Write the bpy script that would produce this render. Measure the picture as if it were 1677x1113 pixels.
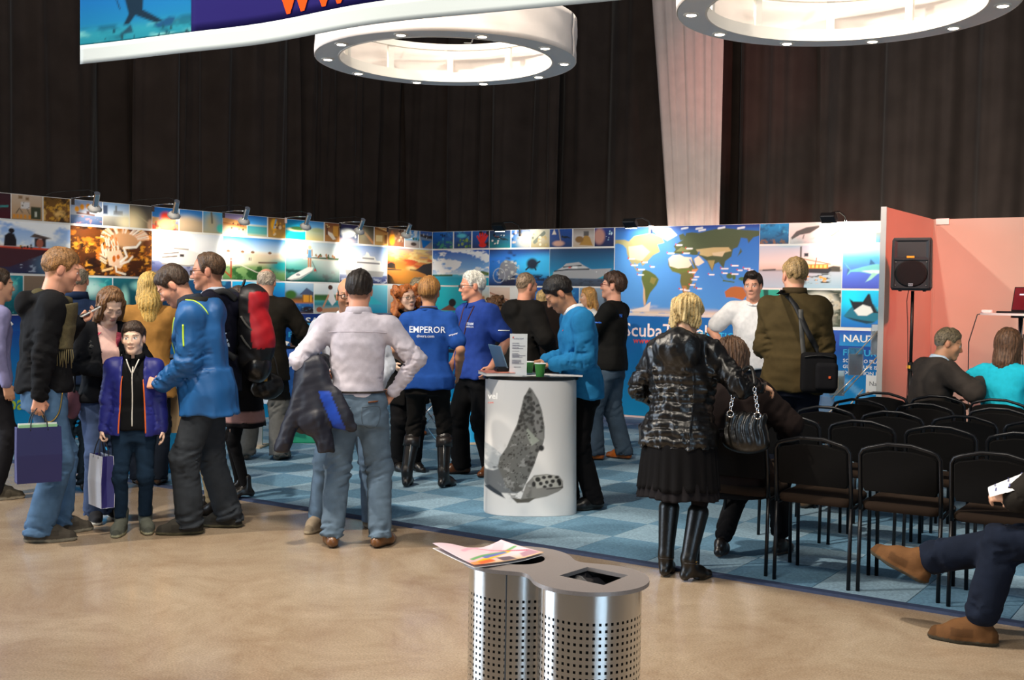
import bpy, math, random
import numpy as np
from mathutils import Vector, Matrix
from mathutils.bvhtree import BVHTree

scene = bpy.context.scene
for o in list(bpy.data.objects):
    bpy.data.objects.remove(o)
COL = scene.collection
PI = math.pi

# ------------------------------------------------------------------ camera
# world frame: origin at the foot of the corner where the two photo walls meet,
# X along the back wall to the right, Y away from the viewer, Z up (metres)
FW, FH, FOC = 1677.0, 1113.0, 1850.0
CAM = np.array([10.299, -13.133, 1.555])
PITCH, ROLL, YAW = math.radians(2.15), math.radians(.87), math.radians(34)
_f = np.array([-math.sin(YAW), math.cos(YAW), 0]); _r = np.array([math.cos(YAW), math.sin(YAW), 0]); _z = np.array([0, 0, 1.])
c_fw = math.cos(PITCH)*_f - math.sin(PITCH)*_z
_u = math.sin(PITCH)*_f + math.cos(PITCH)*_z
c_rt = math.cos(ROLL)*_r + math.sin(ROLL)*_u
c_up = -math.sin(ROLL)*_r + math.cos(ROLL)*_u
cam_d = bpy.data.cameras.new('camera'); cam = bpy.data.objects.new('camera', cam_d); COL.objects.link(cam)
cam_d.sensor_fit = 'HORIZONTAL'; cam_d.sensor_width = 36.0; cam_d.lens = FOC*36.0/FW
cam_d.clip_start = .05; cam_d.clip_end = 200
cam.matrix_world = Matrix(((c_rt[0], c_up[0], -c_fw[0], CAM[0]), (c_rt[1], c_up[1], -c_fw[1], CAM[1]), (c_rt[2], c_up[2], -c_fw[2], CAM[2]), (0, 0, 0, 1)))
scene.camera = cam
vs = scene.view_settings
vs.view_transform = 'Standard'; vs.look = 'None'; vs.gamma = 1.0; vs.use_curve_mapping = False
vs.exposure = 0.0

# ------------------------------------------------------------------ world and hall lights
wd = bpy.data.worlds.new('hall'); scene.world = wd; wd.use_nodes = True
bg = wd.node_tree.nodes['Background']; bg.inputs[0].default_value = (.80, .86, 1.0, 1); bg.inputs[1].default_value = .11

def look_rot(src, dst):
    return (Vector(dst)-Vector(src)).to_track_quat('-Z', 'Y').to_euler()
def area(name, loc, dst, size, power, col, shape='RECTANGLE', sy=None):
    l = bpy.data.lights.new(name, 'AREA'); l.energy = power; l.color = col; l.shape = shape; l.size = size; l.size_y = sy or size
    o = bpy.data.objects.new(name, l); COL.objects.link(o); o.location = loc; o.rotation_euler = look_rot(loc, dst); return o
def spot(name, loc, dst, power, col, ang=60, blend=.5, rad=.05):
    l = bpy.data.lights.new(name, 'SPOT'); l.energy = power; l.color = col; l.spot_size = math.radians(ang); l.spot_blend = blend; l.shadow_soft_size = rad
    o = bpy.data.objects.new(name, l); COL.objects.link(o); o.location = loc; o.rotation_euler = look_rot(loc, dst); return o
# tall daylight windows of the hall, to the left of the viewer
area('daylight_window', (-6.0, -15.5, 4.0), (6, -7, .8), 8.0, 1650, (.72, .85, 1.0), sy=5.5)
area('daylight_window_rear', (19.0, -17.0, 3.2), (8, -8, .8), 4.5, 420, (.55, .78, 1.0), sy=4.0)
# warm overhead fill, then hall spotlights on the ceiling truss
area('ceiling_fill', (9.0, -12.5, 7.5), (6.5, -6.0, .8), 3.0, 400, (1.0, .90, .76), sy=1.2)  # added soft frontal fill, an unseen source above the viewer
spot('truss_spot_left', (1.8, -13.0, 7.5), (5.2, -6.0, 0.6), 2900, (1.0, .89, .75), 75, .7, .13)
spot('truss_spot_centre', (6.2, -10.4, 7.8), (7.6, -5.6, 0.4), 2300, (1.0, .91, .78), 80, .7, .13)
spot('truss_spot_red', (12.6, -5.2, 5.2), (7.05, -.9, 2.0), 3000, (1.0, .12, .06), 27, 1.0, .15)
spot('truss_spot_right', (12.5, -8.0, 6.0), (9.6, -.3, 1.6), 480, (1.0, .86, .62), 60, .5, .15)
spot('truss_spot_pink', (11.0, -8.5, 6.6), (4.6, .7, 4.6), 1500, (1.0, .28, .22), 12, .9, .15)

# ------------------------------------------------------------------ pixel helpers (places measured in the photograph)
def ray(x, y): return c_fw + c_rt*(x-FW/2)/FOC - c_up*(y-FH/2)/FOC
def gz(x, y, z=0.): r = ray(x, y); return CAM + r*((z-CAM[2])/r[2])
def onX(x, y, X): r = ray(x, y); return CAM + r*((X-CAM[0])/r[0])
def onY(x, y, Y): r = ray(x, y); return CAM + r*((Y-CAM[1])/r[1])
def dep(x, y, d): return CAM + ray(x, y)*d
def proj(P):
    d = np.asarray(P, float)-CAM; z = d@c_fw
    return FW/2+FOC*(d@c_rt)/z, FH/2-FOC*(d@c_up)/z

# ------------------------------------------------------------------ colour and material helpers
def lin(c):
    if isinstance(c, str):
        c = c.lstrip('#'); c = [int(c[i:i+2], 16)/255 for i in (0, 2, 4)]
    return tuple(x/12.92 if x <= .04045 else ((x+.055)/1.055)**2.4 for x in c[:3])
MATS = {}
def mat(name, col='#808080', rough=.6, metal=0., bump=0., bscale=60., var=0., vscale=8., attr=False, coat=0., sheen=0., spec=.5, emit=None, estr=0., alpha=1., trans=0., aniso=0., stretch=None, sss=0.):
    if name in MATS: return MATS[name]
    m = bpy.data.materials.new(name); m.use_nodes = True; nt = m.node_tree; b = nt.nodes['Principled BSDF']; L = nt.links
    c = lin(col); b.inputs['Base Color'].default_value = (*c, 1)
    b.inputs['Roughness'].default_value = rough; b.inputs['Metallic'].default_value = metal
    b.inputs['Specular IOR Level'].default_value = spec
    if coat: b.inputs['Coat Weight'].default_value = coat; b.inputs['Coat Roughness'].default_value = .15
    if sheen: b.inputs['Sheen Weight'].default_value = sheen; b.inputs['Sheen Roughness'].default_value = .4
    if emit: b.inputs['Emission Color'].default_value = (*lin(emit), 1); b.inputs['Emission Strength'].default_value = estr
    if alpha < 1: b.inputs['Alpha'].default_value = alpha
    if trans: b.inputs['Transmission Weight'].default_value = trans
    if aniso: b.inputs['Anisotropic'].default_value = aniso
    if sss: b.inputs['Subsurface Weight'].default_value = sss; b.inputs['Subsurface Radius'].default_value = (.02, .008, .004); b.inputs['Subsurface Scale'].default_value = .3
    src = None
    if attr:
        a = nt.nodes.new('ShaderNodeAttribute'); a.attribute_name = 'Col'; src = a.outputs['Color']
    tc = nt.nodes.new('ShaderNodeTexCoord'); co = tc.outputs['Object']
    if stretch:
        mp = nt.nodes.new('ShaderNodeMapping'); mp.inputs['Scale'].default_value = stretch; L.new(co, mp.inputs['Vector']); co = mp.outputs[0]
    if var:
        n = nt.nodes.new('ShaderNodeTexNoise'); n.inputs['Scale'].default_value = vscale; n.inputs['Detail'].default_value = 5; L.new(co, n.inputs['Vector'])
        mr = nt.nodes.new('ShaderNodeMapRange'); mr.inputs['From Min'].default_value = .3; mr.inputs['From Max'].default_value = .7
        mr.inputs['To Min'].default_value = 1-var; mr.inputs['To Max'].default_value = 1+var; L.new(n.outputs['Fac'], mr.inputs['Value'])
        mx = nt.nodes.new('ShaderNodeVectorMath'); mx.operation = 'SCALE'
        if src: L.new(src, mx.inputs[0])
        else: mx.inputs[0].default_value = c
        L.new(mr.outputs[0], mx.inputs['Scale']); src = mx.outputs[0]
    if src: L.new(src, b.inputs['Base Color'])
    if bump:
        n = nt.nodes.new('ShaderNodeTexNoise'); n.inputs['Scale'].default_value = bscale; n.inputs['Detail'].default_value = 4; L.new(co, n.inputs['Vector'])
        bp = nt.nodes.new('ShaderNodeBump'); bp.inputs['Strength'].default_value = bump; bp.inputs['Distance'].default_value = .02; L.new(n.outputs['Fac'], bp.inputs['Height']); L.new(bp.outputs[0], b.inputs['Normal'])
    MATS[name] = m; return m

# ------------------------------------------------------------------ object helpers
def tag(o, label=None, cat=None, group=None, kind=None):
    if label: o['label'] = label
    if cat: o['category'] = cat
    if group: o['group'] = group
    if kind: o['kind'] = kind
    return o
def empty(name, loc=(0, 0, 0), rz=0., label=None, cat=None, group=None, scale=1.):
    o = bpy.data.objects.new(name, None); COL.objects.link(o); o.location = tuple(map(float, loc)); o.rotation_euler = (0, 0, rz); o.scale = (scale,)*3
    o.empty_display_size = .1
    return tag(o, label, cat, group)
def mesh_np(name, V, F, m, parent=None, smooth=True, cols=None, loc=None):
    V = np.asarray(V, np.float32).reshape(-1, 3)
    me = bpy.data.meshes.new(name)
    if isinstance(F, np.ndarray):
        n, k = F.shape
        me.vertices.add(len(V)); me.vertices.foreach_set('co', V.ravel())
        me.loops.add(n*k); me.loops.foreach_set('vertex_index', F.astype(np.int32).ravel())
        me.polygons.add(n); me.polygons.foreach_set('loop_start', np.arange(0, n*k, k, dtype=np.int32))
        me.update(calc_edges=True)
    else:
        me.from_pydata(V.tolist(), [], F); me.update()
    if smooth: me.polygons.foreach_set('use_smooth', np.ones(len(me.polygons), bool))
    if cols is not None:
        a = me.color_attributes.new('Col', 'FLOAT_COLOR', 'POINT')
        cc = np.ones((len(V), 4), np.float32); cc[:, :3] = cols; a.data.foreach_set('color', cc.ravel())
    if isinstance(m, (list, tuple)):
        for q in m: me.materials.append(q)
    else: me.materials.append(m)
    o = bpy.data.objects.new(name, me); COL.objects.link(o)
    if parent: o.parent = parent
    if loc is not None: o.location = tuple(map(float, loc))
    return o
def rotz(v, a):
    c, s = math.cos(a), math.sin(a); return np.array([v[0]*c-v[1]*s, v[0]*s+v[1]*c, v[2]])
class MB:
    def __init__(s): s.v = []; s.f = []
    def add(s, V, F):
        n = len(s.v); s.v += [tuple(map(float, p)) for p in V]; s.f += [tuple(i+n for i in q) for q in F]; return s
    def box(s, lo, hi, M=None, bev=0.):
        x0, y0, z0 = lo; x1, y1, z1 = hi
        if bev <= 0:
            V = [(x0,y0,z0),(x1,y0,z0),(x1,y1,z0),(x0,y1,z0),(x0,y0,z1),(x1,y0,z1),(x1,y1,z1),(x0,y1,z1)]
            F = [(0,3,2,1),(4,5,6,7),(0,1,5,4),(1,2,6,5),(2,3,7,6),(3,0,4,7)]
        else:
            b = bev; V = []
            for z, e in ((z0, b), (z0+b, 0), (z1-b, 0), (z1, b)):
                r = b+e
                V += [(x0+r,y0+e,z),(x1-r,y0+e,z),(x1-e,y0+r,z),(x1-e,y1-r,z),(x1-r,y1-e,z),(x0+r,y1-e,z),(x0+e,y1-r,z),(x0+e,y0+r,z)]
            F = [tuple(range(7, -1, -1)), tuple(range(24, 32))]
            for k in range(3):
                for i in range(8): j = (i+1) % 8; F.append((k*8+i, k*8+j, k*8+8+j, k*8+8+i))
        if M is not None: V = [tuple(M @ Vector(p)) for p in V]
        return s.add(V, F)
    def prism(s, pts, d0, d1, ax='z', M=None):
        n = len(pts)
        def P(p, d): return {'z': (p[0], p[1], d), 'y': (p[0], d, p[1]), 'x': (d, p[0], p[1])}[ax]
        V = [P(p, d0) for p in pts]+[P(p, d1) for p in pts]
        if M is not None: V = [tuple(M @ Vector(p)) for p in V]
        F = [tuple(range(n-1, -1, -1)), tuple(range(n, 2*n))]+[(i, (i+1) % n, n+(i+1) % n, n+i) for i in range(n)]
        return s.add(V, F)
    def tube(s, pts, r, n=8, closed=False, flat=1., cap=True):
        P = [Vector(p) for p in pts]; m = len(P); R = r if isinstance(r, (list, tuple)) else [r]*m
        up = None; V = []; F = []
        for i in range(m):
            if closed: t = (P[(i+1) % m]-P[i-1])
            else: t = P[min(i+1, m-1)]-P[max(i-1, 0)]
            if t.length < 1e-9: t = Vector((0, 0, 1))
            t.normalize()
            if up is None:
                up = Vector((0, 0, 1)) if abs(t.z) < .9 else Vector((0, 1, 0))
            e1 = (up-t*up.dot(t)).normalized(); e2 = t.cross(e1); up = e1
            for k in range(n):
                a = 2*PI*k/n; V.append(P[i]+e1*(math.cos(a)*R[i])+e2*(math.sin(a)*R[i]*flat))
        for i in range(m if closed else m-1):
            j = (i+1) % m
            for k in range(n): F.append((i*n+k, i*n+(k+1) % n, j*n+(k+1) % n, j*n+k))
        if cap and not closed: F += [tuple(range(n-1, -1, -1)), tuple(range((m-1)*n, m*n))]
        return s.add(V, F)
    def lathe(s, prof, n=24, c=(0, 0), cap=True, M=None):
        V = []; F = []
        for r, z in prof:
            for k in range(n): a = 2*PI*k/n; V.append((c[0]+r*math.cos(a), c[1]+r*math.sin(a), z))
        for i in range(len(prof)-1):
            for k in range(n): F.append((i*n+k, i*n+(k+1) % n, (i+1)*n+(k+1) % n, (i+1)*n+k))
        if cap:
            F += [tuple(range(n-1, -1, -1)), tuple(range((len(prof)-1)*n, len(prof)*n))]
        if M is not None: V = [tuple(M @ Vector(p)) for p in V]
        return s.add(V, F)
    def sheet(s, G, th=0.):
        """G: rows x cols grid of points"""
        G = np.asarray(G, float); nr, nc = G.shape[:2]; V = G.reshape(-1, 3)
        F = [(i*nc+j, i*nc+j+1, (i+1)*nc+j+1, (i+1)*nc+j) for i in range(nr-1) for j in range(nc-1)]
        return s.add(V, F)
    def build(s, name, m, parent=None, smooth=False, loc=None, cols=None):
        return mesh_np(name, s.v, s.f, m, parent, smooth, cols, loc)
def thick(o, t, off=-1.):
    md = o.modifiers.new('thickness', 'SOLIDIFY'); md.thickness = t; md.offset = off; return o
def smooth_angle(o, a=35):
    me = o.data
    me.polygons.foreach_set('use_smooth', np.ones(len(me.polygons), bool)); me.set_sharp_from_angle(angle=math.radians(a)); return o
def copy_tree(o, parent=None):
    c = o.copy(); COL.objects.link(c); c.parent = parent
    for ch in list(o.children): copy_tree(ch, c)
    return c
def text_np(body, size, bold=0., space=1., align='LEFT', res=2):
    """lettering as flat mesh data (verts, faces) in its own xy plane, height about size"""
    cu = bpy.data.curves.new('lettering', 'FONT'); cu.body = body; cu.size = size; cu.offset = bold; cu.space_character = space; cu.align_x = align; cu.resolution_u = res; cu.fill_mode = 'FRONT'
    ob = bpy.data.objects.new('lettering', cu); COL.objects.link(ob)
    dg = bpy.context.evaluated_depsgraph_get(); dg.update()
    me = bpy.data.meshes.new_from_object(ob.evaluated_get(dg))
    V = np.array([v.co[:] for v in me.vertices]).reshape(-1, 3); F = [tuple(p.vertices) for p in me.polygons]
    bpy.data.objects.remove(ob); bpy.data.curves.remove(cu); bpy.data.meshes.remove(me)
    return V, F
def text_wall(name, body, p0, ax, upv, width, m, parent=None, bold=0., height=None, space=1., align='LEFT'):
    """flat lettering starting at p0, running along ax, stretched to the width (and height if given)"""
    V, F = text_np(body, 1., bold, space)
    w = V[:, 0].max()-V[:, 0].min(); sx = width/w; sy = sx if not height else height/(V[:, 1].max()-V[:, 1].min())
    x0 = V[:, 0].min(); ax = np.array(ax, float); upv = np.array(upv, float); p0 = np.array(p0, float)
    Q = p0+np.outer((V[:, 0]-x0)*sx, ax)+np.outer(V[:, 1]*sy, upv)
    return mesh_np(name, Q, F, m, parent, False)
def conform(o_mesh_V, F, target_obj, direction, off=.003):
    """lay flat lettering onto a garment: shift every vertex along direction until it meets the cloth"""
    me = target_obj.data
    bv = BVHTree.FromPolygons([v.co[:] for v in me.vertices], [tuple(p.vertices) for p in me.polygons])
    d = Vector(direction).normalized(); out = []
    for p in o_mesh_V:
        h = bv.ray_cast(Vector(p)-d*.6, d)
        out.append(tuple(h[0]-d*off) if h[0] is not None else tuple(p))
    return out
# ------------------------------------------------------------------ printed pictures: a small painter that colours the vertices of a flat print
def vnoise(x, y, seed, oct=4):
    rs = np.random.RandomState(seed); out = np.zeros_like(x); a = 1.; tot = 0.
    for o in range(oct):
        n = 64; g = rs.rand(n, n); fx = x*(2**o); fy = y*(2**o)
        ix = np.floor(fx).astype(int); iy = np.floor(fy).astype(int); tx = fx-ix; ty = fy-iy; tx = tx*tx*(3-2*tx); ty = ty*ty*(3-2*ty)
        v = (g[ix % n, iy % n]*(1-tx)*(1-ty)+g[(ix+1) % n, iy % n]*tx*(1-ty)+g[ix % n, (iy+1) % n]*(1-tx)*ty+g[(ix+1) % n, (iy+1) % n]*tx*ty)
        out += a*v; tot += a; a *= .55
    return out/tot
def sst(a, b, x): t = np.clip((x-a)/(b-a), 0, 1); return t*t*(3-2*t)
class Paint:
    def __init__(s, nx, ny, asp):
        s.nx, s.ny, s.asp = nx, ny, asp
        u, v = np.meshgrid(np.linspace(0, 1, nx+1), np.linspace(0, 1, ny+1)); s.u, s.v = u, v; s.c = np.zeros(u.shape+(3,)); s.e = 1.2/ny
    def mix(s, a, col): s.c += np.clip(a, 0, 1)[..., None]*(np.array(lin(col))-s.c); return s
    def grad(s, *st):
        zs = [q[0] for q in st]; C = np.array([lin(q[1]) for q in st])
        for k in range(3): s.c[..., k] = np.interp(s.v, zs, C[:, k])
        return s
    def noise(s, col, sx, sy, lo, hi, v0=-1, v1=2, a=1., seed=1, u0=-1, u1=2):
        n = vnoise(s.u*sx, s.v*sy, seed)
        m = sst(lo, hi, n)*a*sst(v0-.04, v0+.04, s.v)*(1-sst(v1-.04, v1+.04, s.v))*sst(u0-.03, u0+.03, s.u)*(1-sst(u1-.03, u1+.03, s.u))
        return s.mix(m, col)
    def ell(s, cx, cy, rx, ry, col, soft=.15, a=1., rot=0.):
        dx = (s.u-cx); dy = (s.v-cy)
        if rot: c, q = math.cos(rot), math.sin(rot); dx, dy = dx*c+dy*q/s.asp, -dx*q*s.asp+dy*c
        d = np.sqrt((dx/rx)**2+(dy/ry)**2); return s.mix((1-sst(1-soft, 1+soft, d))*a, col)
    def poly(s, pts, col, a=1.):
        x, y = s.u, s.v; ins = np.zeros(x.shape, bool); n = len(pts); dm = np.full(x.shape, 9.)
        for i in range(n):
            (x0, y0), (x1, y1) = pts[i], pts[(i+1) % n]
            cnd = ((y0 > y) != (y1 > y)); xi = (x1-x0)*(y-y0)/((y1-y0) if abs(y1-y0) > 1e-9 else 1e-9)+x0
            ins ^= cnd & (x < xi)
            ex, ey = (x1-x0)*s.asp, y1-y0; px, py = (x-x0)*s.asp, y-y0; t = np.clip((px*ex+py*ey)/(ex*ex+ey*ey+1e-12), 0, 1)
            dm = np.minimum(dm, np.hypot(px-t*ex, py-t*ey))
        sd = np.where(ins, dm, -dm); return s.mix(sst(-s.e*.6, s.e*.6, sd)*a, col)
    def line(s, pts, w, col, a=1.):
        dm = np.full(s.u.shape, 9.)
        for (x0, y0), (x1, y1) in zip(pts[:-1], pts[1:]):
            ex, ey = (x1-x0)*s.asp, y1-y0; px, py = (s.u-x0)*s.asp, s.v-y0; t = np.clip((px*ex+py*ey)/(ex*ex+ey*ey+1e-12), 0, 1)
            dm = np.minimum(dm, np.hypot(px-t*ex, py-t*ey))
        return s.mix((1-sst(w*.5-s.e*.3, w*.5+s.e*.6, dm))*a, col)
    def dots(s, seed, n, u0, u1, v0, v1, r0, r1, cols, soft=.3):
        q = random.Random(seed)
        for i in range(n): r = q.uniform(r0, r1); s.ell(q.uniform(u0, u1), q.uniform(v0, v1), r/s.asp, r*q.uniform(.6, 1.3), q.choice(cols), soft)
        return s
    def rect(s, u0, v0, u1, v1, col, a=1.): return s.poly([(u0, v0), (u1, v0), (u1, v1), (u0, v1)], col, a)

def sea(p, deep='#06307a', top='#1b86d8', seed=3):
    return p.grad((0, deep), (1, top)).noise('#0a1c44', 5, 4, .5, .75, a=.6, seed=seed).noise('#58c6ee', 6, 5, .6, .8, v0=.5, a=.5, seed=seed+1)
def reef(p, seed, cols=('#c8642a', '#7a3a1c', '#e0a860', '#2a3a20'), h=.4):
    p.noise(cols[1], 6, 6, .3, .5, v1=h, seed=seed); return p.dots(seed, 26, 0, 1, 0, h, .03, .09, cols)
def diver(p, x, y, r, col='#0b1420'):
    p.ell(x, y, r/p.asp*1.9, r*.6, col, .2); p.ell(x-r*1.9/p.asp, y+r*.3, r*.6/p.asp, r*.55, col, .2); return p.line([(x+r*1.2/p.asp, y), (x+r*3/p.asp, y-r*.6)], r*.5, col)
def yacht(p, x0, x1, y, h, hull='#f4f1ea', dark='#6a6258', flip=False):
    def X(t): return x1-(x1-x0)*t if flip else x0+(x1-x0)*t
    p.poly([(X(0), y+h*.42), (X(1), y+h*.5), (X(.93), y), (X(.06), y)], hull); p.poly([(X(.02), y+h*.22), (X(.97), y+h*.25), (X(.93), y), (X(.06), y)], dark, .55)
    p.poly([(X(.08), y+h*.42), (X(.80), y+h*.46), (X(.66), y+h*.68), (X(.12), y+h*.66)], hull); p.poly([(X(.2), y+h*.64), (X(.62), y+h*.66), (X(.52), y+h*.84), (X(.26), y+h*.82)], hull)
    p.poly([(X(.36), y+h*.8), (X(.5), y+h*.82), (X(.46), y+h), (X(.41), y+h*.96)], hull)
    p.line([(X(.14), y+h*.54), (X(.68), y+h*.56)], h*.05, '#2a2c33', .8); return p.line([(X(.28), y+h*.73), (X(.55), y+h*.74)], h*.045, '#2a2c33', .8)
def clouds(p, seed, v0=.4, v1=2, col='#f6f8fa', lo=.45, hi=.62, sx=4, sy=4): return p.noise(col, sx, sy, lo, hi, v0=v0, v1=v1, seed=seed)

# --- recipes for the pictures of the left wall, top row, from the viewer inwards
def L1(i, p):
    if i == 0: p.grad((0, '#4a1620'), (1, '#3a2028')).line([(.2, .4), (.9, .5)], .06, '#3a8a8a')
    elif i == 1:
        p.grad((0, '#b08a60'), (1, '#c9b29c')); p.rect(.62, .05, .95, .55, '#3a3f2c').rect(.75, .15, .82, .35, '#c8c8b8')
        for x in (.05, .16, .27, .4, .55): p.rect(x, .05, x+.07, .2, '#d98a1c')
        p.rect(.3, .45, .58, .72, '#d8d2d0').rect(.22, .84, .35, .96, '#8a6a4a').rect(.45, .8, .56, .92, '#8a6a4a'); p.line([(.15, .25), (.25, .45), (.35, .28)], .02, '#303030').line([(.5, .45), (.58, .25)], .02, '#303030').dots(4, 8, .32, .56, .5, .7, .015, .03, ('#8a7a20', '#333333'))
    elif i == 2: p.grad((0, '#7a4a1c'), (1, '#6a4a18')).noise('#c8942c', 8, 7, .5, .7, seed=5).noise('#3a2208', 7, 6, .55, .7, seed=6).noise('#f0c070', 4, 3, .5, .8, v1=.5, seed=8, a=.8)
    elif i == 3:
        p.grad((0, '#38507c'), (.35, '#6a7e9c'), (.38, '#b8bcc4'), (1, '#8aa4cc'))
        for x, y in ((.2, .62), (.36, .72), (.55, .76)): p.ell(x, y, .07, .12, '#f0a020', .3)
        p.noise('#e08a70', 8, 14, .6, .75, v1=.34, seed=9, a=.8).line([(.2, .45), (.75, .4)], .05, '#7a4a3a').rect(.5, .42, .6, .56, '#5a3a30')
    elif i == 4: p.grad((0, '#7a7468'), (.4, '#b8b4a8'), (.45, '#c8d2da'), (1, '#7ea4d0')).rect(0, .5, .17, .88, '#3a4a66').rect(.4, .5, .75, .68, '#8a9098').rect(.46, .6, .53, .9, '#70787e').ell(.9, .2, .3, .3, '#f4e8c0', .8)
    elif i == 5: p.grad((0, '#6a5c48'), (1, '#3a3a3c')).ell(.1, .2, .45, .5, '#f0dcae', .9).ell(.95, .15, .15, .25, '#d0a888', .4).line([(.3, .6), (.9, .2)], .03, '#c8b890', .6)
    elif i == 6: p.grad((0, '#7a5a4a'), (.5, '#3a86c8'), (1, '#1f78d4')); reef(p, 11, ('#d84a2a', '#c89a68', '#8a3a20', '#e8c090'), .55).ell(.5, .6, .2, .22, '#d83a28', .5).ell(.5, .28, .28, .25, '#d0a878', .4).dots(2, 6, .7, 1, .7, 1, .04, .08, ('#40b8e8',))
    elif i == 7: p.grad((0, '#b09a7c'), (.45, '#a08f78'), (.75, '#3a86c4'), (1, '#1f70c0')).ell(.35, .4, .5, .3, '#c8ae8c', .8)
    elif i == 8: p.grad((0, '#a8a080'), (1, '#2aa0d8')).ell(.4, .5, .3, .4, '#b0a482', .8).line([(.42, 1), (.46, .5)], .1, '#6a6454').ell(.9, .25, .2, .2, '#40c0b0', .4)
    elif i == 9: p.grad((0, '#e8d8c0'), (.5, '#e0b484'), (.75, '#b8a0c0'), (1, '#8478ac')).poly([(0, .8), (.6, .72), (1, .6), (1, .3), (0, .45)], '#d89a5c').dots(5, 9, .3, .9, .25, .55, .04, .07, ('#3a2a24', '#6a3a2a', '#4a4a50')).line([(0, .55), (1, .42)], .03, '#b0582c')
    elif i == 10: p.grad((0, '#d0bc94'), (.15, '#5aa8a0'), (.48, '#3aa0b0'), (.52, '#d8c8a0'), (.6, '#4aa0e0'), (1, '#1a6cc0'))
    elif i == 11: p.grad((0, '#b88a3c'), (1, '#8a5a30')).ell(.35, .65, .2, .3, '#f0b020', .3).line([(.45, .9), (.35, .5)], .08, '#5aa8e0').dots(7, 12, .3, 1, .1, .8, .05, .12, ('#e0a030', '#7a4a20', '#d8c0a0'))
    elif i == 12: p.grad((0, '#14b0a0'), (.6, '#18a8c8'), (1, '#1a90d8')).ell(.55, .5, .5, .1, '#e8d8a8', .3).ell(.6, .56, .36, .1, '#3a6a34', .3)
    elif i == 13: p.grad((0, '#c8b878'), (.6, '#9ab0a0'), (.62, '#7ab4dc'), (1, '#3a90d4')).ell(.65, .55, .35, .12, '#a0a880', .5)
    elif i == 14: p.grad((0, '#b07a40'), (1, '#8a4a24')).rect(.55, .3, .9, .85, '#e0a040').poly([(.2, .55), (.5, .45), (.75, .15), (.55, .1), (.2, .4)], '#f0e4d4').rect(.08, .35, .2, .9, '#5a2a14').dots(3, 4, .05, .3, .7, .9, .03, .04, ('#f8d890',))
    elif i == 15: p.grad((0, '#7a8aa0'), (.4, '#40486c'), (1, '#2c2450')).ell(.45, .55, .4, .22, '#e8ece8', .4).dots(8, 8, .1, .9, .3, .75, .05, .12, ('#f4f4f0', '#c0c8c8')).ell(.35, .1, .4, .15, '#c0a0a0', .6)
    elif i == 16: p.grad((0, '#8a7a60'), (1, '#3c3420')).line([(.3, .7), (.55, .5), (.95, .1)], .14, '#c88a5c').ell(.15, .85, .15, .14, '#d0603c', .3).ell(.3, .55, .3, .3, '#a8a48a', .9, .6)
    elif i == 17: p.grad((0, '#d8a85c'), (1, '#c07a30')).rect(.1, .2, .6, .55, '#f4d898').line([(0, .95), (.9, .75)], .06, '#8a4a1c').line([(.3, 1), (.9, .85)], .05, '#f0c880').rect(.75, .1, .95, .6, '#8a5424')
    elif i == 18: p.grad((0, '#8a5030'), (1, '#8a6a54')).ell(.25, .4, .18, .35, '#f09a20', .3).ell(.25, .78, .08, .12, '#c87a50', .3).dots(12, 16, .4, 1, .3, 1, .05, .1, ('#3a3028', '#b08a70', '#6a4a3a', '#d8c0a8'))
    elif i == 19: p.grad((0, '#b8a498'), (.35, '#c8c0bc'), (.5, '#3ab0e0'), (.65, '#8ac0e8'), (1, '#2a80d0')); clouds(p, 13, .5).ell(.6, .2, .2, .1, '#4a3830', .3).dots(4, 5, .5, 1, .45, .65, .05, .08, ('#4a6a3a',))
    else: p.grad((0, '#c0a088'), (.6, '#8aa0b8'), (1, '#3a66b8')).poly([(.1, .5), (.95, .45), (.3, 0), (.2, .05)], '#1a78c8').line([(0, .75), (1, .65)], .14, '#5a4a40').dots(6, 8, 0, 1, .6, .85, .04, .07, ('#3a3028', '#d8d0c8'))
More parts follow.
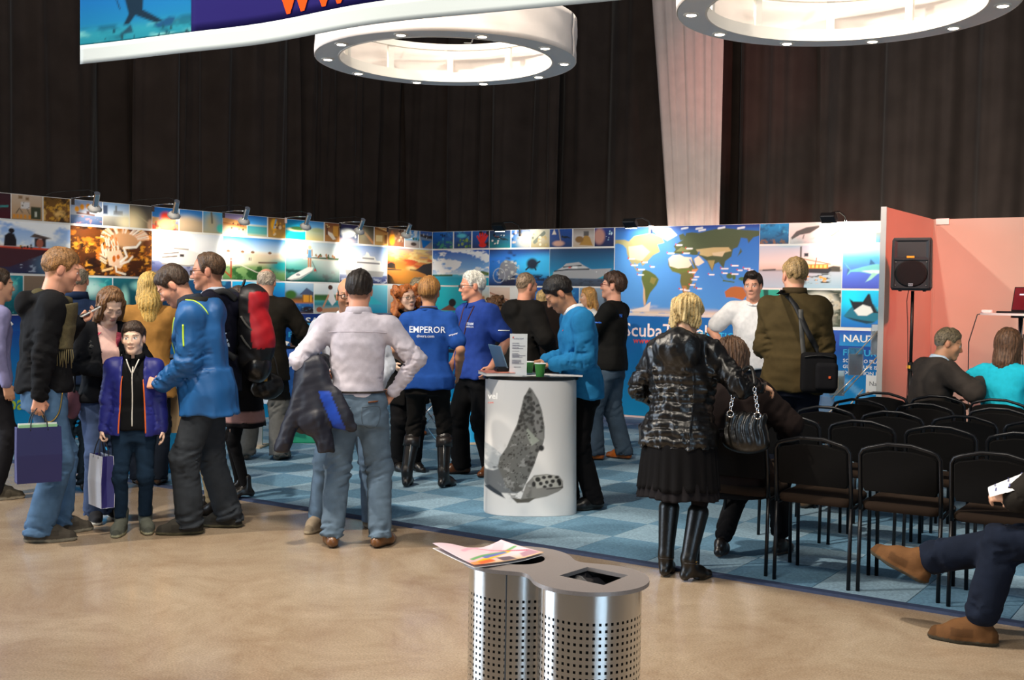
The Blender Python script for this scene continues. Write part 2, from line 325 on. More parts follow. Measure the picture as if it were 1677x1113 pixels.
def L2(i, p):
    if i == 0:
        p.grad((0, '#2a3050'), (.42, '#4a2c34'), (.5, '#c8dcf0'), (1, '#7aa8e8')); clouds(p, 21, .5); p.noise('#c8d4e8', 14, 22, .62, .75, v1=.35, seed=22, a=.6).ell(.9, .2, .25, .25, '#5a88a8', .8)
        p.poly([(-.1, .5), (.6, .52), (.95, .47), (.88, .36), (.7, .40), (.3, .12), (-.1, .1)], '#48262e'); p.line([(-.1, .515), (.93, .48)], .03, '#d84a2c').line([(-.1, .53), (.55, .54)], .02, '#f0e4dc')
        p.poly([(.235, .52), (.245, .72), (.29, .78), (.35, .76), (.375, .65), (.375, .52)], '#221c20').ell(.32, .82, .032, .05, '#221c20').ell(.14, .57, .05, .07, '#221c20').poly([(.53, .72), (.58, .79), (.78, .71), (.7, .68)], '#54453f').rect(.58, .53, .63, .7, '#33282a').rect(.66, .53, .71, .7, '#33282a').ell(.64, .6, .04, .09, '#a8604c').dots(2, 6, .4, .55, .5, .56, .02, .03, ('#2a2020', '#c09030'))
    elif i == 1:
        p.grad((0, '#3a1c0c'), (1, '#6a3410')).noise('#c8741c', 9, 7, .52, .66, seed=31).noise('#241008', 4, 4, .52, .62, seed=32, u0=.1, u1=.8).noise('#f0a838', 16, 14, .62, .75, seed=33, a=.8)
        p.ell(.66, .78, .2, .17, '#d8a070', .3); q = random.Random(4)
        for k in range(46):
            a = q.uniform(-.2, PI+.3); x, y = .64+.18*math.cos(a), .78+.14*math.sin(a); p.line([(x, y), (x+.12*math.cos(a)+.02, y+.13*abs(math.sin(a))+.03)], .018, q.choice(['#f8e8d8', '#f4d4b8', '#e8a878']))
        for k in range(18):
            x, y = .36+.2*q.random(), .55+.25*q.random(); p.line([(x+.02, y-.16), (x, y)], .03, '#f4dcc4').line([(x, y), (x-.012, y+.06)], .024, '#e87a1c')
        p.poly([(.42, .5), (.6, .55), (.66, .3), (.6, .16), (.46, .22)], '#f0c8a8').ell(.52, .36, .02, .07, '#e07018').ell(.57, .4, .02, .05, '#e07018')
        p.line([(.6, .3), (.68, .42), (.64, .6), (.8, .63), (.85, .74)], .045, '#fbf0e4').line([(.6, .25), (.7, .32), (.75, .42)], .04, '#f8e4d4').line([(.54, .2), (.55, .09), (.66, .04)], .035, '#fbeee0')
        for y in (.3, .35, .42): p.line([(.33, y+.05), (.42, y-.04)], .03, '#f0d0b0').line([(.31, y+.07), (.34, y+.04)], .03, '#e8701c')
        p.line([(.38, .1), (.5, .16)], .04, '#f4c890')
    elif i == 2:
        p.grad((0, '#7a746c'), (.2, '#5c64a0'), (.36, '#9aa4cc'), (.37, '#f2f2ee'), (.6, '#f4f4f2'), (1, '#9ab4d0')).ell(.75, .7, .4, .4, '#ffffff', .9).noise('#3c4684', 16, 26, .55, .7, v1=.34, seed=41, a=.8).noise('#8a7c70', 8, 10, .5, .7, v1=.2, seed=42)
        p.poly([(.08, .38), (.18, .62), (.42, .68), (.62, .58), (.97, .55), (.86, .40), (.5, .28), (.14, .32)], '#f4f0e8').ell(.33, .74, .09, .05, '#e8dccc', .2).line([(.16, .52), (.36, .56)], .02, '#6a5a4c').line([(.14, .44), (.34, .48)], .022, '#6a5a4c').rect(.38, .47, .44, .53, '#3a2e2a').line([(.14, .30), (.5, .27), (.8, .34)], .025, '#b0a498').line([(.3, .65), (.5, .64)], .02, '#8a7a6c')
    elif i == 3:
        p.grad((0, '#5a8a50'), (.3, '#88a868'), (.4, '#d8cfa8'), (.6, '#f0dcc0'), (.66, '#f4ece0'), (.7, '#d8ecf8'), (1, '#2a90dc')).noise('#2c5c28', 12, 10, .48, .62, v1=.33, seed=51).ell(.95, .36, .2, .14, '#1a9aa0', .6).ell(.1, .45, .3, .12, '#f6ecd8', .6)
        for x in (.08, .3, .46, .74): p.ell(x, .66, .03, .03, '#8a5a30', .3)
        p.line([(.56, .42), (.86, .43)], .03, '#6a4a34').rect(.11, .02, .135, .5, '#a8341c').line([(0, .22), (.12, .06)], .03, '#b03c20').line([(.12, .45), (.5, .2), (.9, 0)], .012, '#e8dcd0').rect(.4, .46, .415, .53, '#33261e').rect(.43, .46, .44, .53, '#33261e')
    elif i == 4:
        p.grad((0, '#1c5a50'), (.35, '#4a9c94'), (.58, '#9cc4bc'), (.6, '#dfe8e8'), (1, '#b8ccd8')).noise('#0c3c38', 8, 8, .5, .7, v1=.3, seed=61).ell(.9, .5, .35, .3, '#f0f0e8', .9, .8).poly([(.3, .6), (.97, .57), (1, .63), (.6, .63)], '#3a5a38').line([(.32, .57), (1, .55)], .02, '#e8e0d0').dots(6, 14, .5, .98, .62, .69, .02, .04, ('#c08a5c', '#4a6a3c', '#a0603c'))
        p.poly([(.02, .04), (.1, .13), (.42, .38), (.5, .36), (.48, .28), (.25, .09), (.08, .03)], '#eeeae2').poly([(.04, .035), (.25, .075), (.49, .28), (.46, .24), (.26, .05), (.09, .015)], '#b8b4b4').ell(.22, .16, .04, .03, '#8a8a90', .2)
        p.rect(.395, .36, .425, .62, '#c88a64').rect(.435, .36, .46, .62, '#b87850').poly([(.39, .6), (.465, .6), (.455, .7), (.46, .8), (.4, .8), (.4, .7)], '#5a98c4').ell(.43, .86, .03, .05, '#d8c090').line([(.39, .8), (.385, .7)], .03, '#c88a64').line([(.47, .8), (.475, .66)], .03, '#c88a64').line([(.48, .5), (.53, .35), (.56, .27)], .012, '#333333').poly([(.52, .34), (.56, .27), (.51, .26)], '#d83020')
    elif i == 5: p.grad((0, '#3a4474'), (.2, '#5a68a0'), (.22, '#c8d0e0'), (1, '#7a9acc')).noise('#d8dce8', 12, 20, .58, .7, v1=.19, seed=71, a=.7).ell(.35, .5, .5, .3, '#f0f2f4', .9, .7); yacht(p, .08, .95, .18, .66, '#fbf8f2', '#4a4440', True)
    else:
        p.grad((0, '#3a2420'), (.2, '#d07a30'), (.42, '#e8a050'), (.44, '#f08a30'), (.6, '#e0803c'), (.8, '#f0b860'), (1, '#c8a898')).noise('#f4d48c', 5, 9, .5, .65, v0=.6, seed=81).noise('#d8502c', 4, 12, .5, .62, v0=.48, v1=.72, seed=82).noise('#a08094', 4, 9, .55, .68, v0=.75, seed=83, a=.7)
        p.ell(.52, .45, .1, .06, '#fff0b0', .6).poly([(0, .44), (.18, .42), (.16, .56), (.08, .6), (0, .55)], '#2c2824').poly([(.6, .4), (.68, .46), (.8, .58), (1, .64), (1, .1), (.85, .3), (.66, .38)], '#2a2424').line([(0, .4), (.3, .395)], .03, '#2c3040').line([(.5, .41), (.7, .4)], .03, '#2c3040').poly([(0, .28), (.1, .2), (.17, 0), (0, 0)], '#26201c').ell(.4, .2, .22, .3, '#f0a040', .8, .7)
def L3(i, p):
    if i in (0, 2): p.grad((0, '#0a4a58'), (1, '#1a8a98')).ell(.5, .7, .25, .2, '#c8f0e8', .8).ell(.3, .5, .15, .3, '#0c2c38', .4).noise('#5cc8c0', 5, 5, .6, .8, seed=91)
    elif i == 1: p.grad((0, '#6a5a50'), (1, '#8a7460')).ell(.6, .3, .3, .4, '#2a9ab8', .4)
    elif i == 3: p.grad((0, '#0c4050'), (1, '#1c6a78')).ell(.3, .4, .1, .3, '#b0f0e0', .7).ell(.7, .8, .2, .12, '#a0e8e0', .7)
    elif i in (4, 5): sea(p, '#0c2440', '#205888', 95)
    elif i == 6: p.grad((0, '#0a4ab0'), (.5, '#1a80d8'), (1, '#2ab8f0')); p.ell(.5, .95, .12, .25, '#c8f4fc', .9); diver(p, .35, .62, .07); diver(p, .75, .55, .07); p.dots(3, 12, .2, .5, .6, .8, .01, .03, ('#d8f0f8',))
    elif i == 7: p.grad((0, '#7a5a48'), (.1, '#1c5c9c'), (.3, '#2a6cb0'), (.36, '#c87838'), (.5, '#5a4a38'), (.7, '#8ab0d0'), (1, '#b0cce0')).ell(.2, .62, .2, .14, '#3c6a28', .3).rect(.6, .38, .95, .62, '#e8a030').poly([(.5, .62), (.75, .85), (1, .7), (1, .6)], '#4a5470').line([(.62, .38), (.62, .6)], .03, '#7a4a20').line([(.85, .38), (.85, .6)], .03, '#7a4a20').ell(.8, .12, .25, .1, '#2a1c1c', .3).noise('#78b0d8', 8, 14, .55, .7, v0=.1, v1=.3, seed=97)
    elif i == 8: p.grad((0, '#e0dcd0'), (.3, '#2a8a98'), (.42, '#58b0b0'), (.45, '#4a7a3c'), (.6, '#3c6830'), (.66, '#dfe8ea'), (1, '#f0f2f2')).poly([(.3, .15), (.95, .2), (1, .05), (.3, .02)], '#d8a078').ell(.2, .12, .12, .09, '#a8583c').poly([(.55, .75), (.7, .8), (.85, .4), (.7, .25), (.5, .5)], '#f4f0ee').ell(.62, .88, .09, .08, '#4a2c20').line([(.55, .6), (.35, .22)], .07, '#d89a74')
    elif i == 9: p.grad((0, '#18a0c8'), (1, '#8ad8e8')).poly([(.5, .8), (.9, .3), (.1, .3)], '#40c8d8')
    else: p.grad((0, '#a09890'), (1, '#e0dcd4')).ell(.5, .6, .4, .3, '#c8bca8', .5)
def B1(i, p):
    if i == 0: sea(p, '#0a3a6a', '#1a6cc8', 101).noise('#3a8a6a', 10, 8, .5, .65, v1=.45, seed=102).dots(3, 4, .35, .6, .7, .85, .04, .07, ('#0c2c50',))
    elif i == 1: sea(p, '#143a6c', '#1a5cb0', 103).ell(.45, .75, .25, .12, '#58c8d8', .5).dots(5, 14, .2, 1, .1, .5, .05, .1, ('#4a7a3c', '#8aa048', '#2a5040'))
    elif i == 2:
        p.grad((0, '#0c2a5c'), (1, '#1a60b8')).noise('#1c0c14', 4, 4, .5, .6, seed=105, u0=.4)
        for a in (1.9, 1.55, 1.2, 2.3, .9): p.line([(.6, .18), (.6+.45*math.cos(a), .18+.68*math.sin(a))], .11, '#e0281c')
        p.ell(.62, .18, .22, .13, '#d82418', .2)
    elif i == 3: p.grad((0, '#0c6a78'), (1, '#1a2c60')).noise('#1a8a80', 6, 5, .5, .7, v1=.4, seed=107).dots(9, 12, .1, .9, .2, .8, .03, .07, ('#e8e0d8', '#0c1420', '#c03a2a', '#0c1420')); diver(p, .4, .6, .09); diver(p, .7, .5, .09)
    elif i == 4: p.grad((0, '#2a7ab0'), (1, '#2a68c0')).dots(11, 14, 0, .6, .3, .9, .04, .09, ('#e8b8a0', '#f0e8e0', '#2a3a58')).ell(.8, .4, .4, .4, '#f0e4c0', .9)
    elif i == 5: p.grad((0, '#a89868'), (1, '#d8d4c0')).line([(.2, .3), (.7, .8)], .2, '#6a7468').dots(12, 10, .1, .9, .1, .8, .05, .1, ('#c8b078', '#5a6458', '#e8e0c8'))
    elif i == 6: p.grad((0, '#1a3a6c'), (1, '#12489a')).poly([(.1, .7), (.2, 1), (.3, .7)], '#e8e0d0').line([(.4, 1), (.5, .3)], .06, '#c8b488', .6).ell(.4, .2, .25, .15, '#d0a08c', .4); diver(p, .7, .55, .1)
    elif i == 7: p.grad((0, '#c8b49c'), (.6, '#c0b8b4'), (1, '#8a8078')).poly([(.3, .1), (.6, .75), (.8, .5), (.95, .05)], '#b0843c').ell(.3, .4, .2, .18, '#8a6434', .2).rect(.5, .6, .75, .85, '#5a5654')
    else: p.grad((0, '#101c48'), (1, '#1a3484')).ell(.25, .55, .28, .42, '#c08a7c', .3).dots(13, 14, .55, .9, .35, .85, .02, .05, ('#a0d0e8', '#2c4a80', '#d8f0f8'))
def B2(i, p):
    if i == 0: p.grad((0, '#1ab0c8'), (.2, '#18a0c0'), (.3, '#58b8d0'), (.31, '#c8dcec'), (.5, '#7ab0e4'), (1, '#1a58b8')); clouds(p, 111, .3, lo=.46, hi=.56, sx=5, sy=5); p.line([(0, .27), (.35, .28)], .04, '#3a5a34').poly([(.55, .3), (.62, .38), (.9, .4), (1, .36), (1, .28)], '#4a6a38').poly([(.72, .3), (.82, .37), (.95, .3)], '#c8b08c').line([(.55, .25), (1, .24)], .04, '#f0e8d8')
    elif i == 1:
        p.grad((0, '#0c2a5c'), (.4, '#1c74c8'), (.75, '#2a78d8'), (1, '#142a5c')).ell(.95, .55, .55, .28, '#38b8f0', .5).noise('#14183a', 3, 3, .45, .6, seed=121, u1=.45).ell(.72, .6, .09, .15, '#142036', .3).line([(.66, .5), (.62, .44)], .04, '#142036').line([(.78, .6), (.84, .66)], .04, '#142036').line([(.76, .5), (.78, .44)], .04, '#142036').noise('#0c1c3c', 14, 12, .5, .65, v1=.3, u0=.55, seed=122)
        p.poly([(.16, .4), (.2, .62), (.28, .72), (.4, .66), (.48, .5), (.44, .3), (.3, .15), (.16, .2)], '#7a7c84').noise('#c8c4bc', 18, 16, .55, .68, u0=.14, u1=.5, v0=.15, v1=.68, seed=123)
        for a in range(14): q = a/14*2*PI; p.line([(.17+.1*math.cos(q), .28+.2*math.sin(q)), (.17+.1*math.cos(q+.45), .28+.2*math.sin(q+.45))], .018, '#a8acb4')
    else: p.grad((0, '#3a4454'), (.2, '#4a5a70'), (.22, '#1aa0c0'), (.45, '#1a7cac'), (1, '#1c3860')).noise('#2a3240', 14, 22, .5, .68, v1=.2, seed=131, a=.7); p.poly([(.05, .3), (.06, .37), (.2, .42), (.55, .44), (.97, .47), (.88, .3), (.75, .2), (.3, .21), (.06, .24)], '#a8aaae').poly([(.06, .37), (.2, .5), (.55, .54), (.66, .44), (.2, .4)], '#c4c4c4').poly([(.2, .5), (.26, .6), (.46, .64), (.55, .54)], '#b8b8ba').line([(.08, .4), (.3, .44), (.62, .45)], .03, '#2a3440').line([(.22, .51), (.5, .55)], .025, '#3a444e').dots(4, 5, .7, .9, .37, .4, .008, .012, ('#f0f0f0',)).rect(.36, .47, .44, .53, '#e8e8e8').rect(.3, .48, .34, .51, '#d83a28')
def B3(i, p):
    if i == 0: p.grad((0, '#18a8b8'), (1, '#20b8c8')).poly([(.2, .1), (.5, .35), (.7, .1)], '#7a4a3a').ell(.55, .4, .1, .15, '#20181a')
    elif i == 1: p.grad((0, '#8ab0a0'), (.5, '#c8b890'), (1, '#c8dce8')).dots(14, 16, 0, 1, .2, .8, .06, .12, ('#5a7a3a', '#a8784c', '#3a5a2c'))
    elif i == 2: p.grad((0, '#30a0c0'), (.4, '#a8c8d0'), (.5, '#d8b8a0'), (1, '#e8d0c0')).line([(0, .8), (1, .5)], .05, '#b07860')
    elif i == 3: sea(p, '#0a2a74', '#1a5cc8', 141)
    elif i == 4: sea(p, '#0a2c5c', '#1a70b8', 143)
    else: p.grad((0, '#3a4a5c'), (1, '#8aa4b8')).dots(15, 14, 0, 1, 0, .8, .05, .1, ('#e0e0e0', '#30363c', '#c8ccd0'))
def R1(i, p):
    if i == 0: sea(p, '#1c4468', '#1a90d0', 151).noise('#7a5a48', 12, 10, .45, .6, v1=.22, seed=152)
    elif i == 1: p.grad((0, '#c8c4c4'), (.4, '#dcd6d2'), (1, '#f4ece6')).poly([(.03, .3), (.16, .6), (.4, .78), (.72, .86), (.74, .78), (.5, .5), (.25, .42), (.05, .2)], '#5c5450').line([(.35, .4), (.33, .25)], .04, '#6a605c').noise('#b8b0b0', 8, 14, .55, .7, v1=.3, seed=153, a=.6)
    elif i == 2: p.grad((0, '#f0e8dc'), (1, '#fbf6f0')).line([(.05, .35), (.25, .5), (.35, .6)], .06, '#c89858').line([(.3, .1), (.5, .2)], .06, '#d8b078')
    elif i == 3: p.grad((0, '#cfe6f6'), (1, '#f4f8fb')).ell(.35, .55, .25, .06, '#c8c0a8', .3)
    else: p.grad((0, '#58b0d8'), (.45, '#8a9a90'), (.5, '#e8f0f4'), (1, '#f6f8fa'))
def R2(i, p):
    if i == 0:
        p.grad((0, '#a8c4d4'), (.38, '#b8bcc4'), (.42, '#8a8480'), (.44, '#d8c0b0'), (.6, '#e8d8d0'), (1, '#b8c8d8')).line([(.05, .42), (.2, .43)], .03, '#3a3c40').poly([(.48, .4), (.98, .38), (.98, .5), (.9, .52), (.8, .46), (.6, .44)], '#4a4238')
        p.poly([(.44, .5), (.48, .36), (.84, .34), (.88, .42), (.86, .48)], '#2c2c30').rect(.48, .46, .84, .56, '#e07818').rect(.5, .56, .68, .7, '#e8d8c8').rect(.5, .5, .52, .98, '#4a4844').rect(.55, .74, .6, .82, '#2a2c30').line([(.68, .5), (.7, .7)], .015, '#b84a20').line([(.5, .7), (.86, .56)], .015, '#9a6a40')
        for k in range(7): p.rect(.5+k*.048, .47, .53+k*.048, .54, '#f8d070')
        p.noise('#3a3834', 10, 22, .5, .62, v0=.1, v1=.34, u0=.46, u1=.86, seed=161).noise('#f0a040', 20, 26, .62, .7, v0=.12, v1=.3, u0=.5, u1=.84, seed=162)
    else: p.grad((0, '#4a58c0'), (.4, '#5878dc'), (.7, '#58b4f0'), (1, '#c8e8fb')).poly([(.02, .62), (.2, .42), (.5, .5), (.8, .56), (1, .54), (1, .36), (.7, .33), (.42, .38), (.2, .38), (.12, .3), (.13, .44)], '#78c8c8').poly([(.45, .4), (.75, .33), (1, .36), (1, .42), (.7, .42)], '#e0ece8').poly([(.64, .54), (.66, .68), (.78, .56)], '#386a98').poly([(.72, .36), (.85, .34), (.68, .2), (.56, .15)], '#a0d8c4').poly([(.02, .62), (.1, .5), (.18, .42), (.1, .3), (.12, .46)], '#4a68a8')
def R3(i, p):
    if i == 0: p.grad((0, '#20806a'), (1, '#2aa890')).poly([(.2, 1), (.3, .5), (.1, .2), (.5, .3), (.45, 1)], '#0c4a3c')
    elif i == 1: p.grad((0, '#4a5240'), (1, '#343c30')).noise('#8a9080', 8, 14, .6, .72, seed=171, a=.6).ell(.66, .62, .28, .32, '#e8e0d0', .3).ell(.72, .2, .2, .2, '#a09888', .4).ell(.83, .62, .07, .1, '#5a5450', .3).noise('#c8bca4', 12, 12, .5, .65, u0=.4, v0=.3, v1=.9, seed=172)
    else: p.grad((0, '#1870c8'), (.5, '#14a0e0'), (1, '#18d0f8')).ell(.2, .8, .3, .3, '#10e0ff', .9).poly([(.06, .3), (.2, .5), (.3, .62), (.55, .66), (.75, .64), (.9, .38), (1, .34), (.7, .1), (.5, .14), (.2, .22)], '#1e7890').poly([(.24, .6), (.18, .78), (.28, .7), (.5, .7), (.62, .92), (.66, .9), (.72, .66), (.82, .44), (.9, .4), (.7, .4), (.3, .48)], '#16181e').poly([(.3, .46), (.42, .56), (.5, .62), (.68, .56), (.74, .42), (.6, .32), (.4, .32)], '#f0f0ea').poly([(.08, .28), (.5, .2), (.8, .16), (.6, .1), (.3, .18)], '#103a4c').poly([(.8, .55), (1, .62), (1, .5), (.88, .42)], '#48c0d8')
def world_map(p):
    p.grad((0, '#3a8ad4'), (.1, '#4a94dc'), (.45, '#3f86d6'), (.75, '#2f76cc'), (.94, '#2466c0'), (1, '#182c8c'))
    p.ell(.12, .5, .4, .4, '#62a8ea', .9, .6)
    G, B, S = '#4c5a2c', '#d8c48c', '#f0e0c8'
    na = [(0, .86), (.07, .86), (.1, .84), (.14, .9), (.26, .93), (.34, .88), (.36, .82), (.31, .8), (.33, .72), (.28, .68), (.22, .58), (.205, .56), (.19, .6), (.165, .58), (.14, .6), (.16, .53), (.18, .51), (.2, .49), (.165, .5), (.14, .56), (.11, .62), (.09, .7), (.085, .76), (.06, .8), (.02, .82), (0, .81)]
    p.poly(na, '#a8a070'); p.noise(G, 14, 12, .48, .6, v0=.55, v1=.9, u1=.35, seed=7, a=.0)
    p.poly([(.1, .78), (.2, .8), (.26, .72), (.2, .62), (.11, .65)], '#e8d8a8'); p.poly([(.25, 1), (.4, .98), (.45, .9), (.38, .84), (.3, .92)], '#f4f6fa')
    p.poly([(.205, .5), (.225, .52), (.26, .5), (.3, .46), (.325, .41), (.31, .35), (.29, .31), (.265, .26), (.25, .2), (.235, .13), (.222, .11), (.216, .2), (.22, .3), (.2, .42)], '#5c6a30')
    p.poly([(.2, .4), (.225, .3), (.235, .13), (.222, .11), (.214, .2), (.215, .32)], '#d8b48c').poly([(.27, .44), (.31, .42), (.29, .35), (.26, .38)], '#8a8040')
    p.poly([(.39, .64), (.42, .68), (.47, .685), (.5, .66), (.55, .655), (.57, .6), (.6, .52), (.585, .5), (.57, .46), (.56, .38), (.545, .33), (.525, .25), (.5, .24), (.49, .3), (.475, .39), (.48, .46), (.46, .49), (.42, .5), (.39, .57)], '#6a6a34')
    p.poly([(.39, .64), (.42, .68), (.47, .685), (.5, .66), (.55, .655), (.56, .58), (.53, .54), (.46, .53), (.4, .56)], S).poly([(.395, .555), (.46, .53), (.53, .54), (.55, .5), (.46, .48), (.42, .5)], '#6c7830').poly([(.49, .34), (.52, .34), (.53, .27), (.505, .245)], '#b07840').poly([(.57, .36), (.585, .38), (.58, .32), (.57, .31)], '#a07038').poly([(.555, .52), (.6, .53), (.575, .47), (.56, .47)], '#d8905c')
    p.poly([(.57, .64), (.6, .67), (.64, .6), (.6, .56), (.58, .57)], S)
    ea = [(.42, .7), (.44, .74), (.425, .78), (.46, .82), (.5, .86), (.51, .92), (.55, .93), (.6, .92), (.68, .95), (.76, .97), (.86, .95), (1, .93), (1, .88), (.96, .86), (.93, .8), (.92, .85), (.88, .86), (.87, .8), (.86, .76), (.83, .74), (.82, .66), (.78, .61), (.77, .53), (.75, .57), (.735, .6), (.71, .58), (.695, .5), (.68, .54), (.66, .61), (.62, .66), (.59, .68), (.56, .68), (.5, .7), (.48, .69)]
    p.poly(ea, '#4a5630'); p.noise('#38461f', 20, 16, .45, .6, u0=.45, v0=.7, v1=.97, seed=9, a=.0)
    p.poly([(.58, .74), (.7, .76), (.8, .76), (.82, .72), (.72, .68), (.66, .66), (.61, .68)], '#c8b47c').poly([(.69, .7), (.78, .72), (.76, .66), (.7, .67)], '#d8c8a0').poly([(.66, .62), (.71, .62), (.695, .51)], '#a89858').poly([(.6, .73), (.59, .67), (.61, .7)], '#2f6cb8').line([(.54, .63), (.57, .54)], .012, '#3a7cc8').poly([(.44, .72), (.52, .72), (.56, .74), (.48, .77)], '#7a8048')
    p.poly([(.46, .9), (.49, .92), (.52, .86), (.47, .84)], '#4a5630')
    p.poly([(.745, .47), (.77, .42), (.78, .4), (.755, .44)], '#4a6a34').ell(.81, .45, .02, .03, '#4a6a34').line([(.77, .4), (.84, .385)], .012, '#4a6a34').ell(.84, .44, .012, .03, '#4a6a34').ell(.9, .42, .03, .02, '#4a6a34').poly([(.78, .28), (.82, .33), (.85, .34), (.9, .33), (.93, .25), (.9, .19), (.84, .22), (.79, .22)], '#b0682c').poly([(.87, .7), (.88, .75), (.89, .71), (.86, .66)], '#4a5a34')
    p.noise('#d8cbb4', 10, 14, .4, .5, v1=.07, seed=13).noise('#e8e0d4', 6, 6, .42, .52, v1=.1, u0=.0, u1=.32, seed=14).rect(0, 0, 1, .03, '#d8d4cc').poly([(.22, .1), (.27, .16), (.26, .05), (.1, .05)], '#e4dcd0')
    for x, y in ((.3, .955), (.5, .97), (.6, .965), (.62, .945), (.75, .965), (.88, .96)): p.line([(x-.02, y), (x+.02, y+.01)], .018, '#e8eef4')
    q = random.Random(5)
    for x, y in ((.44, .79), (.51, .75), (.49, .70), (.38, .7), (.1, .64), (.12, .57), (.26, .55), (.2, .6), (.17, .52), (.17, .46), (.53, .49), (.57, .44), (.55, .41), (.54, .35), (.47, .3), (.5, .29), (.51, .25), (.59, .31), (.67, .465), (.75, .53), (.82, .56), (.76, .48), (.82, .47), (.86, .51), (.9, .53), (.93, .51)):
        w = q.uniform(.03, .05); p.line([(x+.008, y), (x+w, y)], .012, '#f6f6f4').ell(x, y+.01, .004, .009, '#e0342c', .3)
    return p
def print_on(fn, idx, p00, ux, uz, w, h, parent, name='photo_print', label=None, res=None):
    """flat printed picture with its lower left corner at p00"""
    d = res or 108.; nx = max(12, int(w*d)); ny = max(10, int(h*d)); p = Paint(nx, ny, w/h)
    if idx is None: fn(p)
    else: fn(idx, p)
    p00 = np.array(p00, float); ux = np.array(ux, float); uz = np.array(uz, float)
    V = p00+p.u[..., None]*w*ux+p.v[..., None]*h*uz
    n = nx+1; i, j = np.meshgrid(np.arange(ny), np.arange(nx), indexing='ij'); a = (i*n+j).ravel()
    F = np.stack([a, a+1, a+n+1, a+n], 1)
    o = mesh_np(name, V.reshape(-1, 3), F, M_PRINT, parent, False, p.c.reshape(-1, 3))
    if label: o['label'] = label
    return o
M_PRINT = mat('printed_paper', attr=True, rough=.45, spec=.35)
# ------------------------------------------------------------------ floor
def concrete():
    m = bpy.data.materials.new('polished_concrete'); m.use_nodes = True; nt = m.node_tree; L = nt.links; b = nt.nodes['Principled BSDF']
    tc = nt.nodes.new('ShaderNodeTexCoord')
    n1 = nt.nodes.new('ShaderNodeTexNoise'); n1.inputs['Scale'].default_value = 1.7; n1.inputs['Detail'].default_value = 11; n1.inputs['Roughness'].default_value = .72; n1.inputs['Distortion'].default_value = .6
    n2 = nt.nodes.new('ShaderNodeTexNoise'); n2.inputs['Scale'].default_value = 110; n2.inputs['Detail'].default_value = 2
    n3 = nt.nodes.new('ShaderNodeTexNoise'); n3.inputs['Scale'].default_value = 3.2; n3.inputs['Detail'].default_value = 6
    for n in (n1, n2, n3): L.new(tc.outputs['Object'], n.inputs['Vector'])
    r = nt.nodes.new('ShaderNodeValToRGB'); e = r.color_ramp.elements
    e[0].position = .32; e[0].color = (*lin('#89735d'), 1); e[1].position = .68; e[1].color = (*lin('#a6957f'), 1)
    L.new(n1.outputs['Fac'], r.inputs['Fac'])
    r2 = nt.nodes.new('ShaderNodeMapRange'); r2.inputs[1].default_value = .3; r2.inputs[2].default_value = .7; r2.inputs[3].default_value = .80; r2.inputs[4].default_value = 1.16; L.new(n2.outputs['Fac'], r2.inputs[0])
    mx = nt.nodes.new('ShaderNodeVectorMath'); mx.operation = 'SCALE'; L.new(r.outputs[0], mx.inputs[0]); L.new(r2.outputs[0], mx.inputs['Scale']); L.new(mx.outputs[0], b.inputs['Base Color'])
    r3 = nt.nodes.new('ShaderNodeMapRange'); r3.inputs[1].default_value = .3; r3.inputs[2].default_value = .7; r3.inputs[3].default_value = .13; r3.inputs[4].default_value = .27; L.new(n3.outputs['Fac'], r3.inputs[0]); L.new(r3.outputs[0], b.inputs['Roughness'])
    b.inputs['Specular IOR Level'].default_value = .55
    return m
fl = MB().box((-12, -24, -.2), (22, 6, 0)).build('floor', concrete()); tag(fl, kind='structure', label='polished tan concrete floor of the hall')
# carpet of loose blue tiles, half a metre each, laid in a checkerboard up to a straight edge
M_CL = mat('carpet_light', '#86a2b4', .95, var=.22, vscale=70, bump=.5, bscale=350, spec=.1)
M_CD = mat('carpet_dark', '#6287a0', .95, var=.22, vscale=70, bump=.5, bscale=350, spec=.1)
M_CE = mat('carpet_edge_vinyl', '#22304c', .8, var=.15, vscale=40)
CY = -7.25
cb = MB().box((0, CY, 0), (13, 4.0, .004)).build('floor_carpet', mat('carpet_underlay', '#30435c', .95)); tag(cb, kind='structure', label='blue checkerboard carpet of the booth')
MB().prism([(CY-.012, 0), (CY+.06, 0), (CY+.06, .0135), (CY+.004, .0125)], 0, 13, 'x').build('carpet_edge', M_CE, cb)
tile_me = {}
def tile_mesh(w, d, m):
    k = (round(w, 3), round(d, 3), m.name)
    if k not in tile_me:
        g = .0012; o = MB().box((g, g, 0), (w-g, d-g, .008), bev=.002).build('carpet_tile', m, cb); tile_me[k] = o.data; o.parent = None; bpy.data.objects.remove(o)
    return tile_me[k]
ntile = 0; rest = {}
for i in range(-1, 27):
    for j in range(0, 24):
        x0 = .27-.5+i*.5; y0 = -7.195+j*.5
        xa, xb, ya_, yb = max(x0, 0), x0+.5, max(y0, CY+.06), min(y0+.5, 3.9)
        if xb-xa < .05 or yb-ya_ < .05: continue
        far_ = lambda: rest.setdefault((i+j) % 2, MB()).box((xa+.0012, ya_+.0012, .004), (xb-.0012, yb-.0012, .012), bev=.002)
        q = [proj((x, y, 0)) for x in (xa, xb) for y in (ya_, yb)]
        if y0 > -.05: continue
        if max(t[0] for t in q) < 0 or min(t[0] for t in q) > 1677 or (x0 > 7.6 and y0 > -3.4) or ntile > 298:
            if x0 < 12.6: far_()
            continue
        o = bpy.data.objects.new('carpet_tile', tile_mesh(xb-xa, yb-ya_, M_CL if (i+j) % 2 else M_CD)); COL.objects.link(o); o.parent = cb; o.location = (xa, ya_, .004); ntile += 1

for k_, mb_ in rest.items(): tag(mb_.build('carpet_tiles_beyond', M_CL if k_ else M_CD, cb), kind='stuff')

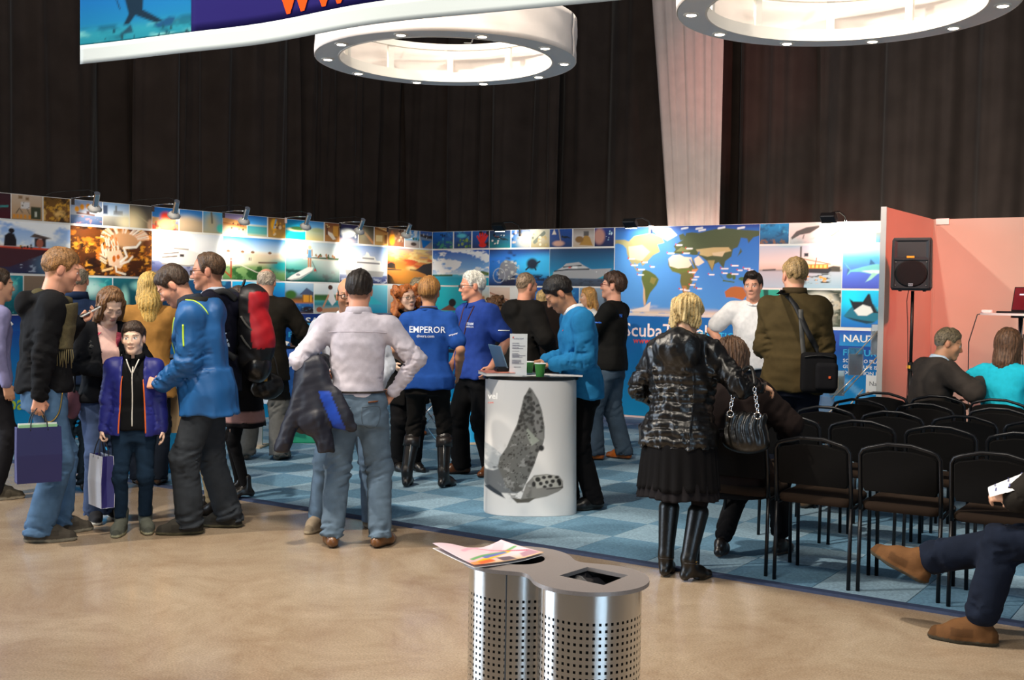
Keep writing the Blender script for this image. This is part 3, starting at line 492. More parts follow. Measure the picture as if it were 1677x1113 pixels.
# ------------------------------------------------------------------ walls of the booth
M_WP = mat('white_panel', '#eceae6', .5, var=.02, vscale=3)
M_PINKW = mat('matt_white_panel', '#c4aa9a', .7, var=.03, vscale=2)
M_ALU = mat('aluminium_profile', '#c8c8c4', .35, .8)
wl = MB().box((-.05, -8.2, 0), (0, .05, 2.5)).build('wall_left', M_WP); tag(wl, kind='structure', label='long left booth wall covered with travel photographs')
wb = MB().box((0, 0, 0), (7.06, .05, 2.5)).build('wall_back', M_WP); tag(wb, kind='structure', label='back booth wall with photographs and a world map')
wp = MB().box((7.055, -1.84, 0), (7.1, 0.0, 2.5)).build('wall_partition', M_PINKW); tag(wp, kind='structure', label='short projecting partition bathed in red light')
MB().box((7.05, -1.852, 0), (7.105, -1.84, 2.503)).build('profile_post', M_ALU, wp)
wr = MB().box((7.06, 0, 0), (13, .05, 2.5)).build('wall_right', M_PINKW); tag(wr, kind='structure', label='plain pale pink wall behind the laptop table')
for k in range(6): MB().box((7.115+k*1.0, -.006, 0), (7.135+k*1.0, 0, 2.5)).build('panel_joint', M_PINKW, wr)
MB().box((7.13, -.015, 2.44), (7.27, 0, 2.505)).build('panel_clip', M_WP, wr)
Z1, Z2, Z3, Z4 = 2.24, 1.71, 1.305, 1.09     # heights of the white strips between the rows
def ly(px, py=400): return onX(px, py, 0)[1]
def bx_(px, py=400): return onY(px, py, 0)[0]
E1 = .004
def left_row(fn, edges, z0, z1, names=None, py=400):
    for i, (a, b) in enumerate(edges):
        ya_, yb = ly(a, py), ly(b, py); yb = min(yb, -.004); print_on(fn, i, (E1, ya_, z0), (0, 1, 0), (0, 0, 1), yb-ya_, z1-z0, wl, label=names[i] if names else None)
def back_row(fn, edges, z0, z1, py=400, names=None):
    for i, (a, b) in enumerate(edges):
        xa, xb = max(bx_(a, py), .004), bx_(b, py); print_on(fn, i, (xa, -E1, z0), (1, 0, 0), (0, 0, 1), xb-xa, z1-z0, wb, label=names[i] if names else None)
left_row(L1, [(-30, 17), (18.5, 69), (71, 114), (115, 167), (168.5, 211), (212, 248), (249, 292), (294, 331), (332.5, 364), (365, 404), (405, 437), (439, 467), (467.5, 500), (501, 530), (532, 556), (556.5, 586), (587.5, 612), (613.5, 635), (635.5, 662), (663.5, 687), (688.5, 708)], Z1+.012, 2.495, py=350)
left_row(L2, [(-30, 114.5), (115, 248), (248.5, 364), (365, 467), (468, 556), (556.5, 634), (634.5, 708)], Z2+.012, Z1-.012, names=['photo of people silhouetted on a red boat', 'photo of an orange and white sea slug', 'photo of a white cruise yacht', 'photo of a sandy beach under blue sky', 'photo of a woman on a paddle board', 'photo of a three deck motor yacht', 'photo of an orange sunset over dark islands'])
left_row(L3, [(-30, 37), (39, 106), (108, 183), (185, 246), (248, 300), (302, 378), (380, 466), (466.5, 513), (514.5, 556), (557, 634), (635, 708)], Z3+.01, Z2-.012, py=490)
back_row(B1, [(709, 742), (744, 772), (774, 801), (802, 836), (838, 868.5), (870, 900), (900.5, 937), (939, 973), (974, 1005.5)], Z1+.012, 2.495, py=390)
back_row(B2, [(709, 801), (801.5, 900), (900.5, 1005.5)], Z2+.012, Z1-.012, py=440, names=['photo of white clouds over a turquoise lagoon', 'photo of a diver behind a shipwreck bicycle', 'photo of a grey motor yacht at dusk'])
back_row(B3, [(709, 768), (770, 801), (802, 835), (866, 900), (900.5, 948), (949.5, 1005.5)], Z3+.01, Z2-.012, py=490)
back_row(R1, [(1245, 1292), (1294, 1360), (1360, 1400), (1400, 1432), (1435, 1460)], Z1+.012, 2.495, py=380)
back_row(R2, [(1243.5, 1379), (1380, 1449)], Z2+.012, Z1-.012, py=440, names=['photo of a moored ship lit at dusk', 'photo of a shark'])
back_row(R3, [(1243, 1276), (1277, 1377), (1378, 1449)], Z3-.035, Z2-.012, py=500, names=['photo of green water', 'photo of a pale seal head', 'photo of a black and white manta ray'])
mx0, mx1 = bx_(1007, 430), bx_(1243, 430)
print_on(world_map, None, (mx0, -E1, 1.345), (1, 0, 0), (0, 0, 1), mx1-mx0, 2.495-1.345, wb, label='world map with dive destinations marked in red')
def flat(name, p0, ux, w, h, fn, parent, label=None, res=24): return print_on(fn, None, p0, ux, (0, 0, 1), w, h, parent, name, label, res)
flat('blue_panel', (mx0, -E1, .04), (1, 0, 0), mx1-mx0, 1.3, lambda p: p.grad((0, '#129ad6'), (.5, '#0f7cc4'), (1, '#1266b4')), wb)
flat('blue_panel', (mx1+.01, -E1, .04), (1, 0, 0), 7.04-mx1, 1.19, lambda p: p.grad((0, '#0f9edb'), (.55, '#0c84cc'), (.8, '#1a54ac'), (.93, '#2c50b0'), (1, '#2a5ab8')).line([(.55, .5), (.78, .2)], .05, '#8ac8f0', .5), wb, res=40)
M_TW = mat('print_white', '#f4f4f2', .5); M_TRED = mat('print_red', '#e04a30', .5); M_TCY = mat('print_cyan', '#3cc0ee', .5)
XR = (1, 0, 0); ZU = (0, 0, 1); YR = (0, 1, 0)
tx = bx_(1022, 545); text_wall('lettering', 'ScubaTravel', (tx, -.007, 1.075), XR, ZU, 1.18, M_TW, wb, .012)
text_wall('lettering', 'www.scubatravel.com', (tx+.14, -.007, .985), XR, ZU, 1.0, M_TRED, wb, .01)
ox = bx_(1190, 545); text_wall('lettering', 'DESTINATIONS:', (ox-.62, -.007, 1.075), XR, ZU, .92, M_TCY, wb, .012, .085)
for k, s in enumerate(('RED SEA/MALDIVES/ISLANDS/GALAPAGOS/', 'COCOS/AZORES/SOCORRO/', 'TRUK/PALAU/PHILIPPINES')): text_wall('lettering', s, (ox-.72+.1*k, -.007, .975-.075*k), XR, ZU, (1.35, 1.0, 1.0)[k], M_TW, wb, .01, .045)
nx_ = bx_(1382, 551); flat('title_bar', (nx_-.05, -.006, 1.05), XR, 7.04-nx_+.05, .175, lambda p: p.grad((0, '#2a9ae0'), (1, '#2452b0')), wb)
text_wall('lettering', 'NAUTILUS', (nx_, -.009, 1.1), XR, ZU, .62, M_TW, wb, .02, .085)
text_wall('lettering', 'FEATURING:', (nx_, -.009, .94), XR, ZU, .6, M_TCY, wb, .015, .075)
for k, s in enumerate(('SOCORRO ISLANDS MEXICO', 'GUADALUPE ISLAND  GREAT', 'EXPEDITION DIVING WITH')): text_wall('lettering', s, (nx_, -.009, .86-.07*k), XR, ZU, .78, M_TW, wb, .02, .042)
flat('notice_card', (bx_(1418, 640), -.008, .50), XR, .3, .22, lambda p: p.grad((0, '#f4f2ee'), (1, '#f8f8f6')).ell(.1, .1, .06, .08, '#e08a20'), wb)
text_wall('lettering', 'Nautilus', (bx_(1424, 645), -.011, .60), XR, ZU, .24, mat('print_grey', '#6a6a6a'), wb)
# lower part of the left wall: navy title strips and blue picture below
def lower(y0, y1, tx1, tx2):
    flat('title_bar', (E1, y0, Z3-.155), YR, y1-y0, .155, lambda p: p.grad((0, '#1c5cb0'), (1, '#1a2c7c')), wl)
    flat('blue_panel', (E1, y0, .03), YR, y1-y0, Z3-.185, lambda p: p.grad((0, '#14a4de'), (.6, '#1484cc'), (1, '#1c50a8')), wl)
    text_wall('lettering', tx1, (.008, y0+.06, Z3-.125), YR, ZU, (y1-y0)*.8, M_TW, wl, .02, .085)
    text_wall('lettering', tx2, (.008, y0+.06, Z3-.29), YR, ZU, (y1-y0)*.4, M_TCY, wl, .015, .07)
flat('title_bar', (.02, -E1, Z3-.155), XR, mx0-.04, .155, lambda p: p.grad((0, '#1c5cb0'), (1, '#1a2c7c')), wb)
flat('blue_panel', (.02, -E1, .03), XR, mx0-.04, Z3-.185, lambda p: p.grad((0, '#14a4de'), (.6, '#1484cc'), (1, '#1c50a8')), wb)
text_wall('lettering', 'RED SEA  MALDIVES  DIVE SAFARIS', (.3, -.008, Z3-.125), XR, ZU, 2.2, M_TW, wb, .02, .085)
ya0 = ly(466, 530); lower(ya0, -.02, 'CASA MIA DIVE RESORT', 'FEATURES:')
lower(ly(248, 530), ya0-.02, 'LIVEABOARD SAFARIS', 'FEATURES:'); lower(-8.1, ly(248, 530)-.02, 'DIVE AND CRUISE', 'FEATURES:')

# ------------------------------------------------------------------ black stage drapes and the pale sheer
M_BLK = mat('black_drape', '#443a35', .95, var=.15, vscale=3, bump=.15, bscale=300, sheen=.15, spec=.1)
M_SHEER = mat('sheer_voile', '#dcc6bc', .9, var=.06, vscale=6, spec=.1)
def drape(label, p0, p1, z0, z1, m, seed, folds, amp, sweep=None, group=None, nz=26, name='stage_drape', cat='curtain'):
    rs = np.random.RandomState(seed); p0 = np.array(p0, float); p1 = np.array(p1, float); L = np.linalg.norm(p1-p0); d = (p1-p0)/L; nrm = np.array([-d[1], d[0]])
    n = int(L*30); t = np.linspace(0, 1, n); zz = np.linspace(z0, z1, nz); G = np.zeros((nz, n, 3))
    ks = [(folds*q, rs.rand()*7, a) for q, a in ((1, 1.), (1.73, .55), (2.9, .35), (.43, .7), (5.3, .16))]
    for i, z in enumerate(zz):
        h = (z-z0)/(z1-z0); w = np.zeros(n)
        for k, ph, a in ks: w += a*np.sin(2*PI*k*(t+.012*np.sin(5*h+ph))*L+ph)
        w = np.sign(w)*np.abs(w)**.8*amp*(.75+.25*h)
        tt = t if sweep is None else sweep(t, h)
        X = p0+np.outer(tt*L, d)+np.outer(w, nrm); G[i, :, :2] = X; G[i, :, 2] = z
    nr, nc = nz, n; i, j = np.meshgrid(np.arange(nr-1), np.arange(nc-1), indexing='ij'); a = (i*nc+j).ravel(); F = np.stack([a, a+1, a+nc+1, a+nc], 1)
    o = mesh_np(name, G.reshape(-1, 3), F, m, None, True); thick(o, .006); return tag(o, label, cat, group)
DG = 'black stage drapes behind the booth walls'
dl = [(-9.5, -6.5), (-7.6, -3.4), (-4.25, -1.5), (-2.7, 1.6)]
dn = ['widest black drape at the left edge of the picture', 'black drape above the beach and yacht photographs', 'black drape above the paddle board photograph', 'finely pleated black drape above the inner corner of the walls']
for k, (a, b) in enumerate(dl): drape(dn[k], (-1.25-.55*(k % 2), a), (-1.25-.55*(k % 2), b), 0, 7.4, M_BLK, 10+k, (.8, .9, 1.2, 2.0)[k], (.10, .11, .12, .11)[k], group=DG)
gx_ = float(onY(1338, 320, 1.35)[0]); bl = [(-1.55, 1.3), (.3, 5.1), (4.15, gx_+.02), (gx_, 9.3), (8.5, 13)]
bn = ['black drape hanging left of the lower ring lamp', 'black drape between the ring lamp and the pale sheer', 'black drape right behind the pale sheer curtain', 'black drape right of the thin gap of light', 'black drape above the pale pink wall']
for k, (a, b) in enumerate(bl): drape(bn[k], (a, 1.35+.5*((k+(k > 2)) % 2)), (b, 1.35+.5*((k+(k > 2)) % 2)), 0, 7.4, M_BLK, 20+k, (1.1, .8, .9, 1.0, .8)[k], .13, group=DG, sweep=(lambda t, h: t*(1-.05*np.clip((.50-h)/.3, 0, 1))) if k == 2 else None)
hw = MB().box((-4, 2.6, 0), (15, 2.7, 7.5)).build('wall_hall', mat('hall_wall', '#9aa6b4', .8, var=.05)); tag(hw, kind='structure', label='pale hall wall seen in the gap between drapes')
sx0, sx1 = onY(1060, 20, .75)[0], onY(1181, 200, .75)[0]
wS = onY(1095, 365, .75)[0]; fr = (wS-sx0)/(sx1-sx0)
drape('pale pink sheer curtain gathered in front of the black drapes', (sx0, .75), (sx1, .75), 0, 7.4, M_SHEER, 31, 6.5, .02, sweep=lambda t, h: t*(1-fr*(1-np.clip((h-.3)/.55, 0, 1)))+fr*(1-np.clip((h-.3)/.55, 0, 1)), name='sheer_curtain')
# ------------------------------------------------------------------ ring lamps under the ceiling
M_PLATE = mat('ring_plate', '#e2e5e6', .5); M_RIMW = mat('ring_white_frame', '#f6f1e8', .6)
M_DRUM = mat('ring_fabric', '#f4e9e2', .9, var=.05, vscale=5, emit='#fff2e2', estr=.03); M_GLOW = mat('downlight_glow', '#fff2dc', .5, emit='#ffefd4', estr=14.); M_STEEL = mat('steel_wire', '#8a8a88', .4, .9)  # faint emission in the ring fabric imitates light shining through it
def ring_lamp(c, label, rz):
    t = empty('ring_lamp', c, rz, label, 'lamp', 'hanging ring lamps'); n = 96; RO, RI, HH = 1.0, .83, .31
    an = [2*PI*k/n for k in range(n)]
    def band(r0, z0, r1, z1): 
        mb = MB(); V = [(r0*math.cos(a), r0*math.sin(a), z0) for a in an]+[(r1*math.cos(a), r1*math.sin(a), z1) for a in an]
        return mb.add(V, [(k, (k+1) % n, n+(k+1) % n, n+k) for k in range(n)])
    def annulus(r0, r1, z0, z1):
        mb = MB(); V = []
        for r, z in ((r0, z0), (r1, z0), (r1, z1), (r0, z1)): V += [(r*math.cos(a), r*math.sin(a), z) for a in an]
        return mb.add(V, [(q*n+k, q*n+(k+1) % n, ((q+1) % 4)*n+(k+1) % n, ((q+1) % 4)*n+k) for q in range(4) for k in range(n)])
    smooth_angle(annulus(RI, RO, 0, .03).build('bottom_plate', M_PLATE, t)); smooth_angle(annulus(RI-.012, RI, -.004, .075).build('inner_rim', M_RIMW, t)); smooth_angle(annulus(RI-.02, RI+.02, HH-.05, HH).build('upper_rim', M_RIMW, t))
    G = []
    for i, z in enumerate(np.linspace(.0, HH, 9)): G.append([((RO+.004+.006*math.sin(9*a+i)*math.sin(PI*i/8))*math.cos(a), (RO+.004+.006*math.sin(9*a+i)*math.sin(PI*i/8))*math.sin(a), z) for a in an+[0]])
    thick(MB().sheet(G).build('drum_fabric', M_DRUM, t, True), .003, 1); 
    G = [[((RO-.03+.004*math.sin(13*a+2*i))*math.cos(a), (RO-.03+.004*math.sin(13*a+2*i))*math.sin(a), z) for a in an+[0]] for i, z in enumerate(np.linspace(.03, HH-.02, 5))]
    MB().sheet(G).build('lining', M_DRUM, t, True)
    for k in range(10):
        a = 2*PI*k/10; M = Matrix.Rotation(a, 4, 'Z'); MB().box((RI-.01, -.025, .03), (RI+.02, .025, HH-.03), M).build('post', M_RIMW, t)
        a = 2*PI*(k+.5)/10; x, y = .915*math.cos(a), .915*math.sin(a)
        d = MB().lathe([(.05, .002), (.05, -.006), (.034, -.008)], 16, (x, y), cap=False).build('downlight', M_RIMW, t); MB().lathe([(.033, -.003), (.03, -.009), (.001, -.011)], 16, (x, y)).build('bulb', M_GLOW, d)
    for k in range(3):
        a = 2*PI*k/3+.4; MB().tube([(RI*math.cos(a), RI*math.sin(a), HH), (.05*math.cos(a), .05*math.sin(a), 2.6)], .004, 6).build('cable', M_STEEL, t)
    MB().tube([(.2, -.1, 2.4), (.16, .0, .5), (.22, .05, .25), (.1, .3, .2), (-.1, .7, .3)], .005, 6).build('power_cable', M_STEEL, t)
    l = bpy.data.lights.new('ring_glow', 'POINT'); l.energy = 5; l.color = (1, .93, .84); l.shadow_soft_size = .25; o = bpy.data.objects.new('ring_glow', l); COL.objects.link(o); o.location = (c[0], c[1], c[2]+.22)  # unseen point light added to brighten the inside of the ring
ring_lamp((4.915, -6.12, 3.375), 'white fabric ring lamp hanging left, left of the pale sheer curtain', .3)
ring_lamp((8.06, -6.26, 3.335), 'white fabric ring lamp hanging at the upper right, cut by the picture edge', .1)

# ------------------------------------------------------------------ hanging banner, top left
M_VINYL = mat('banner_vinyl', attr=True, rough=.9, spec=.06)
PL = dep(128, 107, 7.0); PR = gz(985, -2, PL[2]); bd = (PR-PL)/np.linalg.norm(PR-PL); bn_ = np.array([-bd[1], bd[0], 0])
PR = PL+bd*4.2
t = empty('hanging_banner', PL, 0, 'hanging navy advertising banner with a white bottom band and orange web address', 'banner')
def wav(s, h): return bn_*(.03*math.sin(2.1*s+.5)+.012*math.sin(5*s+h))+np.array([0, 0, .012*math.sin(2.6*s+1.)])
def banner_part(name, s0, s1, h0, h1, fn, m, off=0., d=60):
    nx = int((s1-s0)*d); ny = max(4, int((h1-h0)*d)); p = Paint(nx, ny, (s1-s0)/(h1-h0)); fn(p)
    V = [bd*(s0+(s1-s0)*u)+wav(s0+(s1-s0)*u, 0)+np.array([0, 0, h0+(h1-h0)*v])-bn_*off for u, v in zip(p.u.ravel(), p.v.ravel())]
    n = nx+1; i, j = np.meshgrid(np.arange(ny), np.arange(nx), indexing='ij'); a = (i*n+j).ravel()
    return thick(mesh_np(name, V, np.stack([a, a+1, a+n+1, a+n], 1), m, t, True, p.c.reshape(-1, 3)), .002)
banner_part('bottom_band', 0, 4.2, 0, .115, lambda p: p.grad((0, '#adb4b4'), (1, '#aab1b1')), M_VINYL, d=30)
def diverpic(p):
    p.grad((0, '#1a6c7c'), (.2, '#1e7284'), (.4, '#12608a'), (1, '#0e5290')).noise('#6aa8a4', 4, 6, .5, .75, v1=.26, seed=201, a=.7).noise('#0a3448', 4, 5, .55, .75, v1=.34, seed=202, a=.6)
    p.poly([(.36, 1), (.56, 1), (.55, .55), (.74, .29), (.68, .25), (.48, .46), (.42, .3), (.37, .3), (.42, .5)], '#0c2030').poly([(.66, .22), (.8, .34), (.86, .32), (.82, .18), (.7, .16)], '#123e60').poly([(.34, .12), (.44, .3), (.46, .14)], '#163848').dots(5, 16, 0, 1, 0, .22, .02, .05, ('#0f3e4e', '#183c44')).line([(.34, .62), (.28, 1)], .015, '#0c2030')
sA = .948
banner_part('diver_photo', 0, sA, .115, .425, diverpic, M_VINYL, d=90)
banner_part('diver_photo_top', 0, sA, .425, .95, lambda p: p.grad((0, '#0e5290'), (1, '#1464a8')).poly([(.36, 0), (.56, 0), (.62, .3), (.6, .62), (.42, .66), (.38, .3)], '#0c2030').ell(.5, .74, .07, .1, '#0c2030').ell(.62, .45, .05, .2, '#3a4a54'), M_VINYL)
banner_part('navy_field', sA, 4.2, .115, .95, lambda p: p.grad((0, '#1c1650'), (1, '#1c1652')), M_VINYL, d=20)
V, F = text_np('www.scubatravel.com', .36, .012); V[:, 0] -= V[:, 0].min()
s0 = 1.60; W_ = [bd*(s0+x)+wav(s0+x, 0)+np.array([0, 0, .152+y])-bn_*.006 for x, y, _ in V]
mesh_np('lettering', W_, F, mat('banner_orange', '#d8430f', .9, spec=.06), t, False)
for s in (.02, 2.1, 4.15): MB().tube([bd*s+np.array([0, 0, .95]), bd*s+np.array([0, 0, 4.0])], .004, 6).build('cord', M_STEEL, t)

# ------------------------------------------------------------------ clip-on lamps along the wall tops
M_CHR = mat('chrome', '#e8e8ea', .12, 1.); M_BLKM = mat('black_metal', '#141414', .4, .3); M_LENS = mat('lamp_glow', '#ffffff', .5, emit='#fff0d8', estr=25.)
lamp_lbl = ['chrome clip lamp above the photo of people on a boat', 'chrome clip lamp above the photo of a cruise yacht', 'chrome clip lamp above the sandy beach photo', 'chrome clip lamp above the paddle board photo', 'chrome clip lamp above the three deck yacht photo', 'chrome clip lamp above the sunset photo']
for k, (px, aim) in enumerate(((118, .75), (249, .65), (365, .6), (467, .55), (556, .5), (634, .45))):
    y = ly(px, 330); t = empty('chrome_clip_lamp', (0, y, 2.5), 0, lamp_lbl[k], 'lamp', 'chrome lamps on the left wall')
    MB().box((-.055, -.02, -.06), (.015, .02, .012)).build('clamp', M_CHR, t)
    MB().tube([(0, 0, .01), (.2, 0, .02), (.41, 0, .01)], .006, 8).build('arm', M_CHR, t, True)
    MB().tube([(-.05, -.3, -.0), (-.04, -.2, .05), (.1, -.1, .07), (.3, -.02, .08), (.41, 0, .05)], .004, 6).build('cable', M_BLKM, t, True)
    M = Matrix.Translation((.41, 0, .02)) @ Matrix.Rotation(.7, 4, 'Y') @ Matrix.Rotation(.3, 4, 'X')
    h = MB().lathe([(.01, .03), (.03, .028), (.03, -.12), (.035, -.125)], 16, M=M).build('lamp_body', M_CHR, t, True)
    smooth_angle(h)
    MB().lathe([(.03, -.12), (.05, -.145), (.072, -.175), (.066, -.175), (.045, -.15)], 20, M=M, cap=False).build('reflector', M_RIMW, t, True)
    MB().lathe([(.001, -.15), (.02, -.165), (.001, -.18)], 10, M=M).build('bulb', M_LENS, t, True)
    spot('clip_lamp_light', (.36, y+.04, 2.33), (0, y+aim*.55, 2.05), 34, (1.0, .93, .80), 110, .8, .03)
for k, (px, lab) in enumerate(((853, 'black flood lamp above the diver photographs of the back wall'), (1066, 'black flood lamp clipped above the world map'), (1386, 'black flood lamp clipped above the shark photo'))):
    x = bx_(px, 371); t = empty('black_flood_lamp', (x, 0, 2.5), 0, lab, 'lamp', 'black flood lamps on the back wall')
    MB().box((-.015, -.03, -.09), (.015, .055, .012)).build('clamp', M_CHR, t)
    MB().tube([(0, -.02, .0), (0, -.06, .06), (-.02, -.2, .1), (-.05, -.36, .08), (-.06, -.44, .05)], .009, 8).build('arm', M_BLKM, t, True)
    M = Matrix.Translation((-.06, -.46, .02)) @ Matrix.Rotation(-.75, 4, 'X')
    MB().box((-.09, -.05, -.035), (.09, .07, .035), M, .01).build('lamp_head', M_BLKM, t)
    MB().box((-.075, .071, -.028), (.075, .074, .028), M).build('lens', M_LENS, t)
    spot('flood_lamp_light', (x-.05, -.40, 2.50), (x+.02, 0, 2.22), (40, 85, 85)[k], (1.0, .93, .80), 115, .8, .04)

# ------------------------------------------------------------------ curved pop-up counters
M_TOPB = mat('black_laminate', '#161618', .3); M_CYAN = mat('cyan_vinyl', '#1796cf', .45, var=.05, vscale=4)
def counter_base(name, label, c, rz, rx, ry, h, fn=None, m=None, cols=120, rows=150, crease=0., flare=0., cat='counter'):
    """curved front seen from the viewer's side (local -Y), full footprint a flattened oval"""
    t = empty(name, c, rz, label, cat)
    p = Paint(cols, rows, 2.6*rx/h); (fn or (lambda q: q.grad((0, '#ffffff'), (1, '#ffffff'))))(p)
    V = []
    for u, v in zip(p.u.ravel(), p.v.ravel()):
        q_ = (2*u-1)*1.06; x = rx*max(-1., min(1., q_)); y = -ry*max(0., 1-abs(x/rx)**2.78)**.36
        if abs(q_) > 1: y = (abs(q_)-1)*1.4
        k = 1+flare*(1-v)*max(0, u-.55)*2; w = crease*(math.sin(7*u+9*v+2*math.sin(5*v))*.5+math.sin(15*u-6*v)*.3+.6*abs(math.sin(4*u+5*v)))*(u**2)*(1-v*.6)
        V.append((x*k, y*k-w-.5*crease*math.sin(3*u+1)*(1-v), .012+(h-.035)*v))
    n = cols+1; i, j = np.meshgrid(np.arange(rows), np.arange(cols), indexing='ij'); a = (i*n+j).ravel()
    o = thick(mesh_np('front_graphic', V, np.stack([a, a+1, a+n+1, a+n], 1), m or M_PRINT, t, True, p.c.reshape(-1, 3) if fn else None), .003, 1)
    sup = lambda rr, s: [(rx*s*math.copysign(abs(math.cos(q))**.72, math.cos(q)), (ry*s)*math.copysign(abs(math.sin(q))**.72, math.sin(q))) for q in [2*PI*k/48 for k in range(48)]]
    smooth_angle(MB().prism(sup(1, 1.06), h-.025, h).build('top', M_TOPB, t)); MB().prism(sup(1, .97), 0, .02).build('base_plate', M_TOPB, t)
    for q in (-.55, .55): MB().box((q*rx-.012, .1*ry, .02), (q*rx+.012, .1*ry+.02, h-.025)).build('support_post', M_ALU, t)
    return t
def turtle(p):
    p.grad((0, '#e9e6e4'), (1, '#e4e4e4'))
    p.poly([(0, .53), (.06, .52), (.13, .49), (.22, .44), (.26, .40), (.26, .2), (0, .2)], '#b9bec2').noise('#f4f4f2', 10, 16, .5, .7, v0=.3, v1=.5, u1=.2, seed=301).noise('#6a7076', 8, 24, .55, .7, v0=.33, v1=.42, u1=.2, seed=302)
    p.poly([(0, .33), (.12, .33), (.22, .36), (.36, .3), (.42, .2), (.36, .17), (.2, .17), (.05, .21), (0, .25)], '#74777a')
    fl_ = [(.47, .95), (.50, .93), (.56, .86), (.60, .78), (.63, .66), (.63, .58), (.615, .53), (.57, .47), (.53, .38), (.47, .28), (.42, .20), (.36, .18), (.25, .21), (.2, .3), (.16, .36), (.18, .43), (.25, .51), (.3, .6), (.35, .68), (.38, .77), (.41, .87)]
    p.poly(fl_, '#6f6f6c').poly([(.5, .92), (.56, .84), (.61, .68), (.62, .56), (.56, .58), (.52, .7), (.5, .82)], '#868684').poly([(.44, .66), (.52, .6), (.58, .56), (.5, .52), (.46, .58)], '#9aa096')
    q = random.Random(3)
    def inside(x, y):
        r = False; n = len(fl_)
        for i in range(n):
            (x0, y0), (x1, y1) = fl_[i], fl_[(i+1) % n]
            if (y0 > y) != (y1 > y) and x < (x1-x0)*(y-y0)/(y1-y0)+x0: r = not r
        return r
    for k in range(330):
        x, y = q.uniform(.15, .62), q.uniform(.18, .92)
        if inside(x, y) and inside(x+.015, y) and inside(x-.015, y):
            big = y > .62 or (x > .42 and y < .5); p.ell(x, y, (.02 if big else .009)*q.uniform(.6, 1.1), (.014 if big else .007)*q.uniform(.6, 1.2), q.choice(['#2e2c2a', '#3c3a37', '#45423e']), .35, .85, .3)
    p.ell(.6, .505, .028, .022, '#262422', .3)
    p.poly([(.42, .17), (.45, .24), (.53, .305), (.66, .315), (.78, .3), (.82, .26), (.825, .21), (.78, .185), (.66, .15), (.5, .125), (.4, .13)], '#8b8883').poly([(.52, .29), (.66, .31), (.78, .295), (.82, .25), (.8, .215), (.66, .22), (.56, .21)], '#b9b6ae')
    for x, y, a, b in ((.57, .275, .028, .018), (.63, .29, .022, .012), (.69, .295, .024, .012), (.6, .245, .02, .014), (.66, .255, .018, .014), (.72, .262, .022, .014), (.64, .222, .02, .01), (.70, .232, .02, .012), (.76, .29, .022, .01), (.78, .262, .022, .018), (.53, .24, .02, .02)): p.ell(x, y, a, b, '#2e2b28', .3)
    p.ell(.79, .245, .018, .02, '#1e1c1a', .3).line([(.66, .205), (.82, .215)], .006, '#3a3632').poly([(.3, .14), (.4, .13), (.55, .14), (.48, .105), (.36, .1)], '#5a564e').noise('#54524e', 18, 30, .5, .66, u0=.28, u1=.5, v0=.13, v1=.24, seed=303, a=.8).poly([(.03, .2), (.14, .16), (.24, .13), (.2, .17), (.08, .22)], '#3a4048')
    p.noise('#c8c8c6', 26, 40, .62, .7, u0=.18, u1=.5, v0=.2, v1=.6, seed=305, a=.35)
tc_ = gz(866, 838); az = math.atan2(tc_[0]-CAM[0], tc_[1]-CAM[1])
CT = counter_base('popup_counter', 'white pop-up counter with a black and white sea turtle print', tc_, -az+.05, .325, .235, 1.0, turtle, cols=116, rows=170, crease=.012, flare=.06)
RZC = -az+.05
for body, m, z, w in (('vel', M_TW, .875, .065), ('.com', M_TRED, .845, .04)):
    V, F = text_np(body, 1, .02); V[:, 0] -= V[:, 0].min(); s = w/V[:, 0].max()
    mesh_np('lettering', [(-.318+x*s, -.6, z+y*s) for x, y, _ in V], F, m, CT, False)
    o = CT.children[-1]; P_ = conform([v.co[:] for v in o.data.vertices], None, [c for c in CT.children if c.name.startswith('front_graphic')][0], (0, 1, 0), .006)
    for v, q in zip(o.data.vertices, P_): v.co = q
def sc_front(p): p.grad((0, '#2c9a72'), (.28, '#3aa890'), (.34, '#8ab4cc'), (.45, '#3a74b8'), (1, '#24509c')).noise('#e8f0f2', 4, 5, .5, .66, v0=.3, v1=.5, seed=311, a=.8).ell(.7, .55, .2, .3, '#6a9cd0', .9, .6).noise('#1c6a50', 8, 8, .5, .7, v1=.25, seed=312, a=.6)
c2 = gz(512, 722); C2 = counter_base('popup_counter', 'blue pop-up counter with a red bird logo behind the draped jacket', c2, -math.atan2(c2[0]-CAM[0], c2[1]-CAM[1]), .40, .26, 1.02, sc_front, cols=70, rows=80)
V, F = text_np('Scuba', 1, .02); V[:, 0] -= V[:, 0].min()
mesh_np('lettering', [(-.285+x*.14, -.268, .80+y*.14) for x, y, _ in V], F, M_TW, C2, False)
for v in C2.children[-1].data.vertices: v.co.y = -.262*max(.05, 1-abs(v.co.x/.41)**(2/.72))**.36-.012
MB().prism([(-.37, .9), (-.33, .93), (-.28, .92), (-.24, .94), (-.25, .89), (-.29, .86), (-.31, .78), (-.335, .84), (-.375, .82), (-.35, .87)], -.226, -.220, 'y').build('bird_logo', M_TRED, C2)
c3 = gz(238, 770); counter_base('popup_counter', 'cyan curved counter standing behind the blonde woman in beige', c3, -math.atan2(c3[0]-CAM[0], c3[1]-CAM[1]), .42, .28, 1.0, None, M_CYAN, 60, 30)
text_wall('lettering', 'Live aboard', (.008, ly(6, 668)-.55, onX(10, 672, .008)[2]), YR, ZU, .95, mat('print_lime', '#b8d040'), wl, .02)
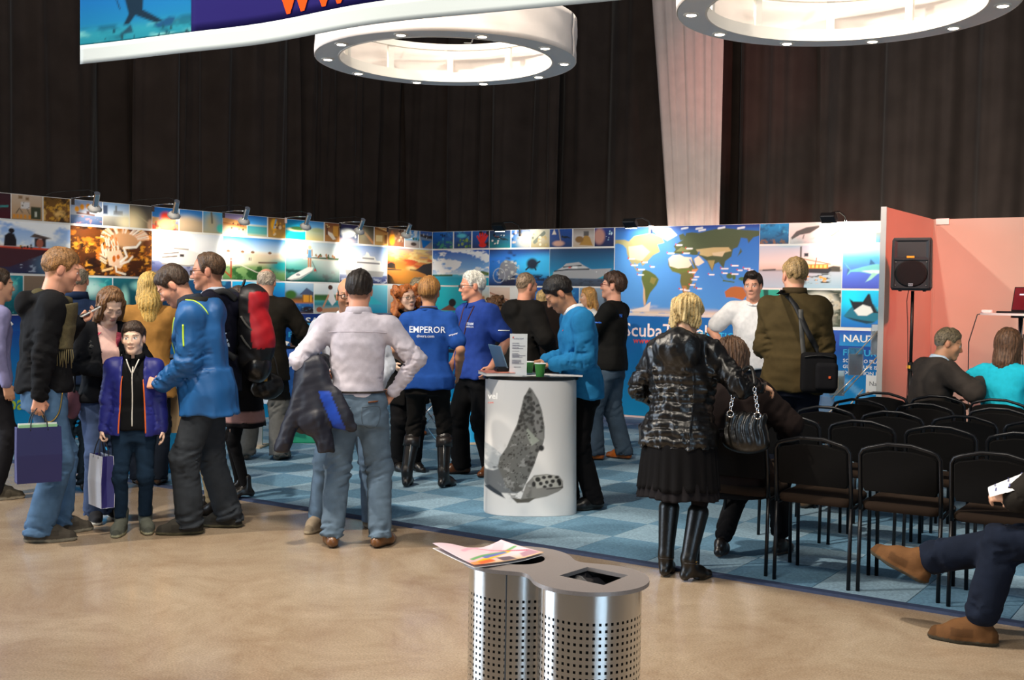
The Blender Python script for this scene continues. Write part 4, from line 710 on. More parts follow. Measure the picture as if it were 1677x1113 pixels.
# things standing on the counters
zc = 1.0
def onc(x, y, z=zc): return tuple(np.array(tc_)+rotz((x, y, 0), RZC)+np.array([0, 0, z]))
t = empty('laptop', onc(-.09, .10), RZC+1.85, 'open pale blue laptop on the turtle counter', 'laptop')
MB().box((-.15, -.11, 0), (.15, .11, .014), bev=.004).build('keyboard_base', mat('laptop_shell', '#a9bcc6', .35, .5), t); M = Matrix.Translation((0, .11, .012)) @ Matrix.Rotation(-.35, 4, 'X')
MB().box((-.15, 0, 0), (.15, .007, .21), M, .002).build('screen_lid', mat('laptop_lid', '#7fa6bb', .35, .4), t); MB().box((-.14, -.002, .012), (.14, 0, .2), M).build('display', mat('dim_screen', '#2a3a4a', .2), t)
t = empty('sign_holder', onc(-.10, -.14), RZC+.06, 'tall white price card standing on the turtle counter', 'sign')
M = Matrix.Rotation(.06, 4, 'X'); MB().box((-.062, -.002, .004), (.062, .002, .30), M).build('card', mat('white_card', '#eef0f0', .35), t); MB().box((-.062, -.03, 0), (.062, .05, .004)).build('foot', mat('clear_acrylic', '#dfe6ea', .1, trans=.9), t)
V, F = text_np('scubatravel', 1, 0); V[:, 0] -= V[:, 0].min(); s = .07/V[:, 0].max(); mesh_np('lettering', [tuple(M @ Vector((-.035+x*s, -.004, .262+y*s))) for x, y, _ in V], F, mat('print_navy', '#4a4e7a'), t, False)
mesh_np('red_mark', [tuple(M @ Vector(q)) for q in ((-.043, -.004, .265), (-.036, -.004, .268), (-.034, -.004, .28), (-.044, -.004, .279))], [(0, 1, 2, 3)], M_TRED, t, False)
mb = MB(); q = random.Random(8)
for i, z in enumerate((.232, .218, .212, .2, .194, .176, .158, .15, .144, .138, .132, .112, .104, .098, .092, .086, .062)):
    w = q.uniform(.04, .095) if i not in (0, 5, 16) else .05; x0 = -.045 if i != 16 else -.03; mb.add([tuple(M @ Vector(k)) for k in ((x0, -.0035, z), (x0+w, -.0035, z), (x0+w, -.0035, z+.003), (x0, -.0035, z+.003))], [(0, 1, 2, 3)])
mb.build('print_lines', mat('print_faint', '#8e8a96'), t)
def cup(x, y, label):
    t = empty('paper_cup', onc(x, y), 0, label, 'cup', 'green paper cups')
    smooth_angle(MB().lathe([(.028, 0), (.041, .092), (.038, .092), (.026, .004), (.001, .004)], 28, cap=False).build('cup_wall', mat('green_paper', '#3d8a3c', .6), t)); MB().lathe([(.0405, .09), (.043, .093), (.0405, .096), (.038, .093), (.0405, .09)], 28, cap=False).build('rim', M_TW, t, True)
cup(.055, -.185, 'green paper cup at the front of the turtle counter'); cup(-.02, .0, 'green paper cup half hidden behind the price card')
t = empty('magazine', onc(-.25, -.07), RZC+.2, 'thick magazine at the left end of the turtle counter', 'magazine'); MB().box((-.105, -.14, 0), (.105, .14, .022)).build('pages', mat('paper_white', '#e6e2de', .7), t); MB().box((-.107, -.142, .022), (.107, .142, .024)).build('cover', mat('magazine_cover', '#c87a62', .4, var=.5, vscale=14), t)
t = empty('card_reader', onc(-.21, -.05, zc+.024), RZC+.3, 'small black box on the magazine', 'device'); MB().box((-.05, -.04, 0), (.05, .04, .03), bev=.006).build('casing', M_BLKM, t); MB().box((-.035, -.02, .03), (.035, .03, .034), bev=.001).build('lid', M_TOPB, t)
for k, (x, y, r, lab) in enumerate(((.22, -.05, -.1, 'sheaf of white papers overhanging the right end of the turtle counter'), (.02, -.09, .35, 'loose white leaflet under the green cup'), (-.16, -.13, -.2, 'white flyer at the front left of the turtle counter'))):
    t = MB().box((-.15 if k == 0 else -.1, -.105 if k == 0 else -.06, 0), (.15 if k == 0 else .1, .105 if k == 0 else .06, .006 if k == 0 else .002)).build('paper_sheet', mat('paper_white', '#e6e2de', .7)); t.location = onc(x, y, zc+.0005); t.rotation_euler = (0, 0, RZC+r); tag(t, lab, 'paper')
# small monitor and brochures on the blue counter
def onc2(x, y, z=1.02): return tuple(np.array(c2)+rotz((x, y, 0), C2.rotation_euler.z)+np.array([0, 0, z]))
t = empty('monitor', onc2(-.06, .02), C2.rotation_euler.z-.1, 'small black monitor showing blue water on the blue counter', 'monitor'); MB().box((-.17, 0, .03), (.17, .03, .25), bev=.006).build('casing', M_BLKM, t); MB().box((-.08, -.05, 0), (.08, .07, .012)).build('foot', M_BLKM, t); MB().box((-.02, .01, .01), (.02, .03, .06)).build('neck', M_BLKM, t)
print_on(lambda p: sea(p, '#0a3c8c', '#2ab0f0', 7).ell(.5, .5, .15, .25, '#1c4a3a', .4), None, (-.155, -.002, .045), (1, 0, 0), (0, 0, 1), .31, .19, t, 'display')
for k in range(3):
    t = MB().box((-.05, -.1, 0), (.05, .1, .012)).build('brochure', mat('brochure_paper%d' % k, ('#e8e4dc', '#c8d8e4', '#f0ece4')[k], .6)); t.location = onc2(-.32, .0, 1.02+.0125*k); t.rotation_euler = (0, 0, C2.rotation_euler.z+.1*k); tag(t, ('lowest brochure of the small pile on the blue counter', 'middle brochure of the small pile on the blue counter', 'topmost brochure of the small pile on the blue counter')[k], 'brochure', 'pile of brochures on the blue counter')
# narrow leaflet stand beside it
c5 = gz(425, 733); t = empty('leaflet_stand', c5, .5, 'grey leaflet stand beside the blue counter', 'stand'); MB().box((-.03, -.012, .03), (.03, .012, 1.05)).build('post', M_ALU, t); MB().box((-.06, -.16, 0), (.06, .16, .03), bev=.008).build('foot', mat('beige_foot', '#b5a58c', .6), t)
for z in (.45, .72, .95): MB().box((-.16, -.03, z), (.16, -.012, z+.2)).build('leaflet_pocket', mat('leaflet', '#b8c8d8', .4, var=.4, vscale=12), t)
# folding chrome stool and blue round side table
c6 = gz(697, 722); t = empty('folding_stool', c6, .3, 'chrome folding stool behind the boots of the woman in blue', 'stool')
for y in (-.17, .17): MB().tube([(-.2, y, .01), (.17, y, .44)], .011, 8).build('leg', M_CHR, t, True); MB().tube([(.2, y*.9, .01), (-.17, y*.9, .44)], .011, 8).build('leg', M_CHR, t, True)
for x in (-.2, .2): MB().tube([(x, -.19, .012), (x, .19, .012)], .011, 8).build('foot_bar', M_CHR, t, True)
MB().sheet([[(x, y, .45-.03*math.cos(x/.19*PI/2)) for y in (-.19, 0, .19)] for x in np.linspace(-.19, .19, 7)]).build('seat', mat('dark_canvas', '#2c2622', .8), t, True)
c7 = gz(768, 726); t = empty('side_table', c7, 0, 'slim cyan column table behind the grey haired man', 'table'); smooth_angle(MB().lathe([(.15, .02), (.13, .05), (.13, .95), (.15, .97)], 28).build('column', M_CYAN, t)); smooth_angle(MB().lathe([(.19, 0), (.19, .02), (.16, .03)], 28).build('foot', mat('beige_foot', '#b5a58c', .6), t)); smooth_angle(MB().lathe([(.24, .97), (.24, 1.0)], 28).build('top', M_TOPB, t))

# ------------------------------------------------------------------ perforated steel waste bin
def plate(name, outer, holes, z0, z1, m, parent):
    cu = bpy.data.curves.new(name, 'CURVE'); cu.dimensions = '2D'; cu.fill_mode = 'BOTH'; cu.extrude = (z1-z0)/2
    for pts in [outer]+holes:
        sp = cu.splines.new('POLY'); sp.points.add(len(pts)-1); sp.use_cyclic_u = True
        for q, p in zip(sp.points, pts): q.co = (p[0], p[1], 0, 1)
    ob = bpy.data.objects.new(name, cu); COL.objects.link(ob); dg = bpy.context.evaluated_depsgraph_get(); dg.update(); me = bpy.data.meshes.new_from_object(ob.evaluated_get(dg)); bpy.data.objects.remove(ob)
    V = [(v.co.x, v.co.y, v.co.z+(z0+z1)/2) for v in me.vertices]; F = [tuple(p.vertices) for p in me.polygons]; bpy.data.meshes.remove(me)
    return mesh_np(name, V, F, m, parent, False)
BZ = .72; bl_, br_ = gz(846, 913, BZ), gz(968, 945, BZ); bc = (bl_+br_)/2; bdv = (br_-bl_); sep = float(np.linalg.norm(bdv)); brz = math.atan2(bdv[1], bdv[0])
BR = .155; hs = max(.13, min(.16, sep/2))
def lobes(r, n, k=.05):
    out = []
    for i in range(n):
        a = 2*PI*i/n; lo, hi = 0., .6
        for _ in range(40):
            m_ = (lo+hi)/2; x, y = m_*math.cos(a), m_*math.sin(a); d1 = math.hypot(x-hs, y)-r; d2 = math.hypot(x+hs, y)-r; h_ = max(k-abs(d1-d2), 0)/k; d = min(d1, d2)-h_*h_*k/4
            if d < 0: lo = m_
            else: hi = m_
        out.append((lo*math.cos(a), lo*math.sin(a)))
    return out
M_BINS = mat('brushed_steel', '#d8d9d8', .22, 1.); M_BINT = mat('bin_lid_grey', '#a39a96', .45, .55, var=.06, vscale=200)
tb = empty('waste_bin', (bc[0], bc[1], 0), brz, 'perforated steel double waste bin in the foreground', 'bin')
pr = np.array(lobes(BR, 1400)); sg = np.r_[0, np.cumsum(np.hypot(*np.diff(np.r_[pr, pr[:1]], axis=0).T))]; per = sg[-1]; ncol = int(per/.0182)
def at_s(s): s = s % per; i = min(np.searchsorted(sg, s, 'right')-1, len(pr)-1); f_ = (s-sg[i])/(sg[i+1]-sg[i]); return pr[i]*(1-f_)+pr[(i+1) % len(pr)]*f_
ss = []
for c in range(ncol): s = c*per/ncol; ss += [s, s+per/ncol*.58]
zs = [0, .03]
for r in range(29): zs += [.05+r*.0202, .05+r*.0202+.0082]
zs += [BZ-.012]
V = []; F = []; n = len(ss); pts = [at_s(s) for s in ss]
for z in zs: V += [(p[0], p[1], z) for p in pts]
for i in range(len(zs)-1):
    for k in range(n):
        if k % 2 == 1 and i >= 2 and i % 2 == 0 and i < len(zs)-2: continue
        F.append((i*n+k, i*n+(k+1) % n, (i+1)*n+(k+1) % n, (i+1)*n+k))
mesh_np('perforated_body', V, F, M_BINS, tb, True)
MB().prism(lobes(BR-.012, 96), .03, BZ-.06).build('inner_liner', mat('bin_liner', '#0d0d0e', .5), tb)
circ = [(-hs+.005+.085*math.cos(2*PI*k/36), .085*math.sin(2*PI*k/36)) for k in range(36)]
sq = [tuple(rotz(gz(*q_, BZ)-np.array([bc[0], bc[1], BZ]), -brz)[:2]) for q_ in ((916, 942), (962, 928), (1029, 941.5), (989, 957.5))]
plate('lid', lobes(BR+.022, 128, .09), [circ, sq], BZ-.012, BZ, M_BINT, tb)
V, F = MB().lathe([(.082, BZ-.012), (.078, BZ-.05), (.07, BZ-.056)], 36, (-hs+.005, 0), cap=False).v, None
smooth_angle(MB().lathe([(.084, BZ-.002), (.080, BZ-.055)], 36, (-hs+.005, 0), cap=False).build('round_chute', M_TOPB, tb))
rsb = np.random.RandomState(2); G = [[(hs-.1+.2*i/9, -.1+.2*j/9, BZ-.035+.02*rsb.rand()-.02*math.cos((i-4.5)*.5)) for i in range(10)] for j in range(10)]
MB().sheet(G).build('bin_bag', mat('bin_bag', '#15161a', .18, coat=.4), tb, True)
s = at_s(per*.69); MB().box((s[0]-.002, s[1]-.003, 0), (s[0]+.001, s[1]+.001, BZ-.012)).build('seam', mat('seam_dark', '#4c4c4c', .5, .8), tb)
def magp(p): p.grad((0, '#e0b890'), (.25, '#e6ccd0'), (1, '#e2c4cc')).line([(.0, .1), (.4, .25), (.9, .9)], .16, '#f0b8c0').line([(.05, .05), (.5, .3), (.8, .5)], .08, '#f0c020').line([(.0, .02), (.3, .1)], .1, '#f06a3c').line([(.1, .22), (.5, .42), (.95, .6)], .06, '#6aa86a').line([(.3, .25), (.7, .45)], .08, '#6a74b8').rect(.42, .02, .62, .2, '#6a5a64').line([(.5, .9), (.95, .3)], .05, '#d84a6a').poly([(.72, .05), (.98, .05), (.98, .3), (.8, .25)], '#b48a98').line([(.2, .6), (.6, .95)], .07, '#e8a8b8').rect(0, .0, .1, .12, '#f09a5c')
mc = gz(800, 908, BZ+.01); md_ = gz(868, 893, BZ+.01)-gz(735, 917, BZ+.01); mrz = math.atan2(md_[1], md_[0])
t = empty('magazine', (mc[0], mc[1], BZ), mrz, 'colourful open leaflet lying on the waste bin', 'magazine'); p = Paint(60, 40, 1.4); magp(p); mw, mh = .29, .21
for lay, nm in ((0, 'pages'), (1, 'cover')):
    V = []
    for u, v in zip(p.u.ravel(), p.v.ravel()): V.append(((u-.5)*mw, (v-.5)*mh, .003+.008*lay*(.3+v)+.028*max(0, .5-u)**1.2*(.6+v)+.022*max(0, u-.72)+.012*math.sin(u*5+v)*v+.006*lay))
    n = 61; i, j = np.meshgrid(np.arange(40), np.arange(60), indexing='ij'); a = (i*n+j).ravel(); thick(mesh_np(nm, V, np.stack([a, a+1, a+n+1, a+n], 1), M_PRINT if lay else mat('paper_white', '#e6e2de', .7), t, True, p.c.reshape(-1, 3)), .0015)

# ------------------------------------------------------------------ rows of black stacking chairs
M_TUBE = mat('chair_tube', '#17171a', .35, .4); M_SEATF = mat('chair_fabric', '#0f0d0c', .95, bump=.2, bscale=500, spec=.15); M_SEATT = mat('chair_seat_fabric', '#2a1f17', .95, bump=.2, bscale=500, spec=.15)
def rbox(name, w, d, h, m, parent, M, r=.03, seg=4):
    """soft cushion: rounded slab"""
    pts = []
    for cx, cy, a0 in ((w/2-r, d/2-r, 0), (-w/2+r, d/2-r, PI/2), (-w/2+r, -d/2+r, PI), (w/2-r, -d/2+r, 1.5*PI)):
        for k in range(seg+1): a = a0+PI/2*k/seg; pts.append((cx+r*math.cos(a), cy+r*math.sin(a)))
    V = []; n = len(pts)
    for z, s in ((0, .95), (h*.3, 1.), (h*.7, 1.), (h, .95), (h*1.06, .7)): V += [(x*s, y*s, z) for x, y in pts]
    F = [tuple(range(n-1, -1, -1)), tuple(range(4*n, 5*n))]+[(i*n+k, i*n+(k+1) % n, (i+1)*n+(k+1) % n, (i+1)*n+k) for i in range(4) for k in range(n)]
    V = [tuple(M @ Vector(v)) for v in V]; o = mesh_np(name, V, F, m, parent, True); return smooth_angle(o, 50)
def make_chair():
    """origin under the rear legs' midpoint, the sitter faces +Y"""
    t = empty('stacking_chair'); w = .205
    for s in (-1, 1):
        MB().tube([(s*w, 0, 0), (s*w, .015, .44)], .011, 8).build('leg', M_TUBE, t, True); MB().tube([(s*w, .41, 0), (s*w, .40, .40), (s*w, .385, .435), (s*w, .36, .44)], .011, 8).build('leg', M_TUBE, t, True)
        MB().tube([(s*w, .01, .43), (s*w, .38, .44)], .010, 8).build('side_rail', M_TUBE, t, True)
    MB().tube([(-w, .015, .44), (-w, -.005, .60), (-w+.002, -.03, .74), (-w+.018, -.034, .768), (-w+.05, -.036, .78), (-.06, -.04, .805), (.06, -.04, .805), (w-.05, -.036, .78), (w-.018, -.034, .768), (w-.002, -.03, .74), (w, -.005, .60), (w, .015, .44)], .0115, 8).build('back_frame', M_TUBE, t, True)
    rbox('seat', .40, .40, .045, M_SEATT, t, Matrix.Translation((0, .20, .44)), .05)
    P = [(-.18, .545), (.18, .545), (.192, .57), (.19, .735), (.17, .75), (.06, .772), (-.06, .772), (-.17, .75), (-.19, .735), (-.192, .57)]
    V = []; n = len(P)
    for d, s in ((-.016, .97), (-.008, 1), (.010, 1), (.02, .95)):
        for x, z in P: V.append((x*s, d+.012-(z-.5)*.16, .63+(z-.63)*s))
    F = [tuple(range(n)), tuple(range(4*n-1, 3*n-1, -1))]+[(i*n+(k+1) % n, i*n+k, (i+1)*n+k, (i+1)*n+(k+1) % n) for i in range(3) for k in range(n)]
    smooth_angle(mesh_np('backrest', V, F, M_SEATF, t, True), 50)
    return t
proto = make_chair(); used = [False]
def chair(x, y, rz, label, group='black stacking chairs set out in rows'):
    t = proto if not used[0] else copy_tree(proto); used[0] = True; t.location = (x, y, .012 if y > CY else 0); t.rotation_euler = (0, 0, rz); return tag(t, label, 'chair', group)
ordn = ['first', 'second', 'third', 'fourth', 'fifth']; rown = ['row nearest the viewer', 'second row', 'third row', 'fourth row', 'farthest row']
CH = {}
for r, (yy, xs, hole) in enumerate(((-7.12, (7.77, 8.245, 8.70, 9.17), 0), (-6.06, (7.72, 8.19, 8.66, 9.13), None), (-5.30, (7.70, 8.17, 8.63, 9.08), None), (-4.50, (7.70, 8.19, 8.70, 9.2), None), (-3.72, (7.64, 8.09, 8.54), None))):
    for k, x in enumerate(xs):
        q = random.Random(r*10+k); ex = (' under a sitter' if (r, k) == (0, 0) else ' under the man in grey' if (r, k) == (4, 1) else ' under the turquoise blouse' if (r, k) == (4, 2) else '')
        CH[r, k] = chair(x, yy+q.uniform(-.02, .02), q.uniform(-.05, .05), 'black padded chair, %s from left in the %s%s' % (ordn[k], rown[r], ex))

# ------------------------------------------------------------------ loudspeaker on its stand
sp = dep(1496, 433, 10.7); sp[2] = 0; vaz = math.atan2(sp[0]-CAM[0], sp[1]-CAM[1]); szc = dep(1496, 433, 10.7)[2]
t = empty('speaker_stand', sp, .2, 'black tripod stand carrying the loudspeaker', 'stand')
MB().tube([(0, 0, .08), (0, 0, .95)], .019, 12).build('lower_pole', M_BLKM, t, True); MB().tube([(0, 0, .9), (0, 0, szc-.25)], .0155, 12).build('upper_pole', M_BLKM, t, True)
smooth_angle(MB().lathe([(.03, .60), (.03, .68)], 14).build('collar', M_BLKM, t)); smooth_angle(MB().lathe([(.028, .92), (.028, 1.0)], 14).build('collar', M_BLKM, t)); MB().box((-.032, -.032, .94), (.0, .0, .97)).build('yellow_tag', mat('yellow_tag', '#d8a020', .5), t)
for z in (.64, .96): MB().tube([(.03, 0, z), (.085, .0, z)], .007, 8).build('knob_bolt', M_BLKM, t, True); smooth_angle(MB().lathe([(.022, -.012), (.022, .012)], 10, M=Matrix.Translation((.09, 0, z)) @ Matrix.Rotation(PI/2, 4, 'Y')).build('knob', M_BLKM, t))
for k in range(3):
    a = 2*PI*k/3+.5; MB().tube([(.03*math.cos(a), .03*math.sin(a), .62), (.34*math.cos(a), .34*math.sin(a), .02)], .012, 8).build('leg', M_BLKM, t, True); MB().tube([(.02*math.cos(a), .02*math.sin(a), .14), (.19*math.cos(a), .19*math.sin(a), .28)], .008, 8).build('brace', M_BLKM, t, True)
MB().tube([(-.03, -.02, szc-.2), (-.05, -.02, szc-.35), (-.035, -.03, szc-.55), (-.02, -.03, .9), (-.03, -.02, .3), (.1, -.2, .02)], .004, 6).build('cable', M_BLKM, t, True)
t = empty('loudspeaker', (sp[0], sp[1], szc-.245), -vaz-.12, 'black loudspeaker with a yellow sticker on the tripod stand', 'speaker', scale=.91); M_SPK = mat('speaker_plastic', '#232426', .55, bump=.1, bscale=200)
w, d, h = .2, .18, .54
pts = [(-w, -d), (w, -d), (w*1.0, -d*.5), (w*.72, d), (-w*.72, d), (-w, -d*.5)]
V = []
for z, s in ((0, .93), (.03, 1.), (h-.03, .965), (h, .89)): V += [(x*s, y*s, z) for x, y in pts]
n = 6; F = [tuple(range(n-1, -1, -1)), tuple(range(3*n, 4*n))]+[(i*n+k, i*n+(k+1) % n, (i+1)*n+(k+1) % n, (i+1)*n+k) for i in range(3) for k in range(n)]
mesh_np('cabinet', V, F, M_SPK, t, False)
def hollow(name, o_, i_, y0, y1, m):
    V = [(x, y0, z) for x, z in o_]+[(x, y1, z) for x, z in i_]; n = len(o_); return mesh_np(name, V, [(k, (k+1) % n, n+(k+1) % n, n+k) for k in range(n)]+[tuple(range(n, 2*n))], m, t, False)
MB().box((-.17, -d-.012, .31), (.17, -d+.01, .325)).build('baffle_bar', M_SPK, t)
for b in ((-.178, -d-.012, .02, -.165, .525), (.165, -d-.012, .02, .178, .525)): MB().box((b[0], b[1], b[2]), (b[3], -d+.01, b[4])).build('baffle_rim', M_SPK, t)
MB().box((-.17, -d-.012, .51), (.17, -d+.01, .525)).build('baffle_rim', M_SPK, t); MB().box((-.17, -d-.012, .02), (.17, -d+.01, .033)).build('baffle_rim', M_SPK, t)
M_HORN = mat('horn_grey', '#2e3034', .5)
V = [(-.165, .325), (.165, .325), (.165, .51), (-.165, .51)]; I = [(-.05, .40), (.05, .40), (.05, .46), (-.05, .46)]
mesh_np('horn', [(x, -d-.010, z) for x, z in V]+[(x, -d+.06, z) for x, z in I], [(0, 4, 5, 1), (1, 5, 6, 2), (2, 6, 7, 3), (3, 7, 4, 0)], M_HORN, t, False); MB().box((-.05, -d+.058, .40), (.05, -d+.062, .46)).build('horn_throat', M_TOPB, t)
gr = MB().lathe([(.001, .012), (.06, .011), (.12, .006), (.15, 0)], 40, M=Matrix.Translation((0, -d-.002, .17)) @ Matrix.Rotation(PI/2, 4, 'X') @ Matrix.Diagonal((1.08, .93, 1, 1))).build('grille', mat('speaker_grille', '#1b1c1b', .6, bump=.8, bscale=900), t, True)
MB().box((-.045, -d-.016, .330), (.03, -d-.008, .352), Matrix.Rotation(.0, 4, 'X')).build('yellow_sticker', mat('yellow_tag', '#d8a020', .5), t)
MB().box((-.022, -d-.02, .042), (.022, -d-.006, .072)).build('badge', mat('badge_silver', '#d0d4d8', .3, .6), t); text_wall('lettering', 'RCF', (-.018, -d-.0215, .05), (1, 0, 0), (0, 0, 1), .036, M_TOPB, t, .02)
for x in (-.15, .15):
    for z in (.05, .29): MB().lathe([(.006, 0), (.004, .004)], 8, M=Matrix.Translation((x, -d-.012, z)) @ Matrix.Rotation(PI/2, 4, 'X')).build('screw', M_ALU, t)
for x in (-.12, .12): MB().lathe([(.02, 0), (.016, -.012)], 10, (x, -.05)).build('rubber_foot', M_TOPB, t)

# ------------------------------------------------------------------ tall presentation stand with laptop, brochure stand
tp = dep(1672, 513, 11.0); t = empty('presentation_stand', (tp[0], tp[1], 0), -.3, 'tall white topped presentation stand on a steel post', 'stand'); tz = float(tp[2])
smooth_angle(MB().prism([(.36*math.copysign(abs(math.cos(a))**.6, math.cos(a)), .25*math.copysign(abs(math.sin(a))**.6, math.sin(a))) for a in [2*PI*k/40 for k in range(40)]], tz-.022, tz).build('top', mat('white_laminate', '#e6ded8', .4), t))
MB().tube([(0, 0, .05), (0, 0, tz-.03)], .022, 14).build('post', M_CHR, t, True); smooth_angle(MB().lathe([(.09, tz-.045), (.09, tz-.022)], 16).build('mount', M_BLKM, t)); MB().tube([(-.14, -.02, tz-.27), (.14, -.02, tz-.27)], .008, 8).build('handle_bar', M_STEEL, t, True); MB().tube([(.03, .0, tz-.2), (.04, -.01, .9), (.05, .0, .3)], .006, 6).build('cable', M_BLKM, t, True)
for s in (-.14, .14): smooth_angle(MB().lathe([(.016, -.014), (.016, .014)], 10, M=Matrix.Translation((s, -.02, tz-.27)) @ Matrix.Rotation(PI/2, 4, 'Y')).build('knob', M_BLKM, t))
smooth_angle(MB().lathe([(.26, 0), (.26, .015), (.05, .05)], 28).build('base', M_STEEL, t)); MB().tube([(-.3, -.05, tz+.005), (-.42, -.05, tz-.02), (-.52, -.02, tz-.3), (-.55, .05, .6), (-.5, .1, .02)], .006, 6).build('mains_cable', mat('grey_cable', '#5a5a58'), t, True)
t = empty('laptop', (tp[0]+.0, tp[1]-.02, tz), -.42, 'dark laptop with a red screen on the presentation stand', 'laptop'); MB().box((-.18, -.13, 0), (.18, .12, .02), bev=.005).build('keyboard_base', M_BLKM, t); M = Matrix.Translation((0, .11, .02)) @ Matrix.Rotation(-.2, 4, 'X'); MB().box((-.18, 0, 0), (.18, .012, .245), M, .003).build('screen_lid', M_BLKM, t)
o = MB().box((-.168, -.002, .014), (.168, 0, .235), M).build('display', mat('red_screen', '#4a0a14', .3, emit='#8a1424', estr=.35), t); MB().box((-.11, -.004, .16), (-.01, -.002, .175), M).build('screen_title', mat('screen_text', '#c8c8d8', .4, emit='#c0c0d0', estr=.6), t); MB().box((.0, -.004, .10), (.1, -.002, .19), M).build('screen_picture', mat('screen_blue', '#3a3a8a', .4, emit='#4a4aa0', estr=.5), t)
MB().box((-.06, -.03, 0), (.04, .03, .03), bev=.006).build('mouse_box', M_TW, None); o = bpy.data.objects['mouse_box']; o.name = 'power_adapter'; o.location = (tp[0]-.28, tp[1]-.1, tz); tag(o, 'small white adapter on the presentation stand', 'adapter')
bp_ = dep(1403, 655, 11.8); bp_[2] = 0; baz = math.atan2(bp_[0]-CAM[0], bp_[1]-CAM[1]); t = empty('brochure_stand', bp_, -baz, 'zigzag acrylic brochure stand in front of the lettered blue panel', 'stand')
M_ACR = mat('clear_acrylic', '#dfe6ea', .1, trans=.9); M_ROD = mat('brochure_rod', '#e4d8c8', .25, .7)
pock = [(.20, 1.02, .13, .31), (-.02, .80, .13, .28), (-.20, .58, .13, .26), (-.30, .36, .13, .26), (-.2, .16, .13, .24)]
for k, (x, z, w, h) in enumerate(pock):
    M = Matrix.Translation((x, -.05, z)) @ Matrix.Rotation(-.18, 4, 'X'); q = MB().box((-w/2-.012, -.018, 0), (w/2+.012, -.015, h*.8), M).box((-w/2-.012, .006, 0), (w/2+.012, .009, h*1.05), M).build('acrylic_pocket', M_ACR, t)
    if k < 3: print_on((lambda p: p.grad((0, '#a0b4cc'), (1, '#dce4ec')).poly([(.3, .75), (.5, .8), (.7, .5), (.6, .3), (.4, .45)], '#303c50'), lambda p: sea(p, '#0c3460', '#1a78a8', 5), lambda p: p.grad((0, '#6aa0c0'), (.5, '#5a6a50'), (1, '#a8c4d8')).poly([(.3, .2), (.4, .8), (.6, .7), (.6, .2)], '#c89a5c'))[k], None, tuple(M @ Vector((-w/2, -.006, .005))), tuple((M.to_3x3() @ Vector((1, 0, 0)))), tuple((M.to_3x3() @ Vector((0, 0, 1)))), w, h, q, 'brochure')
for (xa, za), (xb, zb) in (((.20, 1.28), (-.02, 1.02)), ((.23, 1.05), (-.14, .60)), ((.06, .66), (-.29, .20)), ((-.02, .8), (-.25, .55)), ((-.18, .5), (-.42, .26)), ((-.4, .3), (.1, .1))):
    for dy in (-.09, -.065): MB().tube([(xa, dy, za), (xb, dy, zb)], .006, 6).build('zigzag_rod', M_ROD, t, True)
MB().box((-.3, -.14, 0), (.2, .14, .02), bev=.005).build('base', M_STEEL, t); MB().tube([(-.3, 0, .02), (-.3, .0, .3)], .01, 8).build('upright', M_ROD, t, True); MB().tube([(.22, -.02, .02), (.22, -.02, 1.3)], .008, 8).build('upright', M_ROD, t, True)
